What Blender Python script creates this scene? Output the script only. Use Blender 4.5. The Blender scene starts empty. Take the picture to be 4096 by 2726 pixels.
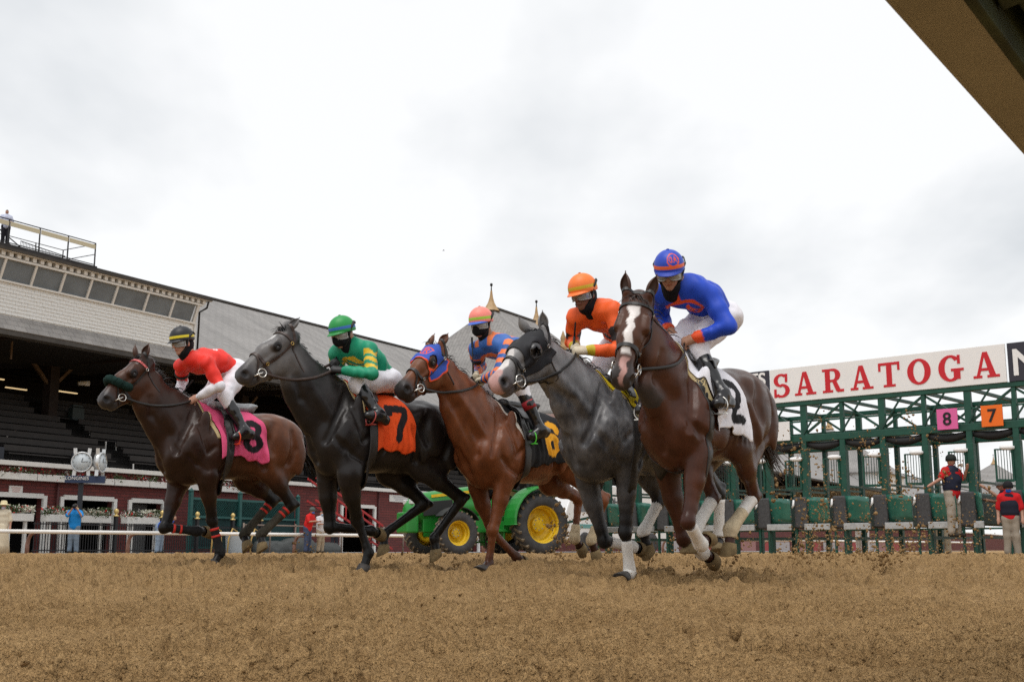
import bpy, bmesh, math, random
import numpy as np
from mathutils import Vector, Matrix

scene = bpy.context.scene
COL = scene.collection
rad = math.radians
random.seed(7)
RNG = np.random.default_rng(11)

# ------------------------------------------------------------------ camera
cam_data = bpy.data.cameras.new("camera")
camera = bpy.data.objects.new("camera", cam_data)
COL.objects.link(camera)
camera.location = (0, 0, 0.25)
camera.rotation_euler = (rad(90) + math.atan(834 / 4700), 0, 0)
cam_data.sensor_width = 36.0
cam_data.lens = 36.0 * 4700 / 4096
cam_data.clip_start = 0.02
cam_data.clip_end = 4000
cam_data.dof.use_dof = True
cam_data.dof.focus_distance = 9.2
cam_data.dof.aperture_fstop = 16.0
scene.camera = camera

# ------------------------------------------------------------------ sky, overcast
SUN_EL, SUN_AZ = 70, 205          # high soft sun behind thin cloud
world = bpy.data.worlds.new("World")
scene.world = world
world.use_nodes = True
wn = world.node_tree
wn.nodes.clear()
def wnode(t, **kw):
    n = wn.nodes.new(t)
    for k, v in kw.items():
        setattr(n, k, v)
    return n
w_out = wnode("ShaderNodeOutputWorld")
w_bg = wnode("ShaderNodeBackground")
w_sky = wnode("ShaderNodeTexSky", sky_type='NISHITA', sun_disc=False,
              sun_elevation=rad(SUN_EL), sun_rotation=rad(SUN_AZ), air_density=1.0, dust_density=4.0)
w_tc = wnode("ShaderNodeTexCoord")
w_sep = wnode("ShaderNodeSeparateXYZ")
w_mz0 = wnode("ShaderNodeMath", operation='ABSOLUTE')
w_mz = wnode("ShaderNodeMath", operation='ADD'); w_mz.inputs[1].default_value = 0.22
w_dx = wnode("ShaderNodeMath", operation='DIVIDE')
w_dy = wnode("ShaderNodeMath", operation='DIVIDE')
w_cmb = wnode("ShaderNodeCombineXYZ")
w_n1 = wnode("ShaderNodeTexNoise"); w_n1.inputs['Scale'].default_value = 0.85; w_n1.inputs['Detail'].default_value = 5; w_n1.inputs['Roughness'].default_value = 0.5
w_map = wnode("ShaderNodeMapping"); w_map.inputs['Location'].default_value = (3.1, 7.4, 0.0); w_map.inputs['Scale'].default_value = (2.0, 1.3, 1)
w_ramp = wnode("ShaderNodeValToRGB")
w_ramp.color_ramp.elements[0].position = 0.26; w_ramp.color_ramp.elements[0].color = (0.62, 0.645, 0.665, 1)
w_ramp.color_ramp.elements[1].position = 0.50; w_ramp.color_ramp.elements[1].color = (0.90, 0.905, 0.905, 1)
w_hs = wnode("ShaderNodeMix", data_type='RGBA', blend_type='MIX'); w_hs.inputs['Factor'].default_value = 0.9
w_mul = wnode("ShaderNodeVectorMath", operation='SCALE'); w_mul.inputs['Scale'].default_value = 0.11
L = wn.links.new
L(w_tc.outputs['Generated'], w_sep.inputs[0])
L(w_sep.outputs['Z'], w_mz0.inputs[0]); L(w_mz0.outputs[0], w_mz.inputs[0])
L(w_sep.outputs['X'], w_dx.inputs[0]); L(w_mz.outputs[0], w_dx.inputs[1])
L(w_sep.outputs['Y'], w_dy.inputs[0]); L(w_mz.outputs[0], w_dy.inputs[1])
L(w_dx.outputs[0], w_cmb.inputs[0]); L(w_dy.outputs[0], w_cmb.inputs[1])
L(w_cmb.outputs[0], w_map.inputs[0]); L(w_map.outputs[0], w_n1.inputs['Vector'])
L(w_n1.outputs['Fac'], w_ramp.inputs[0])
L(w_sky.outputs[0], w_mul.inputs[0])
L(w_mul.outputs[0], w_hs.inputs[6]); L(w_ramp.outputs[0], w_hs.inputs[7])
L(w_hs.outputs[2], w_bg.inputs['Color'])
w_bg.inputs['Strength'].default_value = 1.0
L(w_bg.outputs[0], w_out.inputs[0])

sun_data = bpy.data.lights.new("sun", 'SUN')
sun = bpy.data.objects.new("sun", sun_data)
COL.objects.link(sun)
sun_data.energy = 1.5
sun_data.angle = rad(35)
sun_data.color = (1.0, 0.97, 0.93)
_sa, _se = rad(SUN_AZ), rad(SUN_EL)
_sd = Vector((math.sin(_sa) * math.cos(_se), math.cos(_sa) * math.cos(_se), math.sin(_se)))
sun.rotation_euler = (-_sd).to_track_quat('-Z', 'Y').to_euler()

vs = scene.view_settings
vs.view_transform = 'Standard'
vs.look = 'None'
vs.exposure = 0.25
vs.gamma = 1.0
scene.cycles.max_bounces = 6
scene.cycles.diffuse_bounces = 3
scene.cycles.use_denoising = False
scene.cycles.use_adaptive_sampling = False
scene.cycles.sampling_pattern = 'BLUE_NOISE'

# ------------------------------------------------------------------ materials
MATS = {}
def mat(name, col, rough=0.6, metal=0.0, spec=0.4, bump=0.0, bscale=40.0, var=0.0, vscale=6.0, alpha=1.0,
        trans=0.0, coat=0.0, emit=None, estr=0.0, stretch=(1, 1, 1), sheen=0.0):
    """Principled material with procedural colour variation and relief."""
    if name in MATS:
        return MATS[name]
    m = bpy.data.materials.new(name)
    m.use_nodes = True
    nt = m.node_tree
    b = nt.nodes["Principled BSDF"]
    c4 = (col[0], col[1], col[2], 1)
    b.inputs['Base Color'].default_value = c4
    b.inputs['Roughness'].default_value = rough
    b.inputs['Metallic'].default_value = metal
    b.inputs['Specular IOR Level'].default_value = spec
    b.inputs['Coat Weight'].default_value = coat
    b.inputs['Sheen Weight'].default_value = sheen
    b.inputs['Transmission Weight'].default_value = trans
    b.inputs['Alpha'].default_value = alpha
    if emit:
        b.inputs['Emission Color'].default_value = (*emit, 1)
        b.inputs['Emission Strength'].default_value = estr
    if var > 0 or bump > 0:
        tc = nt.nodes.new("ShaderNodeTexCoord")
        mp = nt.nodes.new("ShaderNodeMapping")
        mp.inputs['Scale'].default_value = stretch
        nt.links.new(tc.outputs['Object'], mp.inputs[0])
    if var > 0:
        n = nt.nodes.new("ShaderNodeTexNoise")
        n.inputs['Scale'].default_value = vscale
        n.inputs['Detail'].default_value = 6
        n.inputs['Roughness'].default_value = 0.65
        nt.links.new(mp.outputs[0], n.inputs['Vector'])
        r = nt.nodes.new("ShaderNodeValToRGB")
        r.color_ramp.elements[0].position = 0.3
        r.color_ramp.elements[1].position = 0.7
        lo = tuple(max(0, x * (1 - var)) for x in col)
        hi = tuple(min(1, x * (1 + var)) for x in col)
        r.color_ramp.elements[0].color = (*lo, 1)
        r.color_ramp.elements[1].color = (*hi, 1)
        nt.links.new(n.outputs['Fac'], r.inputs[0])
        nt.links.new(r.outputs[0], b.inputs['Base Color'])
    if bump > 0:
        n2 = nt.nodes.new("ShaderNodeTexNoise")
        n2.inputs['Scale'].default_value = bscale
        n2.inputs['Detail'].default_value = 4
        nt.links.new(mp.outputs[0], n2.inputs['Vector'])
        bp = nt.nodes.new("ShaderNodeBump")
        bp.inputs['Strength'].default_value = bump
        bp.inputs['Distance'].default_value = 0.005
        nt.links.new(n2.outputs['Fac'], bp.inputs['Height'])
        nt.links.new(bp.outputs[0], b.inputs['Normal'])
    MATS[name] = m
    return m

def vmat(name, rough=0.5, spec=0.4, bump=0.1, bscale=60.0, var=0.15, vscale=25.0, sheen=0.0, stretch=(1, 1, 1), bdist=0.01, coat=0.0):
    """Material whose colour comes from the 'Col' attribute, with noise variation and relief."""
    if name in MATS:
        return MATS[name]
    m = bpy.data.materials.new(name)
    m.use_nodes = True
    nt = m.node_tree
    b = nt.nodes["Principled BSDF"]
    b.inputs['Roughness'].default_value = rough
    b.inputs['Specular IOR Level'].default_value = spec
    b.inputs['Sheen Weight'].default_value = sheen
    b.inputs['Coat Weight'].default_value = coat
    at = nt.nodes.new("ShaderNodeAttribute"); at.attribute_name = "Col"
    tc = nt.nodes.new("ShaderNodeTexCoord")
    mp = nt.nodes.new("ShaderNodeMapping"); mp.inputs['Scale'].default_value = stretch
    nt.links.new(tc.outputs['Object'], mp.inputs[0])
    n = nt.nodes.new("ShaderNodeTexNoise")
    n.inputs['Scale'].default_value = vscale; n.inputs['Detail'].default_value = 5
    nt.links.new(mp.outputs[0], n.inputs['Vector'])
    mr = nt.nodes.new("ShaderNodeMapRange")
    mr.inputs['From Min'].default_value = 0.3; mr.inputs['From Max'].default_value = 0.7
    mr.inputs['To Min'].default_value = 1 - var; mr.inputs['To Max'].default_value = 1 + var
    nt.links.new(n.outputs['Fac'], mr.inputs[0])
    sc = nt.nodes.new("ShaderNodeVectorMath"); sc.operation = 'SCALE'
    nt.links.new(at.outputs['Color'], sc.inputs[0]); nt.links.new(mr.outputs[0], sc.inputs['Scale'])
    nt.links.new(sc.outputs[0], b.inputs['Base Color'])
    n2 = nt.nodes.new("ShaderNodeTexNoise")
    n2.inputs['Scale'].default_value = bscale; n2.inputs['Detail'].default_value = 3
    nt.links.new(mp.outputs[0], n2.inputs['Vector'])
    bp = nt.nodes.new("ShaderNodeBump"); bp.inputs['Strength'].default_value = bump; bp.inputs['Distance'].default_value = bdist
    nt.links.new(n2.outputs['Fac'], bp.inputs['Height'])
    nt.links.new(bp.outputs[0], b.inputs['Normal'])
    MATS[name] = m
    return m

# ------------------------------------------------------------------ objects
def tag(o, label=None, cat=None, group=None, kind=None):
    if label: o["label"] = label
    if cat: o["category"] = cat
    if group: o["group"] = group
    if kind: o["kind"] = kind
    return o

def link(name, me, material=None, parent=None):
    o = bpy.data.objects.new(name, me)
    COL.objects.link(o)
    if material is not None and me is not None and not me.materials:
        me.materials.append(material)
    if parent is not None:
        o.parent = parent
    return o

def empty(name, loc=(0, 0, 0), rz=0.0, label=None, cat=None, group=None):
    o = bpy.data.objects.new(name, None)
    o.empty_display_size = 0.2
    COL.objects.link(o)
    o.location = loc
    o.rotation_euler = (0, 0, rz)
    return tag(o, label, cat, group)

def np_mesh(name, v, f, col=None, smooth=True):
    """Mesh from numpy: v (N,3), f (M,3|4) or list of lists."""
    me = bpy.data.meshes.new(name)
    v = np.asarray(v, dtype=np.float32)
    if isinstance(f, list):
        me.from_pydata([tuple(map(float, p)) for p in v], [], f)
    else:
        f = np.asarray(f, dtype=np.int32)
        k = f.shape[1]
        me.vertices.add(len(v)); me.vertices.foreach_set("co", v.ravel())
        me.loops.add(f.size); me.loops.foreach_set("vertex_index", f.ravel())
        me.polygons.add(len(f)); me.polygons.foreach_set("loop_start", np.arange(0, f.size, k, dtype=np.int32))
        me.update(calc_edges=True)
    if smooth:
        me.polygons.foreach_set("use_smooth", np.ones(len(me.polygons), dtype=bool))
    if col is not None:
        a = me.color_attributes.new("Col", 'FLOAT_COLOR', 'POINT')
        c = np.ones((len(v), 4), dtype=np.float32)
        c[:, :3] = col
        a.data.foreach_set("color", c.ravel())
    me.update()
    return me

class MB:
    """Collects boxes, tubes, prisms and lathes into one mesh."""
    def __init__(s):
        s.v, s.f, s.sm = [], [], []
    def add(s, v, f, smooth=False):
        n = len(s.v)
        s.v.extend([tuple(map(float, p)) for p in v])
        s.f.extend([tuple(n + i for i in q) for q in f])
        s.sm.extend([smooth] * len(f))
        return s
    def box(s, c, size, rz=0.0, M=None):
        x, y, z = [q / 2 for q in size]
        p = [(-x, -y, -z), (x, -y, -z), (x, y, -z), (-x, y, -z), (-x, -y, z), (x, -y, z), (x, y, z), (-x, y, z)]
        R = M if M is not None else Matrix.Rotation(rz, 3, 'Z')
        p = [R @ Vector(q) + Vector(c) for q in p]
        return s.add(p, [(0, 3, 2, 1), (4, 5, 6, 7), (0, 1, 5, 4), (1, 2, 6, 5), (2, 3, 7, 6), (3, 0, 4, 7)])
    def beam(s, a, b, w, h, up=(0, 0, 1)):
        a, b = Vector(a), Vector(b)
        d = (b - a); ln = d.length
        if ln < 1e-6: return s
        d.normalize(); u = Vector(up)
        if abs(d.dot(u)) > 0.98: u = Vector((1, 0, 0))
        sd = d.cross(u).normalized(); u = sd.cross(d)
        M = Matrix((d, sd, u)).transposed()
        return s.box((a + b) / 2, (ln, w, h), M=M)
    def tube(s, pts, r, seg=8, caps=True, flat=None):
        pts = [Vector(p) for p in pts]
        n = len(pts)
        rs = r if isinstance(r, (list, tuple)) else [r] * n
        t = [(pts[min(i + 1, n - 1)] - pts[max(i - 1, 0)]).normalized() for i in range(n)]
        u = Vector((0, 0, 1)) if abs(t[0].z) < 0.9 else Vector((1, 0, 0))
        u = (u - t[0] * u.dot(t[0])).normalized()
        V, Fc = [], []
        for i in range(n):
            u = (u - t[i] * u.dot(t[i]))
            u = u.normalized() if u.length > 1e-6 else t[i].orthogonal().normalized()
            w = t[i].cross(u)
            for k in range(seg):
                a = 2 * math.pi * k / seg
                fl = flat if flat else 1.0
                V.append(pts[i] + u * math.cos(a) * rs[i] + w * math.sin(a) * rs[i] * fl)
        for i in range(n - 1):
            for k in range(seg):
                k2 = (k + 1) % seg
                Fc.append((i * seg + k, i * seg + k2, (i + 1) * seg + k2, (i + 1) * seg + k))
        if caps:
            Fc.append(tuple(range(seg - 1, -1, -1)))
            Fc.append(tuple((n - 1) * seg + k for k in range(seg)))
        return s.add(V, Fc, True)
    def lathe(s, prof, seg=24, o=(0, 0, 0), M=None, smooth=True, caps=True):
        V, Fc = [], []
        for (r, z) in prof:
            for k in range(seg):
                a = 2 * math.pi * k / seg
                p = Vector((r * math.cos(a), r * math.sin(a), z))
                if M is not None: p = M @ p
                V.append(p + Vector(o))
        for i in range(len(prof) - 1):
            for k in range(seg):
                k2 = (k + 1) % seg
                Fc.append((i * seg + k, i * seg + k2, (i + 1) * seg + k2, (i + 1) * seg + k))
        if caps and prof[0][0] > 1e-5: Fc.append(tuple(range(seg - 1, -1, -1)))
        if caps and prof[-1][0] > 1e-5: Fc.append(tuple((len(prof) - 1) * seg + k for k in range(seg)))
        return s.add(V, Fc, smooth)
    def prism(s, poly, z0, z1, M=None, o=(0, 0, 0)):
        n = len(poly)
        V = [Vector((p[0], p[1], z0)) for p in poly] + [Vector((p[0], p[1], z1)) for p in poly]
        if M is not None: V = [M @ p for p in V]
        V = [p + Vector(o) for p in V]
        Fc = [tuple(range(n - 1, -1, -1)), tuple(range(n, 2 * n))] + [(i, (i + 1) % n, n + (i + 1) % n, n + i) for i in range(n)]
        return s.add(V, Fc)
    def quad(s, a, b, c, d):
        return s.add([a, b, c, d], [(0, 1, 2, 3)])
    def mesh(s, name):
        me = bpy.data.meshes.new(name)
        me.from_pydata(s.v, [], s.f)
        me.polygons.foreach_set("use_smooth", np.array(s.sm, dtype=bool))
        me.update()
        return me
    def build(s, name, material=None, parent=None, label=None, cat=None, group=None, kind=None, bevel=0.0):
        o = link(name, s.mesh(name), material, parent)
        if bevel > 0:
            md = o.modifiers.new("bevel", 'BEVEL'); md.width = bevel; md.segments = 2; md.limit_method = 'ANGLE'
        return tag(o, label, cat, group, kind)

def copy_tree(o, parent=None, loc=None, rz=None, label=None):
    c = o.copy(); COL.objects.link(c)
    c.parent = parent
    if loc is not None: c.location = loc
    if rz is not None: c.rotation_euler = (0, 0, rz)
    if label: c["label"] = label
    for ch in list(o.children):
        copy_tree(ch, c)
    return c

# ------------------------------------------------------------------ noise
def _h(ix, iy, iz, seed):
    n = (ix * 374761393 + iy * 668265263 + iz * 2147483647 + seed * 1274126177) & 0xFFFFFFFF
    n = ((n ^ (n >> 13)) * 1274126177) & 0xFFFFFFFF
    n = n ^ (n >> 16)
    return (n & 0xFFFF).astype(np.float32) / 65535.0
def vnoise(x, y, z=0.0, seed=0):
    x, y, z = np.broadcast_arrays(np.asarray(x, dtype=np.float64), y, z)
    ix, iy, iz = np.floor(x).astype(np.int64), np.floor(y).astype(np.int64), np.floor(z).astype(np.int64)
    fx, fy, fz = x - ix, y - iy, z - iz
    fx, fy, fz = [q * q * (3 - 2 * q) for q in (fx, fy, fz)]
    r = 0
    for a in (0, 1):
        for b in (0, 1):
            for c in (0, 1):
                w = (fx if a else 1 - fx) * (fy if b else 1 - fy) * (fz if c else 1 - fz)
                r = r + w * _h(ix + a, iy + b, iz + c, seed)
    return r

# ------------------------------------------------------------------ signed distance bodies
def vec(*a): return np.array(a, dtype=np.float64)
def nrm(v): return np.asarray(v, float) / (np.linalg.norm(v) + 1e-12)

class SDF:
    def __init__(s, lo, hi, h):
        s.lo = np.array(lo, float); s.h = h
        s.n = np.ceil((np.array(hi, float) - s.lo) / h).astype(int) + 1
        s.d = np.full(tuple(s.n), 0.3, dtype=np.float32)
    def _sl(s, a, b):
        i0 = np.clip(np.floor((a - s.lo) / s.h).astype(int), 0, s.n - 1)
        i1 = np.clip(np.ceil((b - s.lo) / s.h).astype(int) + 1, 1, s.n)
        if np.any(i1 <= i0): return None
        sl = tuple(slice(p, q) for p, q in zip(i0, i1))
        ax = [(s.lo[k] + s.h * np.arange(i0[k], i1[k])).astype(np.float32) for k in range(3)]
        return sl, ax[0][:, None, None], ax[1][None, :, None], ax[2][None, None, :]
    def _mix(s, sl, dn, k, sub):
        d = s.d[sl]
        if sub:
            dn = -dn
            if k > 0:
                hh = np.clip(0.5 + 0.5 * (dn - d) / k, 0, 1)
                s.d[sl] = d + (dn - d) * hh + k * hh * (1 - hh)
            else:
                s.d[sl] = np.maximum(d, dn)
        elif k > 0:
            hh = np.clip(0.5 + 0.5 * (d - dn) / k, 0, 1)
            s.d[sl] = d + (dn - d) * hh - k * hh * (1 - hh)
        else:
            s.d[sl] = np.minimum(d, dn)
    def cone(s, a, b, ra, rb, k=0.03, sy=1.0, side=(0, 1, 0), sub=False):
        a, b = np.array(a, float), np.array(b, float)
        side = nrm(side)
        m = max(ra, rb) * max(1.0, sy) + k + 2 * s.h
        R = s._sl(np.minimum(a, b) - m, np.maximum(a, b) + m)
        if R is None: return s
        sl, X, Y, Z = R
        vx, vy, vz = X - a[0], Y - a[1], Z - a[2]
        ab = b - a
        if sy != 1.0:
            q = 1.0 / sy - 1.0
            c = (vx * side[0] + vy * side[1] + vz * side[2]) * q
            vx, vy, vz = vx + side[0] * c, vy + side[1] * c, vz + side[2] * c
            ab = ab + side * (ab @ side) * q
        L2 = ab @ ab + 1e-9
        t = np.clip((vx * ab[0] + vy * ab[1] + vz * ab[2]) / L2, 0, 1)
        dx, dy, dz = vx - t * ab[0], vy - t * ab[1], vz - t * ab[2]
        dn = np.sqrt(dx * dx + dy * dy + dz * dz) - (ra + t * (rb - ra))
        if sy < 1: dn = dn * (0.5 + 0.5 * sy)
        s._mix(sl, dn.astype(np.float32), k, sub)
        return s
    def chain(s, pts, rs, k=0.03, sy=1.0, side=(0, 1, 0)):
        for i in range(len(pts) - 1):
            s.cone(pts[i], pts[i + 1], rs[i], rs[i + 1], k, sy, side)
        return s
    def ell(s, c, r, k=0.03, M=None, sub=False):
        c, r = np.array(c, float), np.array(r, float)
        m = r.max() + k + 2 * s.h
        R = s._sl(c - m, c + m)
        if R is None: return s
        sl, X, Y, Z = R
        vx, vy, vz = X - c[0], Y - c[1], Z - c[2]
        if M is not None:
            M = np.asarray(M, float)   # rows are local axes
            vx, vy, vz = [vx * M[i, 0] + vy * M[i, 1] + vz * M[i, 2] for i in range(3)]
        k0 = np.sqrt((vx / r[0]) ** 2 + (vy / r[1]) ** 2 + (vz / r[2]) ** 2)
        k1 = np.sqrt((vx / r[0] ** 2) ** 2 + (vy / r[1] ** 2) ** 2 + (vz / r[2] ** 2) ** 2) + 1e-6
        dn = np.where(k0 < 1e-4, -r.min(), k0 * (k0 - 1) / k1)
        s._mix(sl, dn.astype(np.float32), k, sub)
        return s
    def wrinkle(s, amp, scale, seed=1, stretch=(1, 1, 1)):
        near = np.abs(s.d) < 0.06
        i = np.nonzero(near)
        P = [s.lo[k] + s.h * i[k] for k in range(3)]
        n = vnoise(P[0] * scale * stretch[0], P[1] * scale * stretch[1], P[2] * scale * stretch[2], seed)
        s.d[i] += ((n - 0.5) * 2 * amp).astype(np.float32)
        return s
    def at(s, P):
        q = (np.asarray(P, float) - s.lo) / s.h
        q = np.clip(q, 0, s.n - 1.001)
        i = q.astype(int); f = q - i
        r = 0
        for a in (0, 1):
            for b in (0, 1):
                for c in (0, 1):
                    w = (f[..., 0] if a else 1 - f[..., 0]) * (f[..., 1] if b else 1 - f[..., 1]) * (f[..., 2] if c else 1 - f[..., 2])
                    r = r + w * s.d[i[..., 0] + a, i[..., 1] + b, i[..., 2] + c]
        return r
    def cast(s, o, d, rmax, off=0.0, n=120):
        """First radius along each ray (from inside) where the field passes off."""
        o, d = np.asarray(o, float), np.asarray(d, float)
        t = np.linspace(0, rmax, n)
        P = o[..., None, :] + d[..., None, :] * t[:, None]
        g = s.at(P) - off
        hit = g > 0
        j = np.where(hit.any(-1), hit.argmax(-1), n - 1)
        j0 = np.maximum(j - 1, 0)
        g1 = np.take_along_axis(g, j[..., None], -1)[..., 0]
        g0 = np.take_along_axis(g, j0[..., None], -1)[..., 0]
        w = np.where(g1 - g0 > 1e-6, -g0 / np.maximum(g1 - g0, 1e-6), 1)
        return o + d * (t[j0] + (t[j] - t[j0]) * np.clip(w, 0, 1))[..., None]
    def surface(s):
        d = s.d
        S = d < 0
        c = S[:-1, :-1, :-1]
        any_, all_ = c.copy(), c.copy()
        for a in (0, 1):
            for b in (0, 1):
                for e in (0, 1):
                    q = S[a:S.shape[0] - 1 + a, b:S.shape[1] - 1 + b, e:S.shape[2] - 1 + e]
                    any_ |= q; all_ &= q
        act = any_ & ~all_
        I = np.array(np.nonzero(act)).T
        idx = np.full(act.shape, -1, dtype=np.int32)
        idx[act] = np.arange(len(I))
        cr = [(a, b, e) for a in (0, 1) for b in (0, 1) for e in (0, 1)]
        D = {q: d[I[:, 0] + q[0], I[:, 1] + q[1], I[:, 2] + q[2]] for q in cr}
        acc = np.zeros((len(I), 3)); cnt = np.zeros(len(I))
        for q in cr:
            for ax in range(3):
                if q[ax] == 0:
                    p = list(q); p[ax] = 1; p = tuple(p)
                    d0, d1 = D[q], D[p]
                    m = (d0 < 0) != (d1 < 0)
                    t = np.where(m, d0 / np.where(m, d0 - d1, 1), 0)
                    pt = np.tile(np.array(q, float), (len(I), 1)); pt[:, ax] = t
                    acc[m] += pt[m]; cnt[m] += 1
        V = s.lo + s.h * (I + acc / np.maximum(cnt, 1)[:, None])
        F = []
        for ax in range(3):
            sl0 = [slice(None)] * 3; sl1 = [slice(None)] * 3
            sl0[ax] = slice(0, -1); sl1[ax] = slice(1, None)
            A, B = S[tuple(sl0)], S[tuple(sl1)]
            e = np.array(np.nonzero(A != B)).T
            u, w = [q for q in range(3) if q != ax]
            e = e[(e[:, u] > 0) & (e[:, w] > 0) & (e[:, u] < act.shape[u]) & (e[:, w] < act.shape[w])]
            if len(e) == 0: continue
            def g(du, dw):
                q = e.copy(); q[:, u] += du; q[:, w] += dw
                return idx[q[:, 0], q[:, 1], q[:, 2]]
            Q = np.stack([g(-1, -1), g(0, -1), g(0, 0), g(-1, 0)], 1)
            ins = A[e[:, 0], e[:, 1], e[:, 2]]
            flip = ins if ax != 1 else ~ins
            Q[~flip] = Q[~flip][:, ::-1]
            F.append(Q)
        F = np.concatenate(F)
        F = F[(F >= 0).all(1)]
        return V, F
    def normals(s, P, e=None):
        e = e or s.h
        g = np.stack([s.at(P + np.eye(3)[k] * e) - s.at(P - np.eye(3)[k] * e) for k in range(3)], -1)
        return g / (np.linalg.norm(g, axis=-1, keepdims=True) + 1e-9)

def grid_faces(nu, nv, closed_u=False, closed_v=False):
    i = np.arange(nu if closed_u else nu - 1)[:, None]; j = np.arange(nv if closed_v else nv - 1)[None, :]
    i2, j2 = (i + 1) % nu, (j + 1) % nv
    a = i * nv + j; b = i2 * nv + j; c = i2 * nv + j2; d = i * nv + j2
    return np.stack([x.ravel() for x in np.broadcast_arrays(a, b, c, d)], 1)

def segdist(P, a, b):
    """Distance and parameter of points P to the segment ab."""
    a, b = np.asarray(a, float), np.asarray(b, float)
    ab = b - a
    t = np.clip(((P - a) @ ab) / (ab @ ab + 1e-9), 0, 1)
    return np.linalg.norm(P - a - t[..., None] * ab, axis=-1), t
def sstep(a, b, x):
    t = np.clip((x - a) / (b - a), 0, 1)
    return t * t * (3 - 2 * t)
def lerp(a, b, t): return np.asarray(a, float) * (1 - t) + np.asarray(b, float) * t

# stroke glyphs in a unit box (x 0..0.7, y 0..1), used for printed figures
def arc(cx, cy, rx, ry, a0, a1, n=14):
    return [(cx + rx * math.cos(rad(a0 + (a1 - a0) * i / n)), cy + ry * math.sin(rad(a0 + (a1 - a0) * i / n))) for i in range(n + 1)]
GLYPH = {
 '8': [arc(.33, .74, .24, .20, 0, 360), arc(.33, .27, .28, .23, 0, 360)],
 '7': [[(.05, .80), (.05, .93), (.62, .93), (.58, .72), (.40, .45), (.28, .05)]],
 '6': [[(.60, .76), (.52, .90), (.36, .95), (.20, .88), (.08, .66), (.06, .34)], arc(.34, .30, .27, .26, 0, 360)],
 '2': [[(.08, .70), (.12, .85), (.30, .95), (.50, .90), (.60, .74), (.52, .55), (.10, .08), (.62, .08)]],
 'A': [[(.02, 0), (.33, 1), (.64, 0)], [(.14, .35), (.52, .35)]],
 'O': [arc(.33, .5, .30, .46, 0, 360)],
 'R': [[(.08, 0), (.08, .96), (.40, .96), (.58, .84), (.58, .66), (.40, .52), (.08, .52)], [(.36, .52), (.62, 0)]],
 'N': [[(.06, 0), (.06, 1), (.58, 0), (.58, 1)]],
 'Y': [[(.02, 1), (.32, .5), (.62, 1)], [(.32, .5), (.32, 0)]],
}
def glyph_mask(ch, U, V, w):
    """1 where the points (U,V) in the glyph's unit box lie on its strokes."""
    best = np.full(np.shape(U), 9.0)
    P = np.stack([U, V], -1)
    for st in GLYPH[ch]:
        for a, b in zip(st[:-1], st[1:]):
            best = np.minimum(best, segdist(P, a, b)[0])
    return best < w
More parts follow.
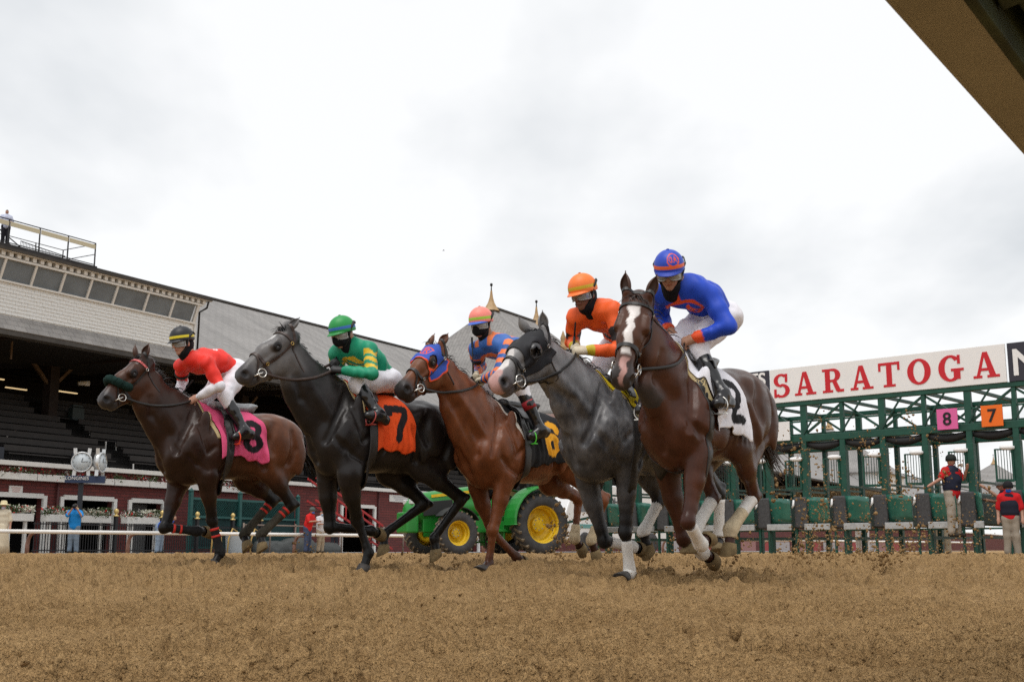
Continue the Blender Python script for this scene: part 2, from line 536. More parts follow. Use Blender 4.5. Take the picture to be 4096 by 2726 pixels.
# joint positions of each horse and rider, metres in the horse frame (x forward, y left, z up)
POSE = {
 '8': {'root':[-2.922,11.767,0.073],'psi':222.0,'withers':[0.25,-0.0,1.583],'croup':[-0.442,0.0,1.558],'chest':[0.706,0.0,1.006],'butt':[-0.872,0.12,1.077],'poll':[0.858,0.0,1.985],'nose':[1.283,0.0,1.548],'cr':[0.665,0.0,1.737],'un':[0.847,0.0,1.347],'eye':[1.006,0.09,1.823],'earL':[0.849,0.07,2.097],'earR':[0.907,-0.07,2.1],'jaw':[0.914,0.05,1.591],'chin':[1.178,0.0,1.474],'fore':[1.149,0.0,1.845],'cbot':[0.373,0.0,0.716],'gbot':[0.04,0.0,0.803],'FL':[[0.215,0.185,0.833],[0.101,0.095,0.464],[0.01,0.11,0.143],[0.101,0.135,0.017]],'FR':[[0.352,-0.16,0.776],[0.489,-0.12,0.387],[0.176,-0.06,0.356],[0.023,-0.135,0.359]],'HL':[[-0.474,0.16,0.969],[-0.754,0.145,0.629],[-0.459,0.06,0.326],[-0.45,0.135,0.187]],'HR':[[-0.389,-0.11,0.876],[-0.707,-0.145,0.683],[-0.407,-0.185,0.328],[-0.408,-0.085,0.202]],'J':{'head':[0.466,-0.0,2.235],'face':[0.511,0.0,2.122],'neck':[0.357,0.015,2.042],'shL':[0.267,0.175,1.992],'elL':[0.195,0.29,1.758],'haL':[0.365,0.075,1.621],'shR':[0.381,-0.156,1.986],'elR':[0.276,-0.336,1.864],'haR':[0.424,-0.135,1.646],'hip':[-0.136,-0.037,1.97],'knL':[0.07,0.193,1.672],'anL':[-0.088,0.317,1.333],'toL':[0.05,0.323,1.237],'heL':[-0.186,0.307,1.263]}},
 '7': {'root':[-1.245,10.374,0.044],'psi':224.0,'withers':[0.25,0.0,1.598],'croup':[-0.505,0.0,1.552],'chest':[0.649,0.0,0.932],'butt':[-0.831,0.12,1.116],'poll':[0.897,0.0,2.012],'nose':[1.37,0.0,1.603],'cr':[0.633,-0.0,1.763],'un':[0.889,0.0,1.355],'eye':[1.087,0.09,1.877],'earL':[0.841,0.07,2.125],'earR':[0.845,-0.07,2.114],'jaw':[0.985,0.05,1.614],'chin':[1.225,0.0,1.527],'fore':[1.13,0.0,1.906],'cbot':[0.32,0.0,0.748],'gbot':[0.015,0.0,0.855],'FL':[[0.361,0.185,0.77],[0.18,0.07,0.451],[0.088,0.11,0.177],[0.142,0.11,0.018]],'FR':[[0.338,-0.16,0.785],[0.292,-0.17,0.4],[-0.066,-0.06,0.364],[-0.232,-0.135,0.349]],'HL':[[-0.487,0.11,0.935],[-0.893,0.195,0.662],[-0.668,0.085,0.311],[-0.691,0.11,0.104]],'HR':[[-0.352,-0.16,0.894],[-0.653,-0.045,0.621],[-0.282,-0.16,0.343],[-0.259,-0.11,0.136]],'J':{'head':[0.347,0.008,2.106],'face':[0.362,0.0,2.005],'neck':[0.222,0.009,1.972],'shL':[0.186,0.182,1.919],'elL':[0.238,0.314,1.688],'haL':[0.462,0.081,1.731],'shR':[0.289,-0.157,1.919],'elR':[0.145,-0.328,1.78],'haR':[0.353,-0.1,1.822],'hip':[-0.153,-0.032,1.699],'knL':[0.263,0.129,1.628],'anL':[0.164,0.32,1.344],'toL':[0.31,0.324,1.311],'heL':[0.072,0.316,1.261]}},
 '6': {'root':[0.029,11.089,0.059],'psi':229.0,'withers':[0.25,0.0,1.521],'croup':[-0.478,0.0,1.497],'chest':[0.8,-0.0,0.929],'butt':[-0.582,0.12,1.087],'poll':[1.06,-0.0,1.963],'nose':[1.552,0.0,1.528],'cr':[0.701,0.0,1.715],'un':[0.981,-0.0,1.341],'eye':[1.235,0.09,1.785],'earL':[1.021,0.07,2.05],'earR':[1.047,-0.07,2.045],'jaw':[1.069,0.05,1.555],'chin':[1.367,-0.0,1.451],'fore':[1.33,0.0,1.84],'cbot':[0.496,0.0,0.697],'gbot':[0.015,0.0,0.791],'FL':[[0.328,0.16,0.782],[0.442,0.12,0.368],[0.465,0.085,0.062],[0.638,0.135,-0.016]],'FR':[[0.346,-0.16,0.754],[0.153,-0.145,0.345],[-0.108,-0.085,0.122],[-0.286,-0.11,0.07]],'HL':[[-0.687,0.085,0.956],[-1.092,0.22,0.673],[-1.021,0.11,0.279],[-1.103,0.135,0.101]],'HR':[[-0.685,-0.135,0.842],[-1.118,-0.12,0.703],[-1.038,-0.11,0.298],[-1.171,-0.11,0.189]],'J':{'head':[0.48,-0.003,2.294],'face':[0.544,-0.0,2.154],'neck':[0.384,0.024,2.105],'shL':[0.326,0.205,2.017],'elL':[0.516,0.251,1.746],'haL':[0.481,-0.007,1.728],'shR':[0.39,-0.151,2.048],'elR':[0.193,-0.273,1.91],'haR':[0.436,-0.116,1.785],'hip':[-0.119,0.04,1.958],'knL':[0.167,0.205,1.683],'anL':[0.022,0.334,1.283],'toL':[0.169,0.291,1.185],'heL':[-0.071,0.323,1.228]}},
 '5': {'root':[0.868,9.274,0.022],'psi':224.0,'withers':[0.25,-0.0,1.522],'chest':[0.641,-0.0,0.889],'poll':[0.931,-0.0,1.822],'nose':[1.467,-0.0,1.371],'cr':[0.585,-0.0,1.668],'un':[0.776,-0.0,1.213],'eye':[1.165,0.09,1.616],'earL':[0.957,0.07,1.924],'earR':[1.051,-0.07,1.916],'jaw':[1.005,0.05,1.427],'chin':[1.343,0.0,1.268],'fore':[1.279,0.0,1.606],'cbot':[0.168,-0.0,0.701],'gbot':[-0.168,-0.0,0.814],'FL':[[0.124,0.16,0.809],[0.115,0.12,0.36],[0.032,0.085,0.056],[0.191,0.135,-0.004]],'FR':[[0.232,-0.16,0.738],[0.09,-0.12,0.298],[-0.201,-0.085,0.248],[-0.39,-0.135,0.24]],'HL':[[-0.7,0.16,0.98],[-1.104,0.12,0.698],[-1.122,0.085,0.315],[-1.003,0.16,0.202]],'HR':[[-0.46,-0.16,0.9],[-0.623,-0.145,0.62],[-0.373,-0.11,0.364],[-0.437,-0.085,0.149]],'J':{'head':[0.444,0.006,2.231],'face':[0.503,-0.0,2.096],'neck':[0.314,0.017,2.09],'shL':[0.307,0.202,2.042],'elL':[0.297,0.251,1.733],'haL':[0.559,0.058,1.724],'shR':[0.374,-0.148,2.024],'elR':[0.229,-0.315,1.872],'haR':[0.427,-0.098,1.78],'hip':[-0.146,-0.061,1.927],'knL':[0.084,0.155,1.631],'anL':[0.004,0.325,1.351],'toL':[0.135,0.318,1.278],'heL':[-0.111,0.325,1.282]},'croup':[-0.49,0,1.5]},
 '2': {'root':[1.352,8.452,0.008],'psi':234.0,'withers':[0.25,0.0,1.565],'croup':[-0.471,0.0,1.593],'chest':[0.593,0.0,0.904],'butt':[-0.991,0.12,1.189],'poll':[0.849,0.0,1.927],'cr':[0.52,0,1.7],'un':[0.86,0,1.25],'eye':[0.896,0.09,1.728],'earL':[0.719,0.07,2.009],'earR':[0.9,-0.07,2.01],'jaw':[0.828,0.05,1.521],'chin':[1.044,0.0,1.318],'fore':[1.03,0.0,1.75],'cbot':[0.262,0.0,0.776],'gbot':[-0.192,0.0,0.866],'FL':[[0.344,0.16,0.844],[0.492,0.145,0.431],[0.247,0.11,0.277],[0.064,0.085,0.336]],'FR':[[0.201,-0.16,0.761],[0.06,-0.12,0.324],[-0.213,-0.11,0.218],[-0.383,-0.11,0.171]],'HL':[[-0.27,0.185,0.971],[-0.57,0.145,0.64],[-0.278,0.085,0.386],[-0.227,0.085,0.143]],'HR':[[-0.22,-0.16,0.95],[-0.383,-0.095,0.625],[-0.088,-0.11,0.369],[0.018,-0.11,0.189]],'J':{'head':[0.426,0.014,2.211],'face':[0.384,0.0,2.079],'neck':[0.275,0.042,2.099],'shL':[0.15,0.189,2.025],'elL':[0.175,0.327,1.784],'haL':[0.293,0.07,1.694],'shR':[0.259,-0.146,2.056],'elR':[0.035,-0.282,1.961],'haR':[0.19,-0.099,1.767],'hip':[-0.172,0.082,1.948],'knL':[0.201,0.098,1.654],'anL':[0.231,0.301,1.303],'toL':[0.352,0.304,1.204],'heL':[0.113,0.312,1.218]},'nose':None},
}
# ================================================================== ground
def ground_z(Y):
    return .10 * sstep(7, 14, np.asarray(Y, float))

def dirt_material():
    m = bpy.data.materials.new("track_dirt"); m.use_nodes = True
    nt = m.node_tree; b = nt.nodes["Principled BSDF"]
    b.inputs['Roughness'].default_value = .95
    b.inputs['Specular IOR Level'].default_value = .12
    g = nt.nodes.new("ShaderNodeNewGeometry")
    def noise(sc, det, ro=.6):
        n = nt.nodes.new("ShaderNodeTexNoise"); n.inputs['Scale'].default_value = sc
        n.inputs['Detail'].default_value = det; n.inputs['Roughness'].default_value = ro
        nt.links.new(g.outputs['Position'], n.inputs['Vector']); return n
    n1, n2, n3 = noise(1.1, 5), noise(42, 4), noise(170, 3)
    r = nt.nodes.new("ShaderNodeValToRGB")
    r.color_ramp.elements[0].position = .32; r.color_ramp.elements[0].color = (.250, .150, .064, 1)
    r.color_ramp.elements[1].position = .68; r.color_ramp.elements[1].color = (.480, .310, .145, 1)
    mx = nt.nodes.new("ShaderNodeMath"); mx.operation = 'MULTIPLY_ADD'; mx.inputs[1].default_value = .45
    ad = nt.nodes.new("ShaderNodeMath"); ad.operation = 'MULTIPLY'; ad.inputs[1].default_value = .55
    nt.links.new(n2.outputs['Fac'], ad.inputs[0])
    nt.links.new(n1.outputs['Fac'], mx.inputs[0]); nt.links.new(ad.outputs[0], mx.inputs[2])
    nt.links.new(mx.outputs[0], r.inputs[0])
    nt.links.new(r.outputs[0], b.inputs['Base Color'])
    b1 = nt.nodes.new("ShaderNodeBump"); b1.inputs['Strength'].default_value = 1.0; b1.inputs['Distance'].default_value = .014
    nt.links.new(n3.outputs['Fac'], b1.inputs['Height'])
    b2 = nt.nodes.new("ShaderNodeBump"); b2.inputs['Strength'].default_value = 1.0; b2.inputs['Distance'].default_value = .03
    nt.links.new(n2.outputs['Fac'], b2.inputs['Height']); nt.links.new(b1.outputs[0], b2.inputs['Normal'])
    nt.links.new(b2.outputs[0], b.inputs['Normal'])
    return m
dirt_mat = dirt_material()

def crumbs(x, y, size, seed):
    """Rounded crumbs packed in cells: height 0..1 and a random value per crumb."""
    u, v = x / size, y / size
    iu, iv = np.floor(u).astype(np.int64), np.floor(v).astype(np.int64)
    h = np.zeros_like(u); rnd = np.zeros_like(u)
    for a in (-1, 0, 1):
        for b in (-1, 0, 1):
            cu, cv = iu + a, iv + b
            jx, jy, q = _h(cu, cv, cu * 0, seed), _h(cu, cv, cu * 0, seed + 1), _h(cu, cv, cu * 0, seed + 2)
            d2 = ((u - cu - jx) ** 2 + (v - cv - jy) ** 2) / (.35 + .45 * q) ** 2
            k = np.sqrt(np.clip(1 - d2, 0, 1)) * (.35 + .65 * q)
            m = k > h
            h = np.where(m, k, h); rnd = np.where(m, q, rnd)
    return h, rnd
def dirt_height(x, y):
    x, y = np.asarray(x, float), np.asarray(y, float)
    d = np.hypot(x, y)
    z = ground_z(y)
    fade = 1 / (1 + (d / 45) ** 2)
    z = z + .030 * (vnoise(x * .9, y * .9, 0, 22) - .5) * sstep(60, 20, d)
    wx, wy = x + .02 * vnoise(x * 20, y * 20, 0, 31), y + .02 * vnoise(x * 20, y * 20, 0, 32)
    c1, _ = crumbs(wx, wy, .105, 40); c2, _ = crumbs(wx, wy, .036, 50); c3, _ = crumbs(x, y, .0145, 60)
    clump = vnoise(x * 5.5, y * 5.5, 0, 27)
    far = 1 + sstep(4, 14, d) * .8            # the raked surface is rougher out on the track
    z = z + (.036 * (vnoise(x * 3.5, y * 3.5, 0, 23) - .5) + .052 * c1 * sstep(.36, .66, clump) + .030 * c2 * (.25 + clump) + .0150 * c3 * sstep(8, 5.5, d)) * fade * far - .018
    return z
def build_ground():
    rows = [1.5]
    while rows[-1] < 46: rows.append(rows[-1] * (1.0029 if 2.0 < rows[-1] < 5.5 else 1.0075))
    rows = np.array(rows + [60, 90, 150, 300, 700, 1600, 3200])
    fine = np.radians(np.arange(-25, 25.001, .09))
    side = np.radians(np.linspace(25, 335, 70)[1:-1])
    ang = np.concatenate([fine, side])
    Rg, Ag = np.meshgrid(rows, ang, indexing='ij')
    x, y = Rg * np.sin(Ag), Rg * np.cos(Ag)
    z = dirt_height(x, y)
    z[-7:] = ground_z(y[-7:])
    v = np.stack([x, y, z], -1).reshape(-1, 3)
    f = grid_faces(len(rows), len(ang), closed_v=True)
    c0 = len(v)
    v = np.vstack([v, [[0, 0, -.02]]])
    cap = [(c0, (j + 1) % len(ang), j, j) for j in range(len(ang))]
    me = np_mesh("ground", v, np.vstack([f[:, ::-1]]), None)
    bm = bmesh.new(); bm.from_mesh(me); bm.verts.ensure_lookup_table()
    for (a, b, c, _) in cap: bm.faces.new((bm.verts[a], bm.verts[c], bm.verts[b]))
    bm.normal_update(); bm.to_mesh(me); bm.free()
    link("ground", me, dirt_mat); bpy.data.objects["ground"]["kind"] = "structure"
build_ground()

ICO = None
def ico_blob():
    global ICO
    if ICO is None:
        bm = bmesh.new(); bmesh.ops.create_icosphere(bm, subdivisions=1, radius=1)
        v = np.array([q.co[:] for q in bm.verts]); f = np.array([[w.index for w in q.verts] for q in bm.faces]); bm.free()
        ICO = (v, f)
    return ICO
def blobs(name, P, R, material, label, cat, rng, parent=None):
    v, f = ico_blob()
    n, m = len(P), len(v)
    jit = 1 + rng.uniform(-.38, .38, (n, m, 1))
    sc = rng.uniform(.6, 1.25, (n, 1, 3))
    V = P[:, None, :] + v[None] * jit * sc * R[:, None, None]
    F = f[None] + (np.arange(n) * m)[:, None, None]
    o = link(name, np_mesh(name, V.reshape(-1, 3), F.reshape(-1, 3), smooth=False), material, parent)
    return tag(o, label, cat, kind="stuff")
r_ = np.random.default_rng(5)
# crumbs and clods lying on the track
n_ = 2600
dd = 1.6 * (9.0 / 1.6) ** r_.random(n_); aa = np.radians(r_.uniform(-30, 30, n_))
xx, yy = dd * np.sin(aa), dd * np.cos(aa)
rr_ = .003 + .008 * r_.random(n_) ** 3.0 + (r_.random(n_) < .012) * .010
blobs("dirt_clods", np.stack([xx, yy, dirt_height(xx, yy) + rr_ * .15], -1), rr_, dirt_mat, "brown clods of loose dirt scattered over the track", "dirt", r_)

# dirt thrown into the air by the hooves
def plume(c, n, spread, up, r0, r1, rng):
    """Spray made of loose clusters: each cluster is a clod breaking up along its path."""
    nc = max(3, n // 22)
    cen = np.array(c) + rng.normal(0, 1, (nc, 3)) * np.array(spread)
    cen[:, 2] = c[2] + np.abs(rng.normal(0, 1, nc)) ** 1.3 * up
    k = rng.integers(0, nc, n)
    s_ = (.03 + .10 * rng.random(nc))[k]
    P = cen[k] + rng.normal(0, 1, (n, 3)) * s_[:, None] * np.array((.6, .8, 1.1))
    P[:, 2] = np.maximum(P[:, 2], c[2])
    return P, r0 + (r1 - r0) * rng.random(n) ** 3.2 * (.5 + rng.random(nc)[k])
PL, PR = [], []
def hoof_world(key, leg):
    p = POSE[key]; q = vec(*p[leg][3]); a = rad(p['psi'])
    return vec(p['root'][0] + q[0] * math.cos(a) - q[1] * math.sin(a), p['root'][1] + q[0] * math.sin(a) + q[1] * math.cos(a), p['root'][2] + q[2])
for key, leg, n, up in (('8', 'HL', 160, .10), ('7', 'HL', 160, .10), ('7', 'HR', 120, .08), ('6', 'HL', 260, .16), ('6', 'HR', 160, .12), ('5', 'HR', 220, .14), ('5', 'FL', 110, .04), ('2', 'HL', 220, .16), ('2', 'HR', 160, .12), ('8', 'FL', 60, .03), ('7', 'FL', 60, .03)):
    h_ = hoof_world(key, leg); a = rad(POSE[key]['psi'])
    back = vec(-math.cos(a), -math.sin(a), 0)
    c = h_ + back * .45; c[2] = float(ground_z(h_[1])) + .01
    P, R_ = plume(c, n, (.16, .22, .1), up, .003, .013, r_); PL.append(P); PR.append(R_)
# tall sprays behind the nearest horse, in front of the gate
for c, n, sp, up in (((3.25, 12.6, .08), 520, (.16, .5, .1), .42), ((3.6, 13.4, .08), 420, (.22, .6, .1), .75), ((4.55, 14.2, .1), 420, (.26, .6, .1), .42), ((5.3, 15.3, .1), 480, (.30, .6, .1), .62),
                     ((5.0, 14.8, .9), 140, (.35, .5, .1), .35), ((2.0, 11.6, .1), 300, (.30, .4, .1), .5), ((.55, 12.4, .1), 260, (.10, .3, .1), .42), ((6.1, 16.2, .1), 260, (.3, .6, .1), .4), ((2.7, 11.2, .06), 160, (.10, .2, .1), .10), ((3.0, 9.6, .05), 140, (.07, .10, .1), .08)):
    P, R_ = plume(c, int(n * 1.5), sp, up, .004, .018, r_); PL.append(P); PR.append(R_)
P = np.vstack(PL); R_ = np.concatenate(PR)
P[:, 2] = np.minimum(P[:, 2], 1.7 + .3 * r_.random(len(P)))
P[:, 2] = np.maximum(P[:, 2], ground_z(P[:, 1]) + .01)
blobs("flying_dirt", P, R_, dirt_mat, "spray of dirt clods kicked into the air behind the horses", "dirt", r_)
# ================================================================== grandstand
brick_red = None
def brick_material():
    m = bpy.data.materials.new("brick_red"); m.use_nodes = True
    nt = m.node_tree; b = nt.nodes["Principled BSDF"]; b.inputs['Roughness'].default_value = .85
    tc = nt.nodes.new("ShaderNodeTexCoord"); mp = nt.nodes.new("ShaderNodeMapping")
    mp.inputs['Rotation'].default_value = (rad(90), 0, 0)
    bt = nt.nodes.new("ShaderNodeTexBrick"); bt.inputs['Scale'].default_value = 1.0
    bt.inputs['Brick Width'].default_value = .42; bt.inputs['Row Height'].default_value = .13; bt.inputs['Mortar Size'].default_value = .012
    bt.inputs['Color1'].default_value = (.150, .028, .024, 1); bt.inputs['Color2'].default_value = (.110, .022, .020, 1); bt.inputs['Mortar'].default_value = (.060, .020, .018, 1)
    nt.links.new(tc.outputs['Object'], mp.inputs[0]); nt.links.new(mp.outputs[0], bt.inputs['Vector']); nt.links.new(bt.outputs['Color'], b.inputs['Base Color'])
    bp = nt.nodes.new("ShaderNodeBump"); bp.inputs['Strength'].default_value = .6; bp.inputs['Distance'].default_value = .02; bp.invert = True
    nt.links.new(bt.outputs['Fac'], bp.inputs['Height']); nt.links.new(bp.outputs[0], b.inputs['Normal'])
    return m
def slate_material():
    m = bpy.data.materials.new("roof_slate"); m.use_nodes = True
    nt = m.node_tree; b = nt.nodes["Principled BSDF"]; b.inputs['Roughness'].default_value = .75
    tc = nt.nodes.new("ShaderNodeTexCoord")
    bt = nt.nodes.new("ShaderNodeTexBrick"); bt.inputs['Scale'].default_value = 1.0
    bt.inputs['Brick Width'].default_value = .50; bt.inputs['Row Height'].default_value = .28; bt.inputs['Mortar Size'].default_value = .02
    bt.inputs['Color1'].default_value = (.225, .216, .208, 1); bt.inputs['Color2'].default_value = (.258, .248, .238, 1); bt.inputs['Mortar'].default_value = (.175, .168, .162, 1)
    n = nt.nodes.new("ShaderNodeTexNoise"); n.inputs['Scale'].default_value = .55; n.inputs['Detail'].default_value = 8
    mp = nt.nodes.new("ShaderNodeMapping"); mp.inputs['Scale'].default_value = (2.2, .5, 1)
    nt.links.new(tc.outputs['Object'], mp.inputs[0]); nt.links.new(mp.outputs[0], n.inputs['Vector'])
    mr = nt.nodes.new("ShaderNodeMapRange"); mr.inputs['From Min'].default_value = .3; mr.inputs['From Max'].default_value = .7; mr.inputs['To Min'].default_value = .82; mr.inputs['To Max'].default_value = 1.15
    nt.links.new(n.outputs['Fac'], mr.inputs[0])
    sc = nt.nodes.new("ShaderNodeVectorMath"); sc.operation = 'SCALE'
    nt.links.new(tc.outputs['Object'], bt.inputs['Vector'])
    nt.links.new(bt.outputs['Color'], sc.inputs[0]); nt.links.new(mr.outputs[0], sc.inputs['Scale']); nt.links.new(sc.outputs[0], b.inputs['Base Color'])
    bp = nt.nodes.new("ShaderNodeBump"); bp.inputs['Strength'].default_value = .4; bp.inputs['Distance'].default_value = .03; bp.invert = True
    nt.links.new(bt.outputs['Fac'], bp.inputs['Height']); nt.links.new(bp.outputs[0], b.inputs['Normal'])
    return m
brick_red = brick_material(); slate = slate_material()
trim_white = mat("trim_white", (.66, .65, .62), .6, var=.06, vscale=3)
shingle_white = mat("shingle_white", (.70, .715, .71), .75, var=.07, vscale=5)
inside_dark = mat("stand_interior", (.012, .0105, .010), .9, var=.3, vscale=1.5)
timber_dark = mat("timber_dark", (.022, .014, .011), .8, var=.3, vscale=3)
timber_tan = mat("timber_tan", (.13, .085, .05), .8, var=.3, vscale=3)
seat_grey = mat("bench_grey", (.030, .027, .026), .8, var=.2, vscale=3)
glass_grey = mat("window_glass", (.16, .185, .208), .25, spec=.25, var=.22, vscale=.8)
roof_felt = mat("roof_felt", (.060, .056, .052), .85, var=.3, vscale=2)
copper_tan = mat("finial_tan", (.38, .25, .12), .55, var=.2, vscale=3)
iron_black = mat("iron_black", (.012, .012, .014), .5)
gold = mat("gold_paint", (.62, .46, .18), .4, metal=.4)
banner_tan = mat("banner_tan", (.55, .49, .34), .7)
lamp_warm = mat("strip_lamp", (.8, .7, .5), .5, emit=(1.0, .72, .38), estr=.55)
sand_grey = mat("concrete_grey", (.30, .30, .30), .85, var=.15, vscale=1.5, bump=.2)

stand = empty("grandstand", (-32.043, 18.5, .10), rad(60), "long grandstand with grey slate roof, white press box and red brick base", "building")
def sp(m, name, material, parent=stand, bevel=0.0, kind=None): return m.build(name, material, parent, bevel=bevel, kind=kind)
U0, U1 = 12.0, 330.0
# brick base with openings -----------------------------------------
holes = [(24.5, 29.3, 2.02), (30.2, 32.6, 2.02), (33.5, 35.15, 2.02), (47.1, 49.7, 2.25), (58, 60, 2.2)]
m = MB(); u = U0
for (a, b, h) in holes:
    m.box(((u + a) / 2, .15, 1.62), (a - u, .30, 3.24)); m.box(((a + b) / 2, .15, (h + 3.24) / 2), (b - a, .30, 3.24 - h)); u = b
m.box(((u + U1) / 2, .15, 1.62), (U1 - u, .30, 3.24))
sp(m, "brick_wall", brick_red)
sp(MB().box(((U0 + U1) / 2, .02, 3.23), (U1 - U0, .50, .17)), "white_ledge", trim_white, bevel=.01)
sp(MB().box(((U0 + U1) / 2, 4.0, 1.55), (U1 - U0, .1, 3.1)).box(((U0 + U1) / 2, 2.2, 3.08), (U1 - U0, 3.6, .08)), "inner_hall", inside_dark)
for (a, b, h) in holes:
    d = sp(MB().box((a - .07, -.03, h / 2 + .05), (.16, .12, h + .1)).box((b + .07, -.03, h / 2 + .05), (.16, .12, h + .1)).box(((a + b) / 2, -.03, h + .08), (b - a - .02, .12, .17)), "door_frame", trim_white)
sp(MB().box((34.3, .8, 1.0), (1.6, .05, 2.0)), "roller_door", mat("roller_grey", (.16, .16, .16), .6, var=.1))
for (u, w, z, hh, c) in ((28.1, .56, 2.29, .27, "pinkish"), (52.1, 2.1, 2.84, .36, "grey")):
    pl = sp(MB().box((u, -.03, z), (w, .04, hh)), "wall_plaque", trim_white)
    for k in range(3): sp(MB().box((u, -.056, z + hh * (.26 - .26 * k)), (w * (.72 - .1 * k), .004, hh * .12)), "plaque_line", mat("plaque_" + c, (.60, .36, .33) if c == "pinkish" else (.42, .42, .44), .6), pl)
for u in (29.9, 50.05, 62, 74): sp(MB().tube([(u, -.08, 3.1), (u, -.08, .1)], .05, 8), "downpipe", mat("pipe_maroon", (.07, .016, .015), .6))
# seating -----------------------------------------------------------
for i in range(22):
    w, z = .5 + i * .82, 3.22 + i * .36
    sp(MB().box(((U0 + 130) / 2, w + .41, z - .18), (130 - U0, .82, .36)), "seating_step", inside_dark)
    if i < 9:
        for k in range(14):
            ub = 22.1 + k * 6.0 + 3.0 + .35 * ((i * 7 + k * 3) % 3 - 1)
            sp(MB().box((ub, w + .35, z + .44), (5.0, .30, .05)).box((ub, w + .52, z + .66), (5.0, .05, .22)), "bench", seat_grey)
r_ = np.random.default_rng(8)
for k in range(26):
    i = r_.integers(0, 7); u = r_.uniform(26, 62)
    sp(MB().box((u, .5 + i * .82 + .05, 3.22 + i * .36 + .22), (.05, .04, .34)), "seat_marker", trim_white)
for k in range(6):
    u = r_.uniform(26, 40)
    sp(MB().box((u, .5 + .08, 3.62), (.55, .05, .44)), "chair_back", mat("chair_blue_black", (.02, .024, .034), .6))
# columns, trusses, ceiling
for k in range(22):
    u = 22.1 + k * 6.0
    c = sp(MB().box((u, 6.0, 5.7), (.46, .46, 5.6)).box((u, 6.0, 8.3), (1.9, .30, .22)), "column", timber_dark)
    sp(MB().beam((u + .2, 6.0, 7.3), (u + 1.1, 6.0, 8.2), .12, .14).beam((u - .2, 6.0, 7.3), (u - 1.1, 6.0, 8.2), .12, .14), "knee_brace", timber_tan, c)
    c2 = sp(MB().beam((u, -.2, 7.85), (u, 11, 13.6), .18, .34), "rafter", timber_dark)
    sp(MB().beam((u, .3, 8.0), (u, 16, 8.6), .14, .26), "tie_beam", timber_dark, c2)
    sp(MB().box((u + .9, 2.0, 7.75), (.06, .06, .8)), "hanger", timber_tan, c2)
for (u, w) in ((30.6, 7), (31.9, 7), (34.6, 9), (36.6, 8), (43.2, 10), (47.5, 8)):
    sp(MB().box((u, w, 7.35), (1.1, .10, .05)), "strip_lamp", lamp_warm)
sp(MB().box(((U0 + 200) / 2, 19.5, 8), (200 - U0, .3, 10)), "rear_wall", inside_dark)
for u, z in ((35.2, 6.05),):
    sp(MB().box((u, 5.6, z), (.62, .3, .55)).box((u, 5.6, z + .36), (.5, .2, .08)), "loudspeaker", mat("speaker_teal", (.02, .034, .036), .6))
    sp(MB().tube([(u - .1, 5.5, z + 1.35), (u + .35, 5.3, z + 1.4)], [.09, .13], 10), "floodlight", trim_white)
# roofs -------------------------------------------------------------
def slope(name, a, b, c, d, th=.16, material=slate, parent=stand):
    """Roof plane a-b (eave) c-d (ridge) as its own object, object space lying in the plane."""
    a, b, c, d = [Vector(q) for q in (a, b, c, d)]
    ex = (b - a).normalized(); n = ex.cross(d - a).normalized(); ey = n.cross(ex)
    M = Matrix((ex, ey, n)).transposed().to_4x4(); M.translation = a
    Mi = M.inverted()
    L_ = [Mi @ q for q in (a, b, c, d)]
    m = MB(); m.add([(*q.to_2d(), 0) for q in L_] + [(*q.to_2d(), -th) for q in L_], [(0, 1, 2, 3), (7, 6, 5, 4), (0, 4, 5, 1), (1, 5, 6, 2), (2, 6, 7, 3), (3, 7, 4, 0)])
    o = m.build(name, material, parent); o.matrix_local = M
    return o
slope("main_roof", (36.7, -.45, 7.95), (U1, -.45, 7.95), (U1, 11, 14.3), (36.7, 11, 14.3))
slope("main_roof", (U0, 5.0, 10.9), (36.7, 5.0, 10.9), (36.7, 11, 14.3), (U0, 11, 14.3))
slope("rear_roof", (U1, 22, 8.2), (U0, 22, 8.2), (U0, 11, 14.3), (U1, 11, 14.3))
sp(MB().box(((U0 + U1) / 2, 11, 14.33), (U1 - U0, .34, .12)), "ridge_cap", roof_felt)
slope("skirt_roof", (U0, -.55, 7.95), (36.7, -.55, 7.95), (36.7, -.02, 8.55), (U0, -.02, 8.55), .1)
sp(MB().box(((U0 + U1) / 2, -.30, 7.82), (U1 - U0, .5, .14)), "eave_fascia", roof_felt)
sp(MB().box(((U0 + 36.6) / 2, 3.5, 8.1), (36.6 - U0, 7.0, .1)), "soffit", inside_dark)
# press box ---------------------------------------------------------
pb = MB(); pb.box(((U0 + 36.5) / 2, 3.3, 9.16), (36.5 - U0, 6.4, 1.16)).box(((U0 + 36.5) / 2, 3.6, 10.2), (36.5 - U0, 5.8, 1.0))
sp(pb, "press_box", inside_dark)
sp(MB().box((36.56, 3.3, 9.16), (.10, 6.6, 1.18)).box((36.56, 3.5, 10.2), (.10, 6.0, .96)), "end_wall", shingle_white)
sh_me = None
back = sp(MB().box(((U0 + 36.5) / 2, .06, 9.15), (36.5 - U0, .06, 1.22)), "apron_board", trim_white)
rest = MB(); cnt = 0
rh, rw = .137, .26
cells = []
for i in range(9):
    for j in range(int((36.5 - 25.6) / rw)):
        u = 25.6 + j * rw + (rw / 2 if i % 2 else 0)
        if u + rw < 36.5: cells.append((u, 8.60 + i * rh))
cells.sort(key=lambda q: q[0])
sm = MB().add([(0, 0, 0), (rw - .008, 0, 0), (rw - .008, .022, rh + .02), (0, .022, rh + .02), (0, .03, 0), (rw - .008, .03, 0), (rw - .008, .032, rh + .02), (0, .032, rh + .02)],
             [(0, 1, 2, 3), (5, 4, 7, 6), (4, 5, 1, 0), (1, 5, 6, 2), (4, 0, 3, 7), (3, 2, 6, 7)])
sh_me = sm.mesh("shingle"); sh_me.materials.append(shingle_white)
r2 = np.random.default_rng(3)
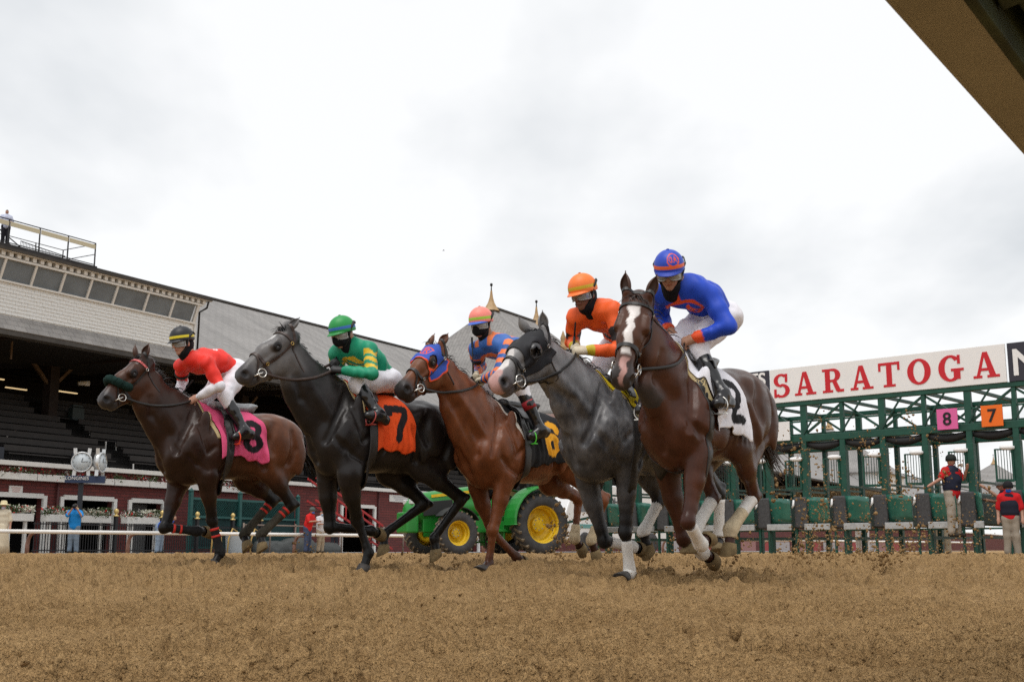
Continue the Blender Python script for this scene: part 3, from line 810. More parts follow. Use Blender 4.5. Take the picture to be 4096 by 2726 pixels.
for k, (u, z) in enumerate(cells):
    dz = r2.uniform(-.006, .006)
    if k < 296:
        o = bpy.data.objects.new("shingle", sh_me); COL.objects.link(o); o.parent = back; o.location = (u, r2.uniform(-.004, .004), z + dz)
    else:
        rest.add([(u + p[0], p[1], z + dz + p[2]) for p in sm.v], sm.f)
sp(rest, "shingle_rows", shingle_white, back, kind="stuff")
# slanting windows
mull = [24.6, 25.5, 26.8, 28.12, 29.42, 30.70, 31.98, 33.60, 35.03, 36.3]
sp(MB().box(((U0 + 36.5) / 2, .0, 9.80), (36.6 - U0, .16, .07)), "window_sill", trim_white)
for a, b in zip(mull[:-1], mull[1:]):
    m = MB(); m.add([(a + .03, .05, 9.83), (b - .03, .05, 9.83), (b - .03, -.24, 10.55), (a + .03, -.24, 10.55)], [(0, 1, 2, 3)])
    sp(m, "window_pane", glass_grey)
    sp(MB().beam((a, .02, 9.80), (a, -.28, 10.58), .09, .07), "mullion", trim_white)
    sp(MB().beam((a + .86 * (b - a), .10, 9.82), (a + .86 * (b - a), -.16, 10.55), .04, .05), "window_bar", timber_dark)
sp(MB().beam((36.42, .02, 9.80), (36.42, -.28, 10.58), .14, .10), "mullion", trim_white)
sp(MB().box(((U0 + 36.6) / 2, -.22, 10.60), (36.7 - U0, .26, .08)), "window_head", trim_white)
sp(MB().box(((U0 + 36.6) / 2, -.10, 10.73), (36.7 - U0, .10, .20)), "frieze", timber_dark)
for k in range(34):
    u = 25.6 + k * .335
    sp(MB().box((u, -.26, 10.73), (.16, .24, .15)), "bracket", trim_white)
sp(MB().box(((U0 + 36.9) / 2, -.20, 10.86), (37.2 - U0, .56, .09)), "cornice", trim_white, bevel=.01)
slope("box_roof", (U0, -.55, 10.93), (37.0, -.55, 10.93), (37.0, 6.0, 11.75), (U0, 6.0, 11.75), .10, roof_felt)
sp(MB().tube([(36.9, -.40, 10.85), (36.95, -.25, 10.55), (36.75, -.02, 10.35), (36.72, -.02, 8.6)], .045, 8), "downpipe", iron_black)
# roof platform with railings
pz = 14.05
plat = sp(MB().box((31.0, 10.9, pz - .22), (16.4, 2.6, .52)), "roof_platform", mat("platform_dark", (.028, .026, .026), .8, var=.4, vscale=2))
for u in (27.5, 29.15, 30.8, 32.45, 34.1, 35.8, 37.45, 39.1):
    sp(MB().box((u, 9.7, pz + .58), (.05, .05, 1.30)), "railing_post", iron_black, plat)
    sp(MB().box((u, 12.1, pz + .58), (.04, .04, 1.2)), "railing_post", iron_black, plat)
for z in (1.22, .12): sp(MB().box((33.0, 9.7, pz + z), (12.2, .04, .04)), "railing_bar", iron_black, plat)
for z in (1.18, .65, .12): sp(MB().box((33.0, 12.1, pz + z), (12.2, .03, .03)), "railing_bar", iron_black, plat)
for z in (1.18, .65): sp(MB().box((39.1, 10.9, pz + z), (.03, 2.4, .03)), "railing_bar", iron_black, plat)
us = (27.5, 29.15, 30.8, 32.45, 34.1, 35.8, 37.45, 39.1)
for a, b in zip(us[:-1], us[1:]):
    sp(MB().box(((a + b) / 2, 9.66, pz + 1.02), (b - a - .08, .02, .22)), "rail_banner", banner_tan, plat)
for k in range(30): sp(MB().box((35.9 + k * .10, 11.2 + .02 * k, pz + .40), (.014, .014, .78)), "baluster", iron_black, plat)
sp(MB().beam((35.9, 11.2, pz + .80), (39.0, 11.8, pz + .80), .035, .035), "railing_bar", iron_black, plat)
sp(MB().beam((34.2, 10.6, pz + .95), (36.0, 10.6, pz + .05), .04, .04).beam((34.5, 10.6, pz + .5), (35.6, 10.6, pz + .0), .03, .03), "stair_rail", iron_black, plat)
# upper flower boxes along the ledge ---------------------------------
leaf_green = mat("leaf_green", (.045, .075, .022), .6, var=.4, vscale=8); leaf_red = mat("leaf_maroon", (.13, .030, .016), .6, var=.4, vscale=8)
petal_white = mat("petal_white", (.72, .70, .66), .6); petal_red = mat("petal_red", (.55, .02, .02), .6); petal_pink = mat("petal_pale", (.50, .50, .40), .6, var=.3, vscale=9)
def leaf_cloud(P, size, rng):
    n = len(P); q = rng.normal(0, 1, (n, 3)); q /= np.linalg.norm(q, axis=1, keepdims=True)
    t = np.cross(q, rng.normal(0, 1, (n, 3))); t /= np.linalg.norm(t, axis=1, keepdims=True) + 1e-9
    s = (size * rng.uniform(.6, 1.4, n))[:, None]
    V = np.stack([P - q * s, P + t * s * .5, P + q * s, P - t * s * .5], 1)
    return V.reshape(-1, 3), np.arange(n * 4).reshape(-1, 4)
def flower_patch(parent, u0, u1, w0, w1, z0, z1, dens, rng, hang=.0, mixes=((leaf_green, 1.0, .05), (leaf_red, .5, .05), (petal_white, .35, .035), (petal_red, .12, .04))):
    for (mt, frac, sz) in mixes:
        n = max(4, int(dens * (u1 - u0) * frac))
        nc = max(2, int((u1 - u0) * 2.2))
        cu = rng.uniform(u0, u1, nc); cz = rng.uniform(z0, z1, nc)
        k = rng.integers(0, nc, n)
        P = np.stack([np.clip(cu[k] + rng.normal(0, .16, n), u0, u1), rng.uniform(w0, w1, n), np.clip(cz[k] + rng.normal(0, .07, n), z0 - hang, z1 + .05)], -1)
        v, f = leaf_cloud(P, sz, rng)
        link("foliage" if "leaf" in mt.name else "blossom", np_mesh("foliage", v, f, smooth=False), mt, parent)["kind"] = "stuff"
u = 25.2
k = 0
while u < 40.2:
    bx = empty("flower_box", (0, 0, 0)); 
    bx.parent = None
    M_ = stand.matrix_basis
    bx.location = (-32.043 + .5 * u, 18.5 + .866 * u, .10); bx.rotation_euler = (0, 0, rad(60))
    tag(bx, ["white flower box at the left edge of the ledge", "second white flower box on the ledge from the left", "white ledge flower box just left of the clock", "white ledge flower box directly behind the clock", "white ledge flower box just right of the clock", "white ledge flower box over the middle doorway", "white ledge flower box over the narrow roller door", "white ledge flower box nearest the leftmost horse's chest", "white ledge flower box hidden mostly behind the leftmost horse"][min(k, 8)], "flower box", "white flower boxes along the ledge")
    MB().box((.9, -.16, 2.76), (1.76, .24, .24)).build("box", trim_white, bx, bevel=.01)
    flower_patch(bx, .05, 1.75, -.34, -.02, 2.86, 3.02, 90, r2, .28)
    u += 1.8; k += 1
# corner pavilions with pyramid roofs and finials --------------------
def finial(parent, u, w, z, s=1.0):
    sp(MB().lathe([(.95 * s, -.25 * s), (.62 * s, .15 * s), (.34 * s, .65 * s), (.18 * s, 1.2 * s), (.09 * s, 1.9 * s)], 8, (u, w, z), smooth=False), "finial", copper_tan, parent)
    sp(MB().lathe([(.07 * s, 1.85 * s), (.05 * s, 2.35 * s), (.02 * s, 2.36 * s)], 8, (u, w, z)).lathe([(.001, 2.30 * s), (.12 * s, 2.38 * s), (.15 * s, 2.5 * s), (.12 * s, 2.62 * s), (.001, 2.68 * s)], 10, (u, w, z)), "finial_ball", iron_black, parent)
def pavilion(u0, u1, w, z, hw, he, zb, label, s=.75, zwall=8.0, fin=True):
    root = empty("roof_pavilion", stand.location, rad(60), label, "tower roof", "slate pavilion roofs along the grandstand")
    a0, a1 = u0 - he, u1 + he
    A, B, C_, D_ = (a0, w - hw, zb), (a1, w - hw, zb), (a1, w + hw, zb), (a0, w + hw, zb)
    R0, R1 = (u0, w, z), (u1, w, z)
    slope("roof_face", A, B, R1, R0, .15, slate, root)
    slope("roof_face", C_, D_, R0, R1, .15, slate, root)
    slope("roof_face", D_, A, R0, R0, .15, slate, root) if False else None
    for (p, q, t) in ((D_, A, R0), (B, C_, R1)):
        m = MB(); p, q, t = Vector(p), Vector(q), Vector(t)
        m.add([p, q, t, p - Vector((0, 0, .15)), q - Vector((0, 0, .15)), t - Vector((0, 0, .15))], [(0, 1, 2), (5, 4, 3), (0, 3, 4, 1), (1, 4, 5, 2), (2, 5, 3, 0)])
        m.build("roof_face", slate, root)
    m = MB().box(((a0 + a1) / 2, w, (zwall + zb) / 2), (a1 - a0 - 1.0, hw * 2 - 1.0, zb - zwall)); m.build("wall", shingle_white, root)
    if u1 - u0 > .5: MB().beam(R0, R1, .35, .16).build("ridge_cap", roof_felt, root)
    finial(root, u0, w, z - .15, s)
    if u1 - u0 > .5: finial(root, u1, w, z - .15, s)
    return root
p1 = pavilion(74.8, 81.9, 8.0, 18.25, 10.2, 6.6, 9.2, "large slate pavilion roof with two tan finials behind the riders")
MB().beam((76.6, 7.6, 17.6), (79.0, 5.0, 15.6), .25, .12).build("roof_hatch", roof_felt, p1)
MB().lathe([(.55, 12.6), (.42, 13.6), (.50, 13.8), (.34, 14.0), (.30, 14.6), (.36, 14.75), (.20, 14.9), (.18, 15.3), (.22, 15.4), (.05, 15.9), (.001, 16.0)], 10, (75.4, 2.2, 0)).build("pinnacle", copper_tan, p1)
pavilion(169.5, 169.5, 8.0, 17.6, 9.0, 8.0, 10.5, "smaller slate pyramid roof with a golden finial seen through the gate truss", .8)
pavilion(330, 330, 8.0, 22.5, 16.0, 15, 11.5, "distant slate pyramid roof with a golden spire at the far right", .9)
# ================================================================== starting gate
gate_green = mat("gate_green", (.008, .066, .044), .45, spec=.4, var=.25, vscale=5, bump=.08, bscale=30)
gate_dark = mat("gate_dark_green", (.008, .050, .036), .5, var=.3, vscale=5)
gate_panel = mat("gate_panel_green", (.026, .125, .092), .22, spec=.6, var=.3, vscale=3)
pad_grey = mat("gate_pad_grey", (.060, .060, .062), .85, var=.35, vscale=25, bump=.3, bscale=60)
pad_black = mat("gate_pad_black", (.014, .014, .015), .7, bump=.5, bscale=30, var=.3)
pad_white = mat("gate_pad_white", (.80, .80, .80), .6)
alu = mat("gate_aluminium", (.45, .46, .46), .35, metal=.7, var=.2, vscale=8)
sign_white = mat("sign_white", (.82, .82, .82), .5, var=.03, vscale=2)
sign_red = mat("sign_red", (.56, .012, .022), .5)
sign_navy = mat("sign_charcoal", (.030, .030, .045), .5)
sign_lime = mat("sign_lime", (.24, .52, .08), .5)
num_pink = mat("number_pink", (.72, .13, .36), .55); num_orange = mat("number_orange", (.85, .16, .01), .55)
ink = mat("ink_black", (.010, .010, .012), .6)
gz0 = .10
gate = empty("starting_gate", (8.43, 27.3, gz0), rad(-42.0), "long green starting gate with SARATOGA sign and open stalls", "starting gate")
POSTS = [-7.9 + i * 1.0 + .12 for i in range(15)]       # front post positions
def gpart(m, name, material, parent=gate, bevel=0.0): return m.build(name, material, parent, bevel=bevel)
DEPTH = 2.95
X0, X1 = -8.2, 7.4
for (y, nm) in ((0, "front"), (DEPTH, "rear")):
    gpart(MB().box(((X0 + X1) / 2, y, 3.66), (X1 - X0, .13, .11)), "top_beam", gate_green, bevel=.01)
    gpart(MB().box(((X0 + X1) / 2, y, 2.80), (X1 - X0, .16, .16)), "lower_beam", gate_green, bevel=.01)
    gpart(MB().box(((X0 + X1) / 2, y, 3.22), (X1 - X0, .04, .04)), "stay_rail", gate_green)
    for i, x in enumerate(POSTS):
        gpart(MB().box((x, y, 3.24), (.09 if i % 2 else .15, .09, .72)), "truss_upright", gate_green)
        a, b = (x, y + .02, 2.90), (x + 1.0, y + .02, 3.60)
        if i % 2: a, b = (x, y + .02, 3.60), (x + 1.0, y + .02, 2.90)
        gpart(MB().beam(a, b, .05, .05), "truss_brace", gate_green)
        if y == 0:
            a, b = (x, y - .05, 2.90), (x + .5, y - .05, 3.60)
            gpart(MB().beam(a, b, .035, .035), "truss_brace", gate_dark)
for i, x in enumerate(POSTS):
    gpart(MB().box((x, 0, 1.36), (.13, .15, 2.74)).box((x, -.005, 1.9), (.155, .172, 1.1)), "front_post", gate_green, bevel=.008)
    gpart(MB().box((x, DEPTH, 1.36), (.11, .13, 2.74)), "rear_post", gate_dark, bevel=.008)
    gpart(MB().box((x, DEPTH / 2, 2.80), (.09, DEPTH - .16, .10)), "cross_beam", gate_dark)
    gpart(MB().box((x, DEPTH / 2, 3.66), (.07, DEPTH - .14, .07)), "cross_beam", gate_dark)
    gpart(MB().box((x, DEPTH / 2, 1.02), (.16, DEPTH - .3, .70)), "stall_partition", gate_dark, bevel=.04)
    gpart(MB().box((x, DEPTH / 2, 1.62), (.06, DEPTH - .2, .05)), "partition_rail", gate_green)
    gpart(MB().box((x, DEPTH / 2, .42), (.08, DEPTH - .2, .06)), "partition_rail", gate_green)
    # overhead roll of black padding between the posts
    pts = [(x + .08 + .84 * t, .02, 2.66 - .07 * math.sin(math.pi * t)) for t in np.linspace(0, 1, 9)]
    gpart(MB().tube(pts, [.05 + .05 * math.sin(math.pi * t) for t in np.linspace(.08, .92, 9)], 10), "overhead_pad", pad_black)
    # grille leaf swung open, topped by a white roll
    leaf = gpart(MB().box((x - .10, -.12, 2.22), (.04, .04, .06)).box((x - .38, -.30, 1.93), (.035, .035, .68)).box((x - .09, -.10, 1.93), (.045, .045, .68))
                 .beam((x - .38, -.30, 2.26), (x - .09, -.10, 2.26), .03, .03).beam((x - .38, -.30, 1.60), (x - .09, -.10, 1.60), .04, .06), "door_grille", gate_green)
    for k in range(5):
        t = (k + 1) / 6
        gpart(MB().box((x - .38 + .29 * t, -.30 + .20 * t, 1.93), (.012, .012, .66)), "grille_bar", gate_dark, leaf)
    pts = [(x - .30 + .26 * t, -.24 + .14 * t, 2.30) for t in np.linspace(0, 1, 6)]
    gpart(MB().tube(pts, [.03, .052, .056, .056, .052, .03], 12), "white_roll", pad_white)
    # lower door: grey pad, curved green panel and aluminium kick bar
    gpart(MB().box((x - .06, -.22, 1.02), (.34, .10, .74)), "door_pad", pad_grey, bevel=.04)
    V, F = [], []
    nn, hh = 9, 6
    for a in range(nn):
        t = a / (nn - 1)
        for b in range(hh):
            q = b / (hh - 1)
            pw = .18 if abs(x - 2.22) < .1 else .62
            V.append((x + .13 + pw * t - .05 * q * (t < .1), -.20 - .18 * math.sin(math.pi * .55 * t) - .05 * q, .78 + .60 * q - .05 * t * q * t))
    m = MB(); m.add(V, [tuple(int(k) for k in f) for f in grid_faces(nn, hh)], True)
    o = gpart(m, "door_panel", gate_panel); md = o.modifiers.new("thick", 'SOLIDIFY'); md.thickness = .03
    gpart(MB().box((x + .42 - (.22 if abs(x - 2.22) < .1 else 0), -.36, .68), (.66 if abs(x - 2.22) > .1 else .22, .06, .15)), "kick_bar", alu, bevel=.01)
    gpart(MB().tube([(x - .22, -.28, 1.32), (x - .22, -.30, 1.20), (x - .26, -.31, 1.13)], [.022, .03, .022], 8), "latch", pad_white)
    gpart(MB().box((x - .2, -.20, .32), (.05, .05, .64)).box((x + .05, -.2, .30), (.04, .04, .62)), "door_leg", gate_green)
gpart(MB().box(((X0 + X1) / 2, -.16, .60), (X1 - X0, .04, .04)), "door_rail", gate_green)

# lettering ---------------------------------------------------------
def slab_letter(ch):
    """Heavy slab-serif capitals as lists of polygons, height 1."""
    P = []
    def bar(x0, x1, y0, y1): P.append([(x0, y0), (x1, y0), (x1, y1), (x0, y1)])
    def ring(cx, cy, rx, ry, wx, wy, a0, a1, n=28):
        o, i = [], []
        for k in range(n + 1):
            a = rad(a0 + (a1 - a0) * k / n)
            o.append((cx + rx * math.cos(a), cy + ry * math.sin(a)))
            i.append((cx + (rx - wx) * math.cos(a), cy + (ry - wy) * math.sin(a)))
        for k in range(n): P.append([o[k], o[k + 1], i[k + 1], i[k]])
    if ch == 'A':
        P.append([(.07, .0), (.20, .0), (.46, 1), (.36, 1)]); P.append([(.36, 1), (.54, 1), (.86, 0), (.62, 0)])
        bar(.20, .66, .27, .38); bar(-.03, .31, 0, .10); bar(.50, .97, 0, .10); w = .94
    elif ch == 'R':
        bar(.12, .35, 0, 1); bar(0, .47, 0, .10); bar(0, .50, .90, 1); ring(.48, .72, .34, .28, .23, .10, -90, 90)
        bar(.34, .50, .44, .54); P.append([(.44, .47), (.62, .50), (.80, .12), (.62, .03)]); bar(.66, .96, 0, .11); w = .92
    elif ch == 'T':
        bar(.34, .57, 0, 1); bar(.20, .71, 0, .10); bar(0, .91, .89, 1); bar(0, .10, .66, 1); bar(.81, .91, .66, 1); w = .91
    elif ch == 'O':
        ring(.48, .5, .48, .52, .25, .10, 0, 360, 48); w = .96
    elif ch == 'G':
        ring(.48, .5, .48, .52, .25, .10, 42, 318, 40); bar(.60, .86, .06, .44); bar(.50, 1.0, .38, .48); bar(.76, .87, .66, 1.0); w = .98
    elif ch == 'S':
        ring(.40, .73, .36, .29, .20, .10, 40, 270, 26); ring(.40, .28, .40, .30, .21, .10, -140, 90, 26)
        P.append([(.34, .54), (.34, .44), (.46, .48), (.46, .58)]); bar(.585, .70, .64, 1.0); bar(.05, .165, 0, .36); w = .80
    return P, w
def letter_mesh(ch, size, depth):
    P, w = slab_letter(ch)
    m = MB()
    for k, poly in enumerate(P):
        n = len(poly); dz = depth * (1 + .015 * k)
        ar = sum(poly[i][0] * poly[(i + 1) % n][1] - poly[(i + 1) % n][0] * poly[i][1] for i in range(n))
        if ar < 0: poly = poly[::-1]
        V = [(p[0] * size, 0, p[1] * size) for p in poly] + [(p[0] * size, -dz, p[1] * size) for p in poly]
        m.add(V, [tuple(range(n - 1, -1, -1))[::-1], tuple(range(n, 2 * n))] + [(i, (i + 1) % n, n + (i + 1) % n, n + i) for i in range(n)])
    return m, w * size
def text_object(txt, size, material, parent, loc, rot, name="lettering", depth=.004, align='CENTER', bold=True):
    cu = bpy.data.curves.new(name, 'FONT'); cu.body = txt; cu.size = size; cu.extrude = depth; cu.align_x = align
    if bold: cu.offset = size * .018
    ob = bpy.data.objects.new(name, cu)
    COL.objects.link(ob)
    dg = bpy.context.evaluated_depsgraph_get(); me = bpy.data.meshes.new_from_object(ob.evaluated_get(dg))
    COL.objects.unlink(ob); bpy.data.objects.remove(ob)
    me.materials.clear()
    o = link(name, me, material, parent); o.location = loc; o.rotation_euler = rot
    return o
board = gpart(MB().box((.25, -.06, 4.135), (5.74, .05, .84)), "sign_board", sign_white, bevel=.006)
for ch, cx in zip("SARATOGA", (-2.31, -1.66, -.94, -.20, .48, 1.19, 1.92, 2.70)):
    m, w = letter_mesh(ch, .57, .006)
    o = m.build("letter", sign_red, board); o.location = (cx - w / 2, -.086, 3.85)
lb = gpart(MB().box((-3.36, -.06, 4.135), (1.42, .05, .84)), "sign_board", sign_navy, bevel=.006)
text_object("TS", .46, sign_white, lb, (-2.98, -.09, 4.19), (rad(90), 0, 0))
MB().prism([(-3.18, 0), (-2.72, 0), (-2.95, -.36)], 0, .01, Matrix.Rotation(rad(90), 3, 'X'), (0, -.086, 4.12)).build("triangle", sign_lime, lb)
rb = gpart(MB().box((5.02, -.06, 4.135), (3.70, .05, .84)), "sign_board", sign_navy, bevel=.006)
text_object("N", .80, sign_white, rb, (3.55, -.09, 3.85), (rad(90), 0, 0))
for (x, c, t) in ((-2.32, sign_white, None), (1.80, num_pink, "8"), (2.78, num_orange, "7")):
    b_ = gpart(MB().box((x, -.16, 3.00), (.46, .03, .46)), "number_board", c, bevel=.004)
    if t: text_object(t, .40, ink, b_, (x, -.18, 2.87), (rad(90), 0, 0))
# ================================================================== rails, fence, vehicles, furniture
rail_white = mat("rail_white", (.78, .77, .74), .45, var=.05, vscale=2)
rail_brown = mat("rail_post_brown", (.26, .15, .125), .7, var=.2, vscale=4)
# outer rail ---------------------------------------------------------
ra, rb_ = Vector((-14.5, 39.5, 0)), Vector((26.3, 85.0, 0))
rd = (rb_ - ra).normalized(); rn = Vector((-rd.y, rd.x, 0))
rail = empty("track_rail", (ra.x, ra.y, .10), math.atan2(rd.y, rd.x), "long white outer rail on curved brown posts beyond the dirt track", "rail")
LR = 79.0
def rprof(m, x0, x1):
    n = 10
    V = []
    for x in (x0, x1):
        for k in range(n):
            a = 2 * math.pi * k / n
            V.append((x, .075 * math.cos(a), .727 + .067 * math.sin(a)))
    m.add(V, [(k, (k + 1) % n, n + (k + 1) % n, n + k) for k in range(n)] + [tuple(range(n - 1, -1, -1)), tuple(range(n, 2 * n))], True)
x = -24.0
while x < LR:
    m = MB(); rprof(m, x, min(x + 6.98, LR)); m.build("rail_length", rail_white, rail); x += 7.0
x = -23.0
while x < LR:
    m = MB(); m.tube([(x, .42, 0), (x, .42, .30), (x, .36, .50), (x, .22, .64), (x, .05, .68)], [.075, .07, .06, .055, .045], 8); m.build("post", rail_brown, rail)
    x += 3.6
# inner rail over the camera ----------------------------------------
beam_tan = mat("rail_cover_khaki", (.40, .375, .29), .75, var=.10, vscale=6)
beam_green = mat("rail_under_green", (.040, .055, .022), .7, var=.5, vscale=9)
bd = Vector((.588, .809, 0)); bn = Vector((.809, -.588, 0)); b0 = Vector((.596, 1.725, 1.10))
inner = empty("inner_rail", (b0.x, b0.y, 0), math.atan2(bd.y, bd.x), "tan overhanging inner rail seen from below at the upper right", "rail")
# local x along the rail, local y = -bn (away from the track side)
def ib(m, name, material): return m.build(name, material, inner, bevel=.004)
ib(MB().box((.5, -.046, 1.11), (9.0, .092, .02)), "cover_plate", beam_tan)
ib(MB().box((.5, .004, 1.15), (9.0, .012, .10)), "cover_edge", beam_tan)
ib(MB().box((.5, -.10, 1.16), (9.0, .02, .12)), "inner_web", beam_green)
ib(MB().box((.5, -.17, 1.22), (9.0, .13, .02)), "under_tray", beam_green)
ib(MB().box((.5, -.145, 1.175), (9.0, .02, .05)), "tray_lip", beam_green)
ib(MB().tube([(-4, -.29, 1.21), (5, -.29, 1.21)], .05, 12), "rail_tube", beam_green)
for xx_ in (-3.4, -1.6, .2, .78, 2.0, 3.8):
    ib(MB().beam((xx_, -.11, 1.16), (xx_ + .02, -.34, 1.21), .05, .05).box((xx_, -.22, 1.20), (.10, .07, .035)), "bracket", beam_green)
    ib(MB().tube([(xx_, -.34, 1.18), (xx_, -.52, 1.0), (xx_, -.62, .6), (xx_, -.64, 0)], .035, 8), "post", beam_green)
# apron paving behind the outer rail -------------------------------
pv = MB(); q0 = ra + rn * 1.2 - rd * 30; q1 = ra + rn * 1.2 + rd * 95
pv.add([(q0.x, q0.y, .13), (q1.x, q1.y, .13), (q1.x - 70, q1.y + 60, .13), (q0.x - 40, q0.y + 26, .13)], [(0, 1, 2, 3)])
pv.build("pavement", sand_grey, kind="structure")

# iron fence ---------------------------------------------------------
def stand_pt(u, w, z=0.0): return Vector((-32.043 + .5 * u - .866 * w, 18.5 + .866 * u + .5 * w, .13 + z))
fence = empty("iron_fence", stand_pt(0, -2.6), rad(60), "black iron picket fence with gold ball finials in front of the brick wall", "fence")
pk = MB().box((0, 0, .55), (.022, .022, 1.06)).mesh("picket"); pk.materials.append(iron_black)
u = 27.0
while u < 38.4:
    o = bpy.data.objects.new("picket", pk); COL.objects.link(o); o.parent = fence; o.location = (u, 0, 0); u += .115
for z in (.10, 1.0): MB().box((32.7, 0, z), (11.5, .03, .04)).build("fence_bar", iron_black, fence)
for u in (28.7, 30.5, 32.75, 34.6, 36.6, 38.3):
    p_ = MB().box((u, 0, .66), (.12, .12, 1.32)).build("fence_post", iron_black, fence)
    MB().lathe([(.11, 1.32), (.11, 1.36), (.05, 1.38), (.05, 1.42), (.085, 1.46), (.095, 1.52), (.07, 1.58), (.001, 1.62)], 12, (u, 0, 0)).build("finial", gold, p_)
# planters standing behind the fence --------------------------------
for k, (u, wd, lab) in enumerate(((28.55, 1.1, "white flower planter behind the photographer's left side"), (30.0, 1.7, "long white flower planter between the two left doorways"), (32.55, 1.9, "white flower planter right of the photographer with a red bloom cluster"), (26.9, 1.1, "white flower planter beside the woman in the cream dress"))):
    t = empty("planter", stand_pt(u, -1.8), rad(60), lab, "planter", "white flower planters behind the fence")
    MB().box((0, 0, 1.22), (wd, .34, .26)).build("box", trim_white, t, bevel=.01)
    for sx in (-.3, .3): MB().box((sx * wd, 0, .54), (.10, .10, 1.08)).build("leg", trim_white, t)
    flower_patch(t, -wd / 2, wd / 2, -.2, .2, 1.36, 1.58, 190, r2, .35, ((leaf_green, 1.0, .055), (petal_pink, .9, .045), (petal_white, .35, .04), (petal_red, .16, .05)))
# post clock ---------------------------------------------------------
ck = empty("post_clock", stand_pt(29.25, -2.1), rad(12), "silver double-faced watch-shaped clock on a dark post with a navy name plate", "clock")
steel_pale = mat("clock_silver", (.60, .62, .63), .35, metal=.6); dial = mat("clock_dial", (.52, .58, .62), .4); navy = mat("clock_navy", (.018, .035, .085), .5)
MB().box((0, 0, 1.25), (.16, .16, 2.5)).build("post", mat("post_dark", (.016, .020, .028), .5), ck)
pl_ = MB().box((.14, -.05, 2.62), (1.36, .30, .25)).build("name_plate", navy, ck)
text_object("LONGINES", .17, trim_white, pl_, (-.12, -.215, 2.60), (rad(90), 0, 0), bold=False)
def watch(cx, cy, rz):
    R_ = Matrix.Rotation(rz, 3, 'Z') @ Matrix.Rotation(rad(90), 3, 'X')
    w = MB().lathe([(.30, -.10), (.37, -.09), (.38, 0), (.37, .09), (.33, .11), (.33, .085), (.001, .085)], 36, (cx, cy, 3.24), R_).build("case", steel_pale, ck)
    MB().lathe([(.001, .092), (.325, .092), (.325, .088)], 36, (cx, cy, 3.24), R_).build("dial", dial, w)
    f_ = R_ @ Vector((0, 0, 1)); s_ = R_ @ Vector((1, 0, 0)); c0 = Vector((cx, cy, 3.24)) + f_ * .100
    for k in range(12):
        a = rad(30 * k); p_ = c0 + s_ * math.sin(a) * .27 + Vector((0, 0, math.cos(a) * .27))
        MB().beam(p_, p_ + (s_ * math.sin(a) + Vector((0, 0, math.cos(a)))) * .035, .016, .008, up=tuple(f_)).build("hour_mark", ink, w)
    for a, ln, wd in ((rad(85), .22, .016), (rad(15), .15, .022)):
        MB().beam(c0 + f_ * .006, c0 + f_ * .006 + (s_ * math.sin(a) + Vector((0, 0, math.cos(a)))) * ln, wd, .006, up=tuple(f_)).build("hand", ink, w)
    for sx in (-.22, .22):
        for sz in (1, -1):
            MB().beam(Vector((cx, cy, 3.24)) + s_ * sx * 1.05 + Vector((0, 0, .28 * sz)), Vector((cx, cy, 3.24)) + s_ * sx * 1.15 + Vector((0, 0, .50 * sz)), .07, .12).build("lug", steel_pale, w)
    MB().tube([Vector((cx, cy, 3.24)) + s_ * .37, Vector((cx, cy, 3.24)) + s_ * .45], .04, 10).build("crown", steel_pale, w)
watch(0, -.12, rad(0)); watch(.62, -.02, rad(72))
# green lattice screen, stairs, clutter -------------------------------
lat_green = mat("lattice_green", (.016, .085, .080), .6, var=.2, vscale=5); stair_red = mat("stair_red", (.36, .018, .018), .6)
scr = empty("lattice_screen", stand_pt(0, -2.3), rad(60), "dark green lattice screen with posts below the brick wall", "screen")
for u in (34.5, 37.3, 41.0): MB().box((u, 0, 1.2), (.14, .14, 2.4)).lathe([(.10, 2.40), (.11, 2.44), (.001, 2.56)], 8, (u, 0, 0)).build("post", lat_green, scr)
for z in (2.14, 1.42, .2): MB().box((37.75, .02, z), (6.5, .06, .09)).build("rail", lat_green, scr)
MB().box((37.75, .14, 1.2), (6.4, .02, 2.0)).build("backing", mat("lattice_back", (.010, .040, .042), .8), scr)
for k in range(60):
    u = 34.4 + k * .11
    for s_ in (1, -1):
        a, b = Vector((u, .05 + .012 * s_, 1.46)), Vector((u + .64 * s_, .05 + .012 * s_, 2.10))
        if 34.5 < b.x < 41.0 and 34.5 < a.x < 41.0: MB().beam(a, b, .012, .034, up=(0, 1, 0)).build("lattice_strip", lat_green, scr)
st = empty("red_staircase", stand_pt(0, -2.9), rad(60), "red metal staircase rails slanting down in front of the brick wall", "staircase")
for (w, du) in ((0, 0), (.9, .5)):
    MB().beam((41.5 + du, w, 3.3), (46.6 + du, w, 1.25), .06, .10).build("handrail", stair_red, st)
    MB().beam((41.5 + du, w, 2.3), (47.4 + du, w, .15), .05, .10).build("stringer", stair_red, st)
    for k in range(4): MB().box((42.4 + du + k * 1.3, w, 2.45 - k * .50), (.05, .05, 1.0)).build("baluster", stair_red, st)
for k in range(9): MB().box((42.1 + k * .6, .45, 2.05 - k * .215), (.30, .86, .03)).build("tread", iron_black, st)
bf = empty("pipe_barrier", stand_pt(0, -3.4), rad(60), "rusty pipe barrier with tarpaulin behind the white rail", "barrier")
for z in (.75, 1.12): MB().tube([(36.4, 0, z), (47.5, 0, z)], .03, 8).build("bar", mat("pipe_rust", (.20, .15, .12), .6), bf)
for u in np.arange(36.4, 47.6, 1.6): MB().tube([(u, 0, 0), (u, 0, 1.2)], .035, 8).build("post", MATS["pipe_rust"], bf)
tp = SDF((37.6, .1, -.1), (43.4, 1.1, .85), .05); tp.cone((38, .55, .15), (43, .55, .12), .34, .30, .1); tp.ell((40.5, .6, .3), (1.2, .4, .36), .1); tp.wrinkle(.06, 4, 3)
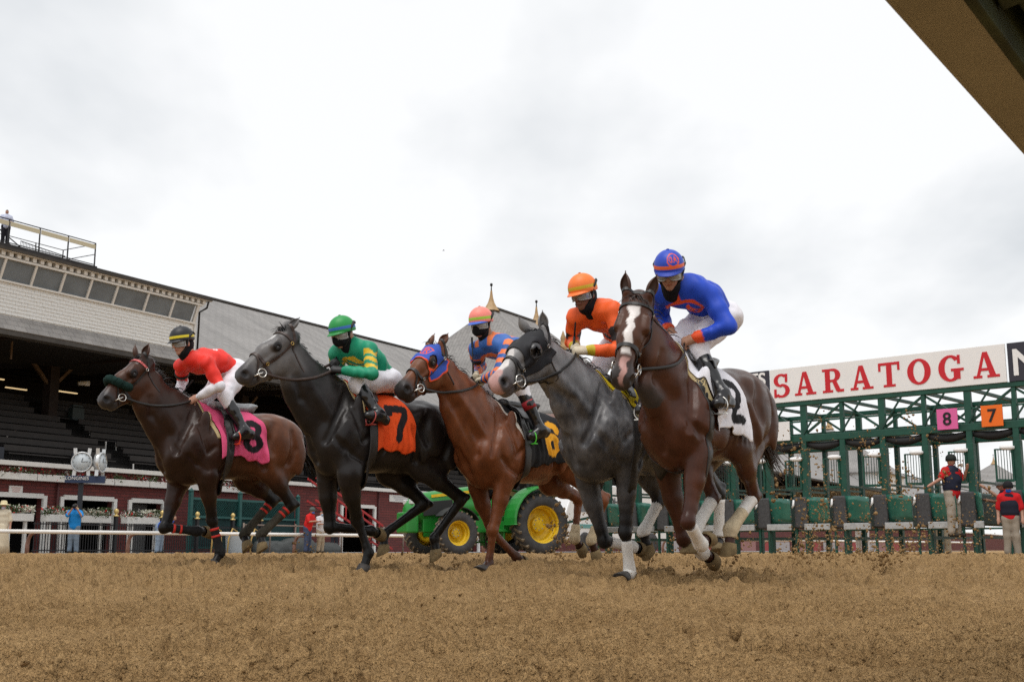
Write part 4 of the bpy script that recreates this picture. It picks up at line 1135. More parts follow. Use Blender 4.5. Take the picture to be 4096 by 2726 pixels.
v_, f_ = tp.surface(); link("tarpaulin", np_mesh("tarpaulin", v_, f_), mat("tarp_grey", (.055, .060, .058), .5, bump=.3, bscale=6), bf)
bk = empty("white_tub", stand_pt(35.85, -3.5), rad(60), "white plastic tub standing behind the rail", "tub")
MB().lathe([(.001, 0), (.36, 0), (.42, .78), (.45, .80), (.40, .80), (.36, .04), (.001, .04)], 20).build("tub", mat("tub_white", (.58, .62, .64), .5), bk)
hose_m = mat("hose_yellow", (.42, .27, .08), .6)
for k, (u, lab) in enumerate(((34.4, "tan hose hanging over the fence near the man in royal blue"), (35.3, "tan hose loop left of the white tub"), (36.6, "tan hose arching right of the white tub"))):
    MB().tube([stand_pt(u, -3.6, 0), stand_pt(u + .05, -3.6, .55), stand_pt(u + .25, -3.6, .95), stand_pt(u + .5, -3.6, .85), stand_pt(u + .55, -3.6, .3), stand_pt(u + .6, -3.6, 0)], .032, 8).build("hose", hose_m, None, lab, "hose", "hoses by the rail")
bn_ = empty("barrier_banner", (0, 0, 0), 0, "low red and white barrier boards far behind the gate", "barrier")
for k in range(16):
    p_ = ra + rd * (36 + k * 2.2) + rn * 2.4
    MB().box((p_.x, p_.y, .46), (1.7, .06, .60), math.atan2(rd.y, rd.x)).build("board", (mat("board_red", (.30, .05, .05), .7), mat("board_grey", (.36, .33, .33), .7), mat("board_pink", (.30, .15, .14), .7))[k % 3], bn_)

# tractor ------------------------------------------------------------
tr_green = mat("tractor_green", (.016, .22, .030), .35, spec=.5, var=.12, vscale=3); tr_yel = mat("tractor_yellow", (.70, .46, .012), .45, var=.28, vscale=4)
rubber = mat("tyre_rubber", (.050, .050, .052), .9, var=.35, vscale=6, bump=.3, bscale=30); rub_mud = mat("tyre_muddy", (.16, .125, .085), .95, var=.4, vscale=5)
tr_dark = mat("tractor_black", (.016, .017, .017), .6)
trac = empty("tractor", (0, 0, 0), rad(211), "green tractor with yellow wheels parked behind the chestnut horse", "tractor")
wl, wt = 2.35, 1.76
lf_ = Vector((math.cos(rad(301)), math.sin(rad(301)), 0)); fw_ = Vector((math.cos(rad(211)), math.sin(rad(211)), 0))
rear_left = Vector((.69, 29.9, .10)); org = rear_left - lf_ * (wt / 2)
trac.location = (org.x, org.y, .10)
def wheel(x, y, R, w, rim, sg):
    wh = empty("wheel"); wh.parent = trac; wh.location = (x, y, R); wh.rotation_euler = (rad(-90) * sg, 0, 0)
    hw = w / 2
    MB().lathe([(rim, -hw * .82), (rim + .05, -hw), (R * .86, -hw), (R * .955, -hw * .75), (R * .965, 0), (R * .955, hw * .75), (R * .86, hw), (rim + .05, hw), (rim, hw * .82)], 40, caps=False).build("tyre", rubber, wh)
    n = 22
    for k in range(n):
        for s2 in (-1, 1):
            a = 2 * math.pi * (k + (.5 if s2 > 0 else 0)) / n
            p0 = Vector((math.cos(a) * R * .955, math.sin(a) * R * .955, .01 * s2)); a2 = a + .20 * 0.8
            p1 = Vector((math.cos(a2) * R * .93, math.sin(a2) * R * .93, hw * .98 * s2))
            MB().beam(p0, p1, R * .075, R * .085, up=(math.cos(a), math.sin(a), 0)).build("tread_lug", rub_mud, wh)
    MB().lathe([(rim + .02, hw * .86), (rim + .02, hw * .74), (rim - .03, hw * .62), (rim - .035, hw * .2), (rim - .07, hw * .1), (rim - .08, -hw * .55), (rim * .62, -hw * .70), (rim * .42, -hw * .62), (rim * .40, -hw * .15), (rim * .22, -hw * .05), (.001, -hw * .05)], 36, smooth=False, caps=False).build("rim", tr_yel, wh)
    for k in range(8):
        a = 2 * math.pi * k / 8
        MB().lathe([(.018, 0), (.018, .02), (.001, .022)], 6, (math.cos(a) * rim * .30, math.sin(a) * rim * .30, -hw * .12)).build("wheel_bolt", alu, wh)
    return wh
for sg in (1, -1):
    wheel(0, sg * wt / 2, .775, .46, .47, sg); wheel(wl, sg * (wt / 2 - .04), .545, .34, .30, sg)
def tp_(m, name, material, bevel=.02): return m.build(name, material, trac, bevel=bevel)
S_ = SDF((.6, -.55, .5), (3.6, .55, 2.0), .03)
S_.cone((1.1, 0, 1.52), (3.0, 0, 1.32), .26, .20, .02, 1.35); S_.cone((1.1, 0, 1.25), (3.05, 0, 1.12), .32, .28, .05, 1.15); S_.cone((2.9, 0, 1.0), (3.15, 0, 1.05), .22, .20, .06, 1.3)
v_, f_ = S_.surface(); link("hood", np_mesh("hood", v_, f_), tr_green, trac)
for sg in (1, -1):
    tp_(MB().beam((1.15, sg * .365, 1.64), (2.75, sg * .285, 1.44), .012, .07), "hood_stripe", tr_yel, 0)
    tp_(MB().beam((2.2, sg * .385, 1.20), (3.0, sg * .34, 1.12), .02, .34), "side_grille", tr_dark, .01)
    tp_(MB().box((3.22, sg * .16, 1.30), (.10, .16, .12)), "headlight", mat("lamp_glass", (.6, .62, .62), .15), .02)
    # rear fender
    V, F = [], []
    for i in range(13):
        a = rad(-5 + 135 * i / 12)
        for (r2_, yy_) in ((.90, .62), (.90, 1.16), (.84, 1.18), (.84, .62)): V.append((math.cos(a) * r2_, sg * yy_, .775 + math.sin(a) * r2_ + .06))
    for i in range(12):
        for k in range(4): F.append((i * 4 + k, i * 4 + (k + 1) % 4, i * 4 + 4 + (k + 1) % 4, i * 4 + 4 + k))
    F += [(0, 1, 2, 3), (51, 50, 49, 48)]
    tp_(MB().add(V, F), "fender", tr_green, .015)
    V, F = [], []
    for i in range(9):
        a = rad(40 + 110 * i / 8)
        for (r2_, yy_) in ((.63, .66), (.63, 1.02), (.61, 1.02), (.61, .66)): V.append((wl + math.cos(a) * r2_, sg * yy_, .545 + math.sin(a) * r2_))
    for i in range(8):
        for k in range(4): F.append((i * 4 + k, i * 4 + (k + 1) % 4, i * 4 + 4 + (k + 1) % 4, i * 4 + 4 + k))
    tp_(MB().add(V, F), "mudguard", tr_dark, 0)
    tp_(MB().box((1.05, sg * .52, .62), (.5, .3, .06)).box((1.05, sg * .56, .34), (.44, .26, .04)).box((.86, sg * .5, .55), (.05, .2, .6)), "step", tr_green, .01)
    for (x, z0, z1, dx) in ((.95, 1.25, 2.55, -.08), (-.55, 1.5, 2.55, .05), (.25, 1.5, 2.55, 0)): tp_(MB().beam((x, sg * .72, z0), (x + dx, sg * .68, z1), .06, .07), "cab_pillar", tr_dark, 0)
tp_(MB().box((1.6, 0, .78), (2.7, .50, .42)).box((wl, 0, .56), (.30, 1.3, .20)).box((0, 0, .80), (.5, 1.2, .36)), "chassis", tr_green)
tp_(MB().box((3.25, 0, .80), (.32, .62, .50)), "front_weight", tr_green, .04)
tp_(MB().box((.2, 0, 2.62), (1.75, 1.50, .16)), "cab_roof", tr_green, .06)
for gx_, gh_ in ((.95, 1.1), (-.58, 1.0)): tp_(MB().box((gx_, 0, 1.95), (.02, 1.32, gh_)), "cab_glass", mat("cab_glass", (.05, .06, .06), .08, spec=.8), 0)
tp_(MB().box((.1, 0, 1.30), (.5, .5, .14)).box((-.15, 0, 1.62), (.12, .5, .6)), "seat", tr_dark, .03)
tp_(MB().tube([(.85, -.42, 1.5), (.85, -.42, 2.35)], .045, 10), "exhaust", tr_dark, 0)
tp_(MB().beam((-.5, .75, .75), (-1.9, .95, 1.05), .06, .06).beam((-.5, -.5, .7), (-1.5, -.5, .5), .08, .08), "rear_linkage", gate_dark, 0)
# ambulance van ------------------------------------------------------
van = empty("ambulance", (3.05, 44.2, .12), math.atan2(.766, .643), "white ambulance van parked behind the tractor", "ambulance")
van_w = mat("van_white", (.74, .75, .76), .3, spec=.5); teal = mat("van_teal", (.10, .30, .30), .4)
def vp(m, name, material, bevel=.03): return m.build(name, material, van, bevel=bevel)
vp(MB().prism([(-2.9, .45), (3.6, .45), (3.6, 1.9), (3.3, 2.45), (-2.2, 2.45), (-2.55, 2.2), (-3.1, 1.25), (-3.15, .6)], -.98, .98, Matrix.Rotation(rad(90), 3, 'X')), "body", van_w, .05)
vp(MB().box((.5, -.985, .95), (6.0, .02, .14)), "stripe", teal, 0)
for x in (-1.9, 2.4):
    w_ = vp(MB().lathe([(.20, -.11), (.36, -.11), (.38, 0), (.36, .11), (.20, .11)], 24, (x, -.90, .38), Matrix.Rotation(rad(90), 3, 'X')), "tyre", rubber, 0)
    MB().lathe([(.001, .10), (.18, .11), (.22, .08), (.22, -.08)], 20, (x, -.90, .38), Matrix.Rotation(rad(90), 3, 'X')).build("rim", alu, w_)
vp(MB().box((-2.0, -.985, 1.75), (.8, .02, .6)), "side_window", glass_grey, 0)
text_object("MOHAWK", .40, mat("van_print", (.05, .055, .06), .5), van, (.2, -1.0, 1.72), (rad(90), 0, 0), "lettering")
text_object("AMBULANCE SERVICE", .20, MATS["van_print"], van, (.2, -1.0, 1.36), (rad(90), 0, 0), "lettering")
# ================================================================== horses
def horse_root(name, key, label=None, cat=None, group=None):
    p = POSE[key]
    return empty(name, p['root'], rad(p['psi']), label, cat, group)

def set_pose_frame(o, key):
    p = POSE[key]
    o.location = p['root']; o.rotation_euler = (0, 0, rad(p['psi']))
    return o

HKS = {'2': 1.30, '7': 1.16}
HK = 1.20      # head depth and width factor
def head_frame(key):
    HK = HKS.get(key, 1.2)
    p = POSE[key]
    poll = vec(*p['poll'])
    if key == '2':
        look = nrm((math.cos(rad(24)), math.sin(rad(24)), 0))
        h = nrm(look * 0.40 + vec(0, 0, -1.0))
        l = nrm(np.cross((0, 0, 1), look))
        l = nrm(l + vec(0, 0, -0.16)); h = nrm(h - l * (h @ l))
        Lh = 0.67
    else:
        nose = vec(*p['nose'])
        h = nrm(nose - poll); l = vec(0, 1, 0)
        yaw = {'8': 0.10, '7': 0.0, '6': 0.06, '5': 0.12}[key]
        l = nrm((-math.sin(yaw), math.cos(yaw), 0))
        h = nrm(h * vec(1, 0, 1) + vec(0, math.sin(yaw) * 0.8, 0)); h = nrm(h - l * (h @ l))
        Lh = min(np.linalg.norm(nose - poll), 0.67)
    dn = np.cross(h, l)
    def hp(t, u, w=0.0):
        return poll + h * (Lh * t) + dn * (u * HK) + l * (w * HK)
    return hp, h, l, dn, Lh

def torso_frame(key):
    p = POSE[key]
    w, c = vec(*p['withers']), vec(*p['croup'])
    a = math.atan2(w[2] - c[2], w[0] - c[0]) - math.atan2(1.583 - 1.555, 0.25 + 0.48)
    ca, sa = math.cos(a), math.sin(a)
    def T(x, y, z):
        dx, dz = x - 0.25, z - 1.583
        return vec(w[0] + ca * dx - sa * dz, y, w[2] + sa * dx + ca * dz)
    return T

def fix_leg(pts, hind):
    """Keep the hoof at a natural length from the fetlock."""
    q = [vec(*x) for x in pts]
    q[3] = q[2] + nrm(q[3] - q[2]) * 0.205
    return q

def build_body(key):
    HK = HKS.get(key, 1.2)
    p = POSE[key]
    T = torso_frame(key)
    hp, h, l, dn, Lh = head_frame(key)
    S = SDF((-1.45, -0.47, -0.06), (1.72 if key != '2' else 1.35, 0.47 if key != '2' else 0.60, 2.16), 0.0120)
    legs = {k: fix_leg(p[k], k[0] == 'H') for k in ('FL', 'FR', 'HL', 'HR')}
    # trunk
    cx = {'8': -.07, '7': -.12, '6': -.02, '5': -.14, '2': -.08}[key]
    def Tc(x, y, z):
        return T(x + cx * float(sstep(.15, .60, x)), y, z)
    S.cone(Tc(.34, 0, 1.16), T(-.30, 0, 1.21), .325, .285, .05, .80)
    S.ell(T(-.10, 0, 1.17), (.55, .275, .30), .07)
    S.ell(Tc(.49, 0, 1.08), (.20, .185, .245), .08)
    S.ell(Tc(.42, 0, .90), (.18, .11, .10), .07)
    S.cone(T(.28, 0, 1.465), T(-.02, 0, 1.440), .070, .080, .13, .8)
    S.cone(T(-.10, 0, 1.37), T(-.52, 0, 1.40), .150, .145, .10, 1.25)
    S.ell(T(-.58, 0, 1.315), (.32, .245, .230), .09)
    for sg in (-1, 1):
        S.ell(T(-.40, sg * .195, 1.40), (.07, .045, .06), .07)
        S.ell(T(-.74, sg * .110, 1.20), (.150, .125, .25), .07)
        S.cone(T(.16, sg * .115, 1.43), Tc(.55, sg * .135, 1.12), .065, .105, .06, .8)
        S.ell(Tc(.60, sg * .080, 1.04), (.085, .085, .12), .04)
    # neck
    w, c = vec(*p['withers']), vec(*p['chest']) + vec(cx * .9, 0, 0)
    b0 = lerp(w, c, .46) - vec(.08, 0, 0)
    cr, un = vec(*p['cr']), vec(*p['un']) + vec(cx * .35, 0, .01)
    r1 = min(np.linalg.norm(cr - un) / 2, .225) * {'8': .94, '7': .92, '6': .88, '5': .88, '2': .92}[key]
    m = cr + nrm(un - cr) * (r1 - .015)
    top = hp(.16, -.085)
    m2 = lerp(m, top, .62) + nrm(cr - un) * .012
    S.chain([b0, lerp(b0, m, .55), m, m2, top], [.27, .240, r1, .145, .110], .04, .56, nrm(l * .3 + vec(0, .7, 0)))
    S.cone(w - vec(.03, 0, .07), cr - nrm(cr - un) * .05, .06, .045, .07, .7)           # crest
    S.cone(lerp(c, w, .28), un + nrm(cr - un) * .09, .14, .08, .05, .8)                # underline
    for sg in (-1, 1):
        S.cone(hp(.22, -.14, sg * .05), lerp(b0, m, .2) + vec(.08, sg * .12, -.12), .035, .05, .04)
    # head
    S.ell(hp(.10, -.050), np.array((.115, .080, .078)) * HK, .03, (h, l, dn))
    S.cone(hp(.17, -.030), hp(.50, -.004), .083 * HK, .060 * HK, .03, 1.06, l)
    S.cone(hp(.45, -.002), hp(.88, -.020), .056 * HK, .046 * HK, .03, .95, l)
    S.ell(hp(.34, -.120), np.array((.135, .076, .112)) * HK, .035, (h, l, dn))
    S.cone(hp(.40, -.155), hp(.84, -.098), .060 * HK, .043 * HK, .035, .85, l)
    S.cone(hp(.42, -.08), hp(.85, -.06), .062 * HK, .052 * HK, .03, .72, l)
    S.ell(hp(.90, -.045), np.array((.076, .062, .066)) * HK, .03, (h, l, dn))
    S.ell(hp(.885, -.112), np.array((.048, .036, .028)) * HK, .02, (h, l, dn))
    for sg in (-1, 1):
        S.ell(hp(.935, -.022, sg * .038), np.array((.040, .024, .036)) * HK, .02, (h, l, dn))
        S.cone(hp(.28, .022, sg * .070), hp(.40, .018, sg * .074), .020 * HK, .020 * HK, .025)      # brow
        S.ell(hp(.365, -.010, sg * .080), np.array((.036, .022, .027)) * HK, .02, (h, l, dn))
        S.cone(hp(.42, -.050, sg * .066), hp(.62, -.048, sg * .046), .016 * HK, .012 * HK, .02)    # facial crest
        S.cone(hp(.06, .000, sg * .050), hp(.01, .030, sg * .058), .035 * HK, .026 * HK, .03)       # ear base
        S.ell(hp(.950, -.020, sg * .057), np.array((.026, .018, .030)) * HK, .012, (h, l, dn), True)      # nostril
        S.ell(hp(.365, -.012, sg * .100), np.array((.020, .014, .014)) * HK, .008, (h, l, dn), True)      # eye opening
        S.cone(hp(.96, -.078, sg * .02), hp(.80, -.088, sg * .055), .006 * HK, .006 * HK, .008, sub=True)  # mouth
    # fore legs
    for k in ('FL', 'FR'):
        e, kn, ft, to = legs[k]
        sg = 1 if k == 'FL' else -1
        sp = Tc(.55, sg * .14, 1.10)
        ee = e + vec(0, 0, .06)
        S.cone(sp, ee, .115, .095, .05, .75)
        S.cone(T(.18, sg * .155, 1.22), ee + vec(-.03, 0, 0), .115, .095, .05, .75)
        d = nrm(kn - e); fr = vec(-d[2], 0, d[0])                   # front of the forearm
        S.chain([ee, lerp(e, kn, .35) + fr * .005, lerp(e, kn, .8), kn], [.105, .078, .050, .052], .025, .85)
        S.cone(e + fr * .03, lerp(e, kn, .55) + fr * .022, .07, .035, .03, .8)
        S.ell(kn + fr * .008, (.054, .050, .064), .02, (fr, (0, 1, 0), d))
        c2 = nrm(ft - kn); bk = vec(c2[2], 0, -c2[0])
        S.chain([kn, lerp(kn, ft, .3), lerp(kn, ft, .8), ft], [.046, .033, .032, .041], .02, .85)
        S.cone(lerp(kn, ft, .1) + bk * .022, ft + bk * .018, .018, .022, .02)
        S.ell(ft + bk * .012, (.044, .038, .044), .02)
        S.cone(ft, lerp(ft, to, .52), .038, .040, .02, .9)
    # hind legs
    for k in ('HL', 'HR'):
        st, hk, ft, to = legs[k]
        sg = 1 if k == 'HL' else -1
        hip = T(-.56, sg * .13, 1.24)
        stv = st + vec(.01, 0, 0)
        S.cone(hip, stv, .20, .125, .08, .62)
        S.cone(T(-.50, sg * .14, 1.30), st + vec(.04, 0, .05), .14, .10, .08, .6)
        S.cone(T(-.78, sg * .11, 1.12), lerp(st, hk, .42), .130, .075, .08, .72)
        d = nrm(hk - st); bk = vec(d[2], 0, -d[0])
        S.chain([stv, lerp(st, hk, .45), lerp(st, hk, .82), hk], [.110, .080, .050, .052], .03, .74)
        S.cone(lerp(st, hk, .25) + bk * .05, lerp(st, hk, .75) + bk * .03, .060, .030, .03, .7)
        c2 = nrm(ft - hk); b2 = vec(c2[2], 0, -c2[0])
        poh = hk + b2 * .045 - c2 * .055                               # point of hock
        S.cone(poh, hk, .026, .046, .025, .8)
        S.cone(poh, lerp(st, hk, .62) + bk * .045, .020, .022, .02)
        S.ell(hk + c2 * .02, (.050, .044, .062), .025)
        S.chain([hk, lerp(hk, ft, .3), lerp(hk, ft, .8), ft], [.046, .036, .034, .043], .02, .82)
        S.cone(poh, lerp(hk, ft, .85) + b2 * .018, .018, .018, .02)
        S.ell(ft + b2 * .012, (.045, .040, .045), .02)
        S.cone(ft, lerp(ft, to, .52), .039, .041, .02, .9)
    # sheath and groin
    S.ell(T(-.36, 0, .93), (.14, .07, .07), .06)
    # muscle relief: grooves laid on the surface of each flank
    def groove(pts, r, depth, k=.03, world=False):
        for sg in (-1, 1):
            q = []
            for (x, z) in pts:
                c = vec(x, 0, z) if world else T(x, 0, z)
                q.append(S.cast(c[None], vec(0, sg, 0)[None], .42)[0] + vec(0, sg * (r - depth), 0))
            for a, b in zip(q[:-1], q[1:]):
                S.cone(a, b, r, r, k, sub=True)
    def bulge(x, z, rx, ry, rz, k=.04, dep=.6):
        for sg in (-1, 1):
            c = S.cast(T(x, 0, z)[None], vec(0, sg, 0)[None], .42)[0] - vec(0, sg * ry * dep, 0)
            S.ell(c, (rx, ry, rz), k)
    bulge(.18, 1.06, .12, .05, .12, .03)
    bulge(.40, 1.14, .08, .04, .14, .03)
    bulge(.27, 1.36, .07, .03, .15, .03)
    bulge(-.55, 1.20, .15, .05, .17, .03)
    bulge(-.78, 1.12, .08, .04, .20, .03)
    bulge(-.42, 1.10, .08, .04, .13, .03)
    groove([(.36, 1.53), (.44, 1.38), (.54, 1.20), (.58, 1.08)], .034, .018, .025)
    groove([(.08, 1.42), (.03, 1.22), (.03, 1.04), (.10, .92)], .040, .018, .02)
    groove([(.35, 1.36), (.31, 1.20), (.27, 1.10), (.20, 1.16)], .024, .013, .016)
    groove([(.46, 1.06), (.36, .98), (.26, .93)], .024, .014, .016)
    groove([(.20, 1.44), (.23, 1.30)], .020, .009, .02)
    groove([(-.27, 1.24), (-.32, 1.08), (-.36, .98)], .045, .024, .025)
    groove([(-.68, 1.36), (-.70, 1.18), (-.66, 1.04)], .040, .013, .03)
    groove([(-.46, 1.43), (-.40, 1.28), (-.44, 1.14)], .045, .013, .03)
    for rx_ in (-.04, -.10, -.16, -.22, -.28):
        groove([(rx_ + .03, 1.28), (rx_, 1.10), (rx_ + .03, .98)], .020, .0045, .014)
    jug = [lerp(hp(.30, -.20), un, .25), lerp(un, m, .35), lerp(c, b0, .30)]
    groove([(q_[0], q_[2]) for q_ in jug], .028, .012, .03, True)
    fc = [S.cast(T(.35, 0, z_)[None], vec(1, 0, 0)[None], .6)[0] for z_ in (1.12, 1.0, .92)]
    for a_, b_ in zip(fc[:-1], fc[1:]):
        S.cone(a_ + vec(.012, 0, 0), b_ + vec(.012, 0, 0), .03, .03, .03, sub=True)
    near = np.abs(S.d) < 0.05
    I = np.nonzero(near)
    P = np.stack([S.lo[q] + S.h * I[q] for q in range(3)], -1)
    n1 = vnoise(P[:, 0] * 5, P[:, 1] * 5, P[:, 2] * 5, 3) - .5
    wgt = sstep(.55, .95, P[:, 2])
    n3 = vnoise(P[:, 0] * 13 + P[:, 2] * 5, P[:, 1] * 9, P[:, 2] * 7 - P[:, 0] * 4, 13) - .5
    S.d[I] += ((n1 * .016 + n3 * .008) * wgt).astype(np.float32)
    return S, legs, T, (hp, h, l, dn, Lh)

def coat_colours(V, key, legs, T, hd):
    HK = HKS.get(key, 1.2)
    hp, h, l, dn, Lh = hd
    N = len(V)
    cfg = COATS[key]
    base = np.tile(np.array(cfg['body']), (N, 1))
    n1 = vnoise(V[:, 0] * 3.1, V[:, 1] * 3.1, V[:, 2] * 3.1, 5)
    n2 = vnoise(V[:, 0] * 14, V[:, 1] * 14, V[:, 2] * 14, 6)
    def mixc(c, w):
        nonlocal base
        w = np.clip(w, 0, 1)[:, None]
        base = base * (1 - w) + np.array(c) * w
    mixc(cfg['warm'], sstep(.45, .75, n1) * .8)
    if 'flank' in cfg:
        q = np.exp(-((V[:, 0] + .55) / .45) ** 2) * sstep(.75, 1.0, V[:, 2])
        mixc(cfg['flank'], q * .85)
    if 'dapple' in cfg:
        d1 = vnoise(V[:, 0] * 17, V[:, 1] * 17, V[:, 2] * 12, 8)
        d2 = vnoise(V[:, 0] * 40, V[:, 1] * 40, V[:, 2] * 24, 9)
        mixc(cfg['dapple'], sstep(.36, .70, .5 * d1 + .5 * d2) * .35)
        mixc(cfg['dapple'], sstep(1.30, 1.60, V[:, 2]) * sstep(.2, .6, V[:, 0]) * .55)
        mixc(cfg['legs'], sstep(1.15, .85, V[:, 2]) * .45)
    # limbs
    low = np.zeros(N)
    for k, q in legs.items():
        dmin = np.full(N, 9.0); tt = np.zeros(N)
        for i in range(3):
            dd, t = segdist(V, q[i], q[i + 1])
            m = dd < dmin
            dmin = np.where(m, dd, dmin); tt = np.where(m, i + t, tt)
        near = sstep(.17, .10, dmin)
        low = np.maximum(low, near * sstep(*cfg.get('point', (.45, .9)), tt + .25 * (n2 - .5)))
        if 'dust' in cfg:
            mixc((.26, .19, .11), near * sstep(1.75, 2.1, tt) * (k[0] == 'H') * sstep(.3, .6, n2) * cfg['dust'])
    mixc(cfg['legs'], low)
    # head
    rel = V - hp(0, 0)
    t = (rel @ h) / Lh; u = rel @ dn / HK; w = rel @ l / HK
    inh = sstep(-.12, .10, t) * sstep(.22, .15, np.abs(w)) * sstep(-.34, -.16, u) * (u < .14) * (t < 1.1)
    inh2 = sstep(-.05, .08, t) * sstep(.22, .17, np.abs(w)) * (u > -.28) * (u < .14) * (t < 1.1)
    mixc(cfg['head'], inh * sstep(-.1, .35, t) * .8)
    inh = inh2
    mixc(cfg['muzzle'], inh * sstep(.70, .90, t + .06 * (n2 - .5)))
    ring = np.sqrt(((t - .365) * Lh / .05) ** 2 + ((u + .01) / .04) ** 2)
    mixc((.012, .010, .010), inh * sstep(1.2, .7, ring) * (np.abs(w) > .05))
    nos = np.sqrt(((t - .955) * Lh / .026) ** 2 + ((u + .020) / .028) ** 2)
    mixc((.010, .008, .008), inh * sstep(1.15, .8, nos) * (np.abs(w) > .026))
    for (t0, t1, w0, w1, c) in cfg.get('blaze', []):
        ww = w0 + (w1 - w0) * np.clip((t - t0) / (t1 - t0), 0, 1)
        edge = sstep(1.12, .88, np.abs(w + .006 * np.sin(t * 40) + .01 * (n2 - .5)) / np.maximum(ww, 1e-4))
        mixc(c, inh * edge * sstep(t0 - .02, t0 + .02, t) * sstep(t1 + .02, t1 - .02, t) * (u > -.03 - .06 * sstep(.85, 1, t)))
    return np.clip(base, 0, 1)

COATS = {
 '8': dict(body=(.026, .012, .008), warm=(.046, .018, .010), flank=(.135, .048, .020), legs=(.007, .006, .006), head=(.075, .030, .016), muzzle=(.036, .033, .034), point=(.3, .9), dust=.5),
 '7': dict(body=(.015, .0125, .012), warm=(.025, .020, .018), legs=(.006, .006, .006), head=(.17, .162, .160), muzzle=(.050, .046, .048), point=(.1, .7), dust=.9,
           blaze=[(.20, .42, .030, .012, (.45, .44, .43))]),
 '6': dict(body=(.150, .048, .018), warm=(.110, .034, .013), legs=(.038, .015, .009), head=(.150, .056, .025), muzzle=(.024, .019, .019), point=(1.3, 2.2), dust=.7),
 '5': dict(body=(.075, .075, .080), warm=(.110, .108, .112), dapple=(.27, .265, .268), legs=(.010, .010, .011), head=(.21, .205, .205), muzzle=(.11, .10, .105), point=(.35, .95), dust=.6,
           blaze=[(.50, .86, .020, .028, (.60, .57, .55)), (.84, 1.05, .026, .040, (.46, .27, .25))]),
 '2': dict(body=(.064, .021, .0105), warm=(.044, .0155, .0085), flank=(.066, .030, .018), legs=(.045, .015, .009), head=(.078, .032, .018), muzzle=(.040, .033, .031), point=(.6, 1.0), dust=.8,
           blaze=[(.17, .30, .036, .020, (.74, .70, .68)), (.29, .72, .017, .026, (.74, .70, .68)), (.76, 1.02, .024, .010, (.50, .29, .26))]),
}
coat_mat = vmat("horse_coat", rough=.31, spec=.26, bump=.25, bscale=200, var=.24, vscale=12, stretch=(1, 1, .5), bdist=.004)
_nt = coat_mat.node_tree
_n = _nt.nodes.new("ShaderNodeTexNoise"); _n.inputs['Scale'].default_value = 9; _n.inputs['Detail'].default_value = 6
_m = _nt.nodes.new("ShaderNodeMapping"); _m.inputs['Scale'].default_value = (.6, 1.2, 2.2)
_r = _nt.nodes.new("ShaderNodeMapRange"); _r.inputs['From Min'].default_value = .3; _r.inputs['From Max'].default_value = .7
_r.inputs['To Min'].default_value = .22; _r.inputs['To Max'].default_value = .46
_tc = _nt.nodes.new("ShaderNodeTexCoord")
_nt.links.new(_tc.outputs['Object'], _m.inputs[0]); _nt.links.new(_m.outputs[0], _n.inputs['Vector']); _nt.links.new(_n.outputs['Fac'], _r.inputs[0])
_nt.links.new(_r.outputs[0], _nt.nodes["Principled BSDF"].inputs['Roughness'])
hoof_mat = mat("hoof_horn", (.045, .040, .036), .55, var=.35, vscale=30, bump=.3, bscale=60)
hoof_dusty = mat("hoof_muddy", (.20, .145, .075), .9, var=.3, vscale=18, bump=.6, bscale=50, spec=.2)
hair_dark = mat("mane_black", (.010, .009, .009), .38, spec=.5)
hair_brown = mat("mane_brown", (.030, .016, .011), .38, spec=.5)
hair_grey = mat("mane_grey", (.030, .029, .030), .38, spec=.5)
eye_mat = mat("eye_glossy", (.008, .005, .004), .06, spec=.8, coat=1.0)
inner_ear = mat("ear_coat", (.05, .03, .022), .6, var=.2)

def hoof(root, ft, to, lat, material):
    p = nrm(to - ft); lat = nrm(lat - p * (np.asarray(lat) @ p)); dors = np.cross(p, lat)
    L_ = np.linalg.norm(to - ft)
    c0 = ft + p * (L_ * .50)
    V, n = [], 20
    prof = [(0.0, .044, 0.0, 0.0), (.008, .050, .003, 0.0), (.5, .056, .016, .006), (.96, .062, .030, .012), (1.0, .058, .031, .012)]
    ln = L_ * .40
    for (s_, r, tilt, fwd) in prof:
        for i in range(n):
            a = 2 * math.pi * i / n
            rr = r * (1.0 if math.cos(a) > -.5 else .93)
            V.append(c0 + p * (s_ * ln + tilt * math.cos(a)) + dors * (math.cos(a) * rr * 1.08 + fwd) + lat * (math.sin(a) * rr))
    V.append(c0 + p * (ln * .90) + dors * .012)                        # hollow sole
    F = []
    m = len(prof)
    for i in range(m - 1):
        for j in range(n):
            F.append((i * n + j, i * n + (j + 1) % n, (i + 1) * n + (j + 1) % n, (i + 1) * n + j))
    for j in range(n):
        F.append(((m - 1) * n + j, (m - 1) * n + (j + 1) % n, m * n))
    me = np_mesh("hoof", np.array(V), F, smooth=True)
    return link("hoof", me, material, root)

def leg_sleeve(root, name, a, ft, to, t0, t1, r0, material, bands=(), bandmat=None, lat=(0, 1, 0)):
    """Bandage from t0 on the cannon to t1 (1 = fetlock, up to 1.4 = pastern)."""
    def pt(t):
        return lerp(a, ft, t) if t <= 1 else lerp(ft, to, t - 1)
    def rr(t):
        return r0 + (.012 * math.exp(-((t - 1.0) / .16) ** 2)) + (.008 * sstep(.25, .0, t))
    def sleeve(u0, u1, ex, n=14):
        m = MB()
        ts = np.linspace(u0, u1, n)
        m.tube([pt(t) for t in ts], [float(rr(t) + ex + .0012 * math.sin(t * 55)) for t in ts], 16)
        return m
    o = sleeve(t0, t1, 0).build(name, material, root)
    for (b0, b1) in bands:
        sleeve(b0, b1, .003, 4).build("wrap_stripe", bandmat, o)
    return o

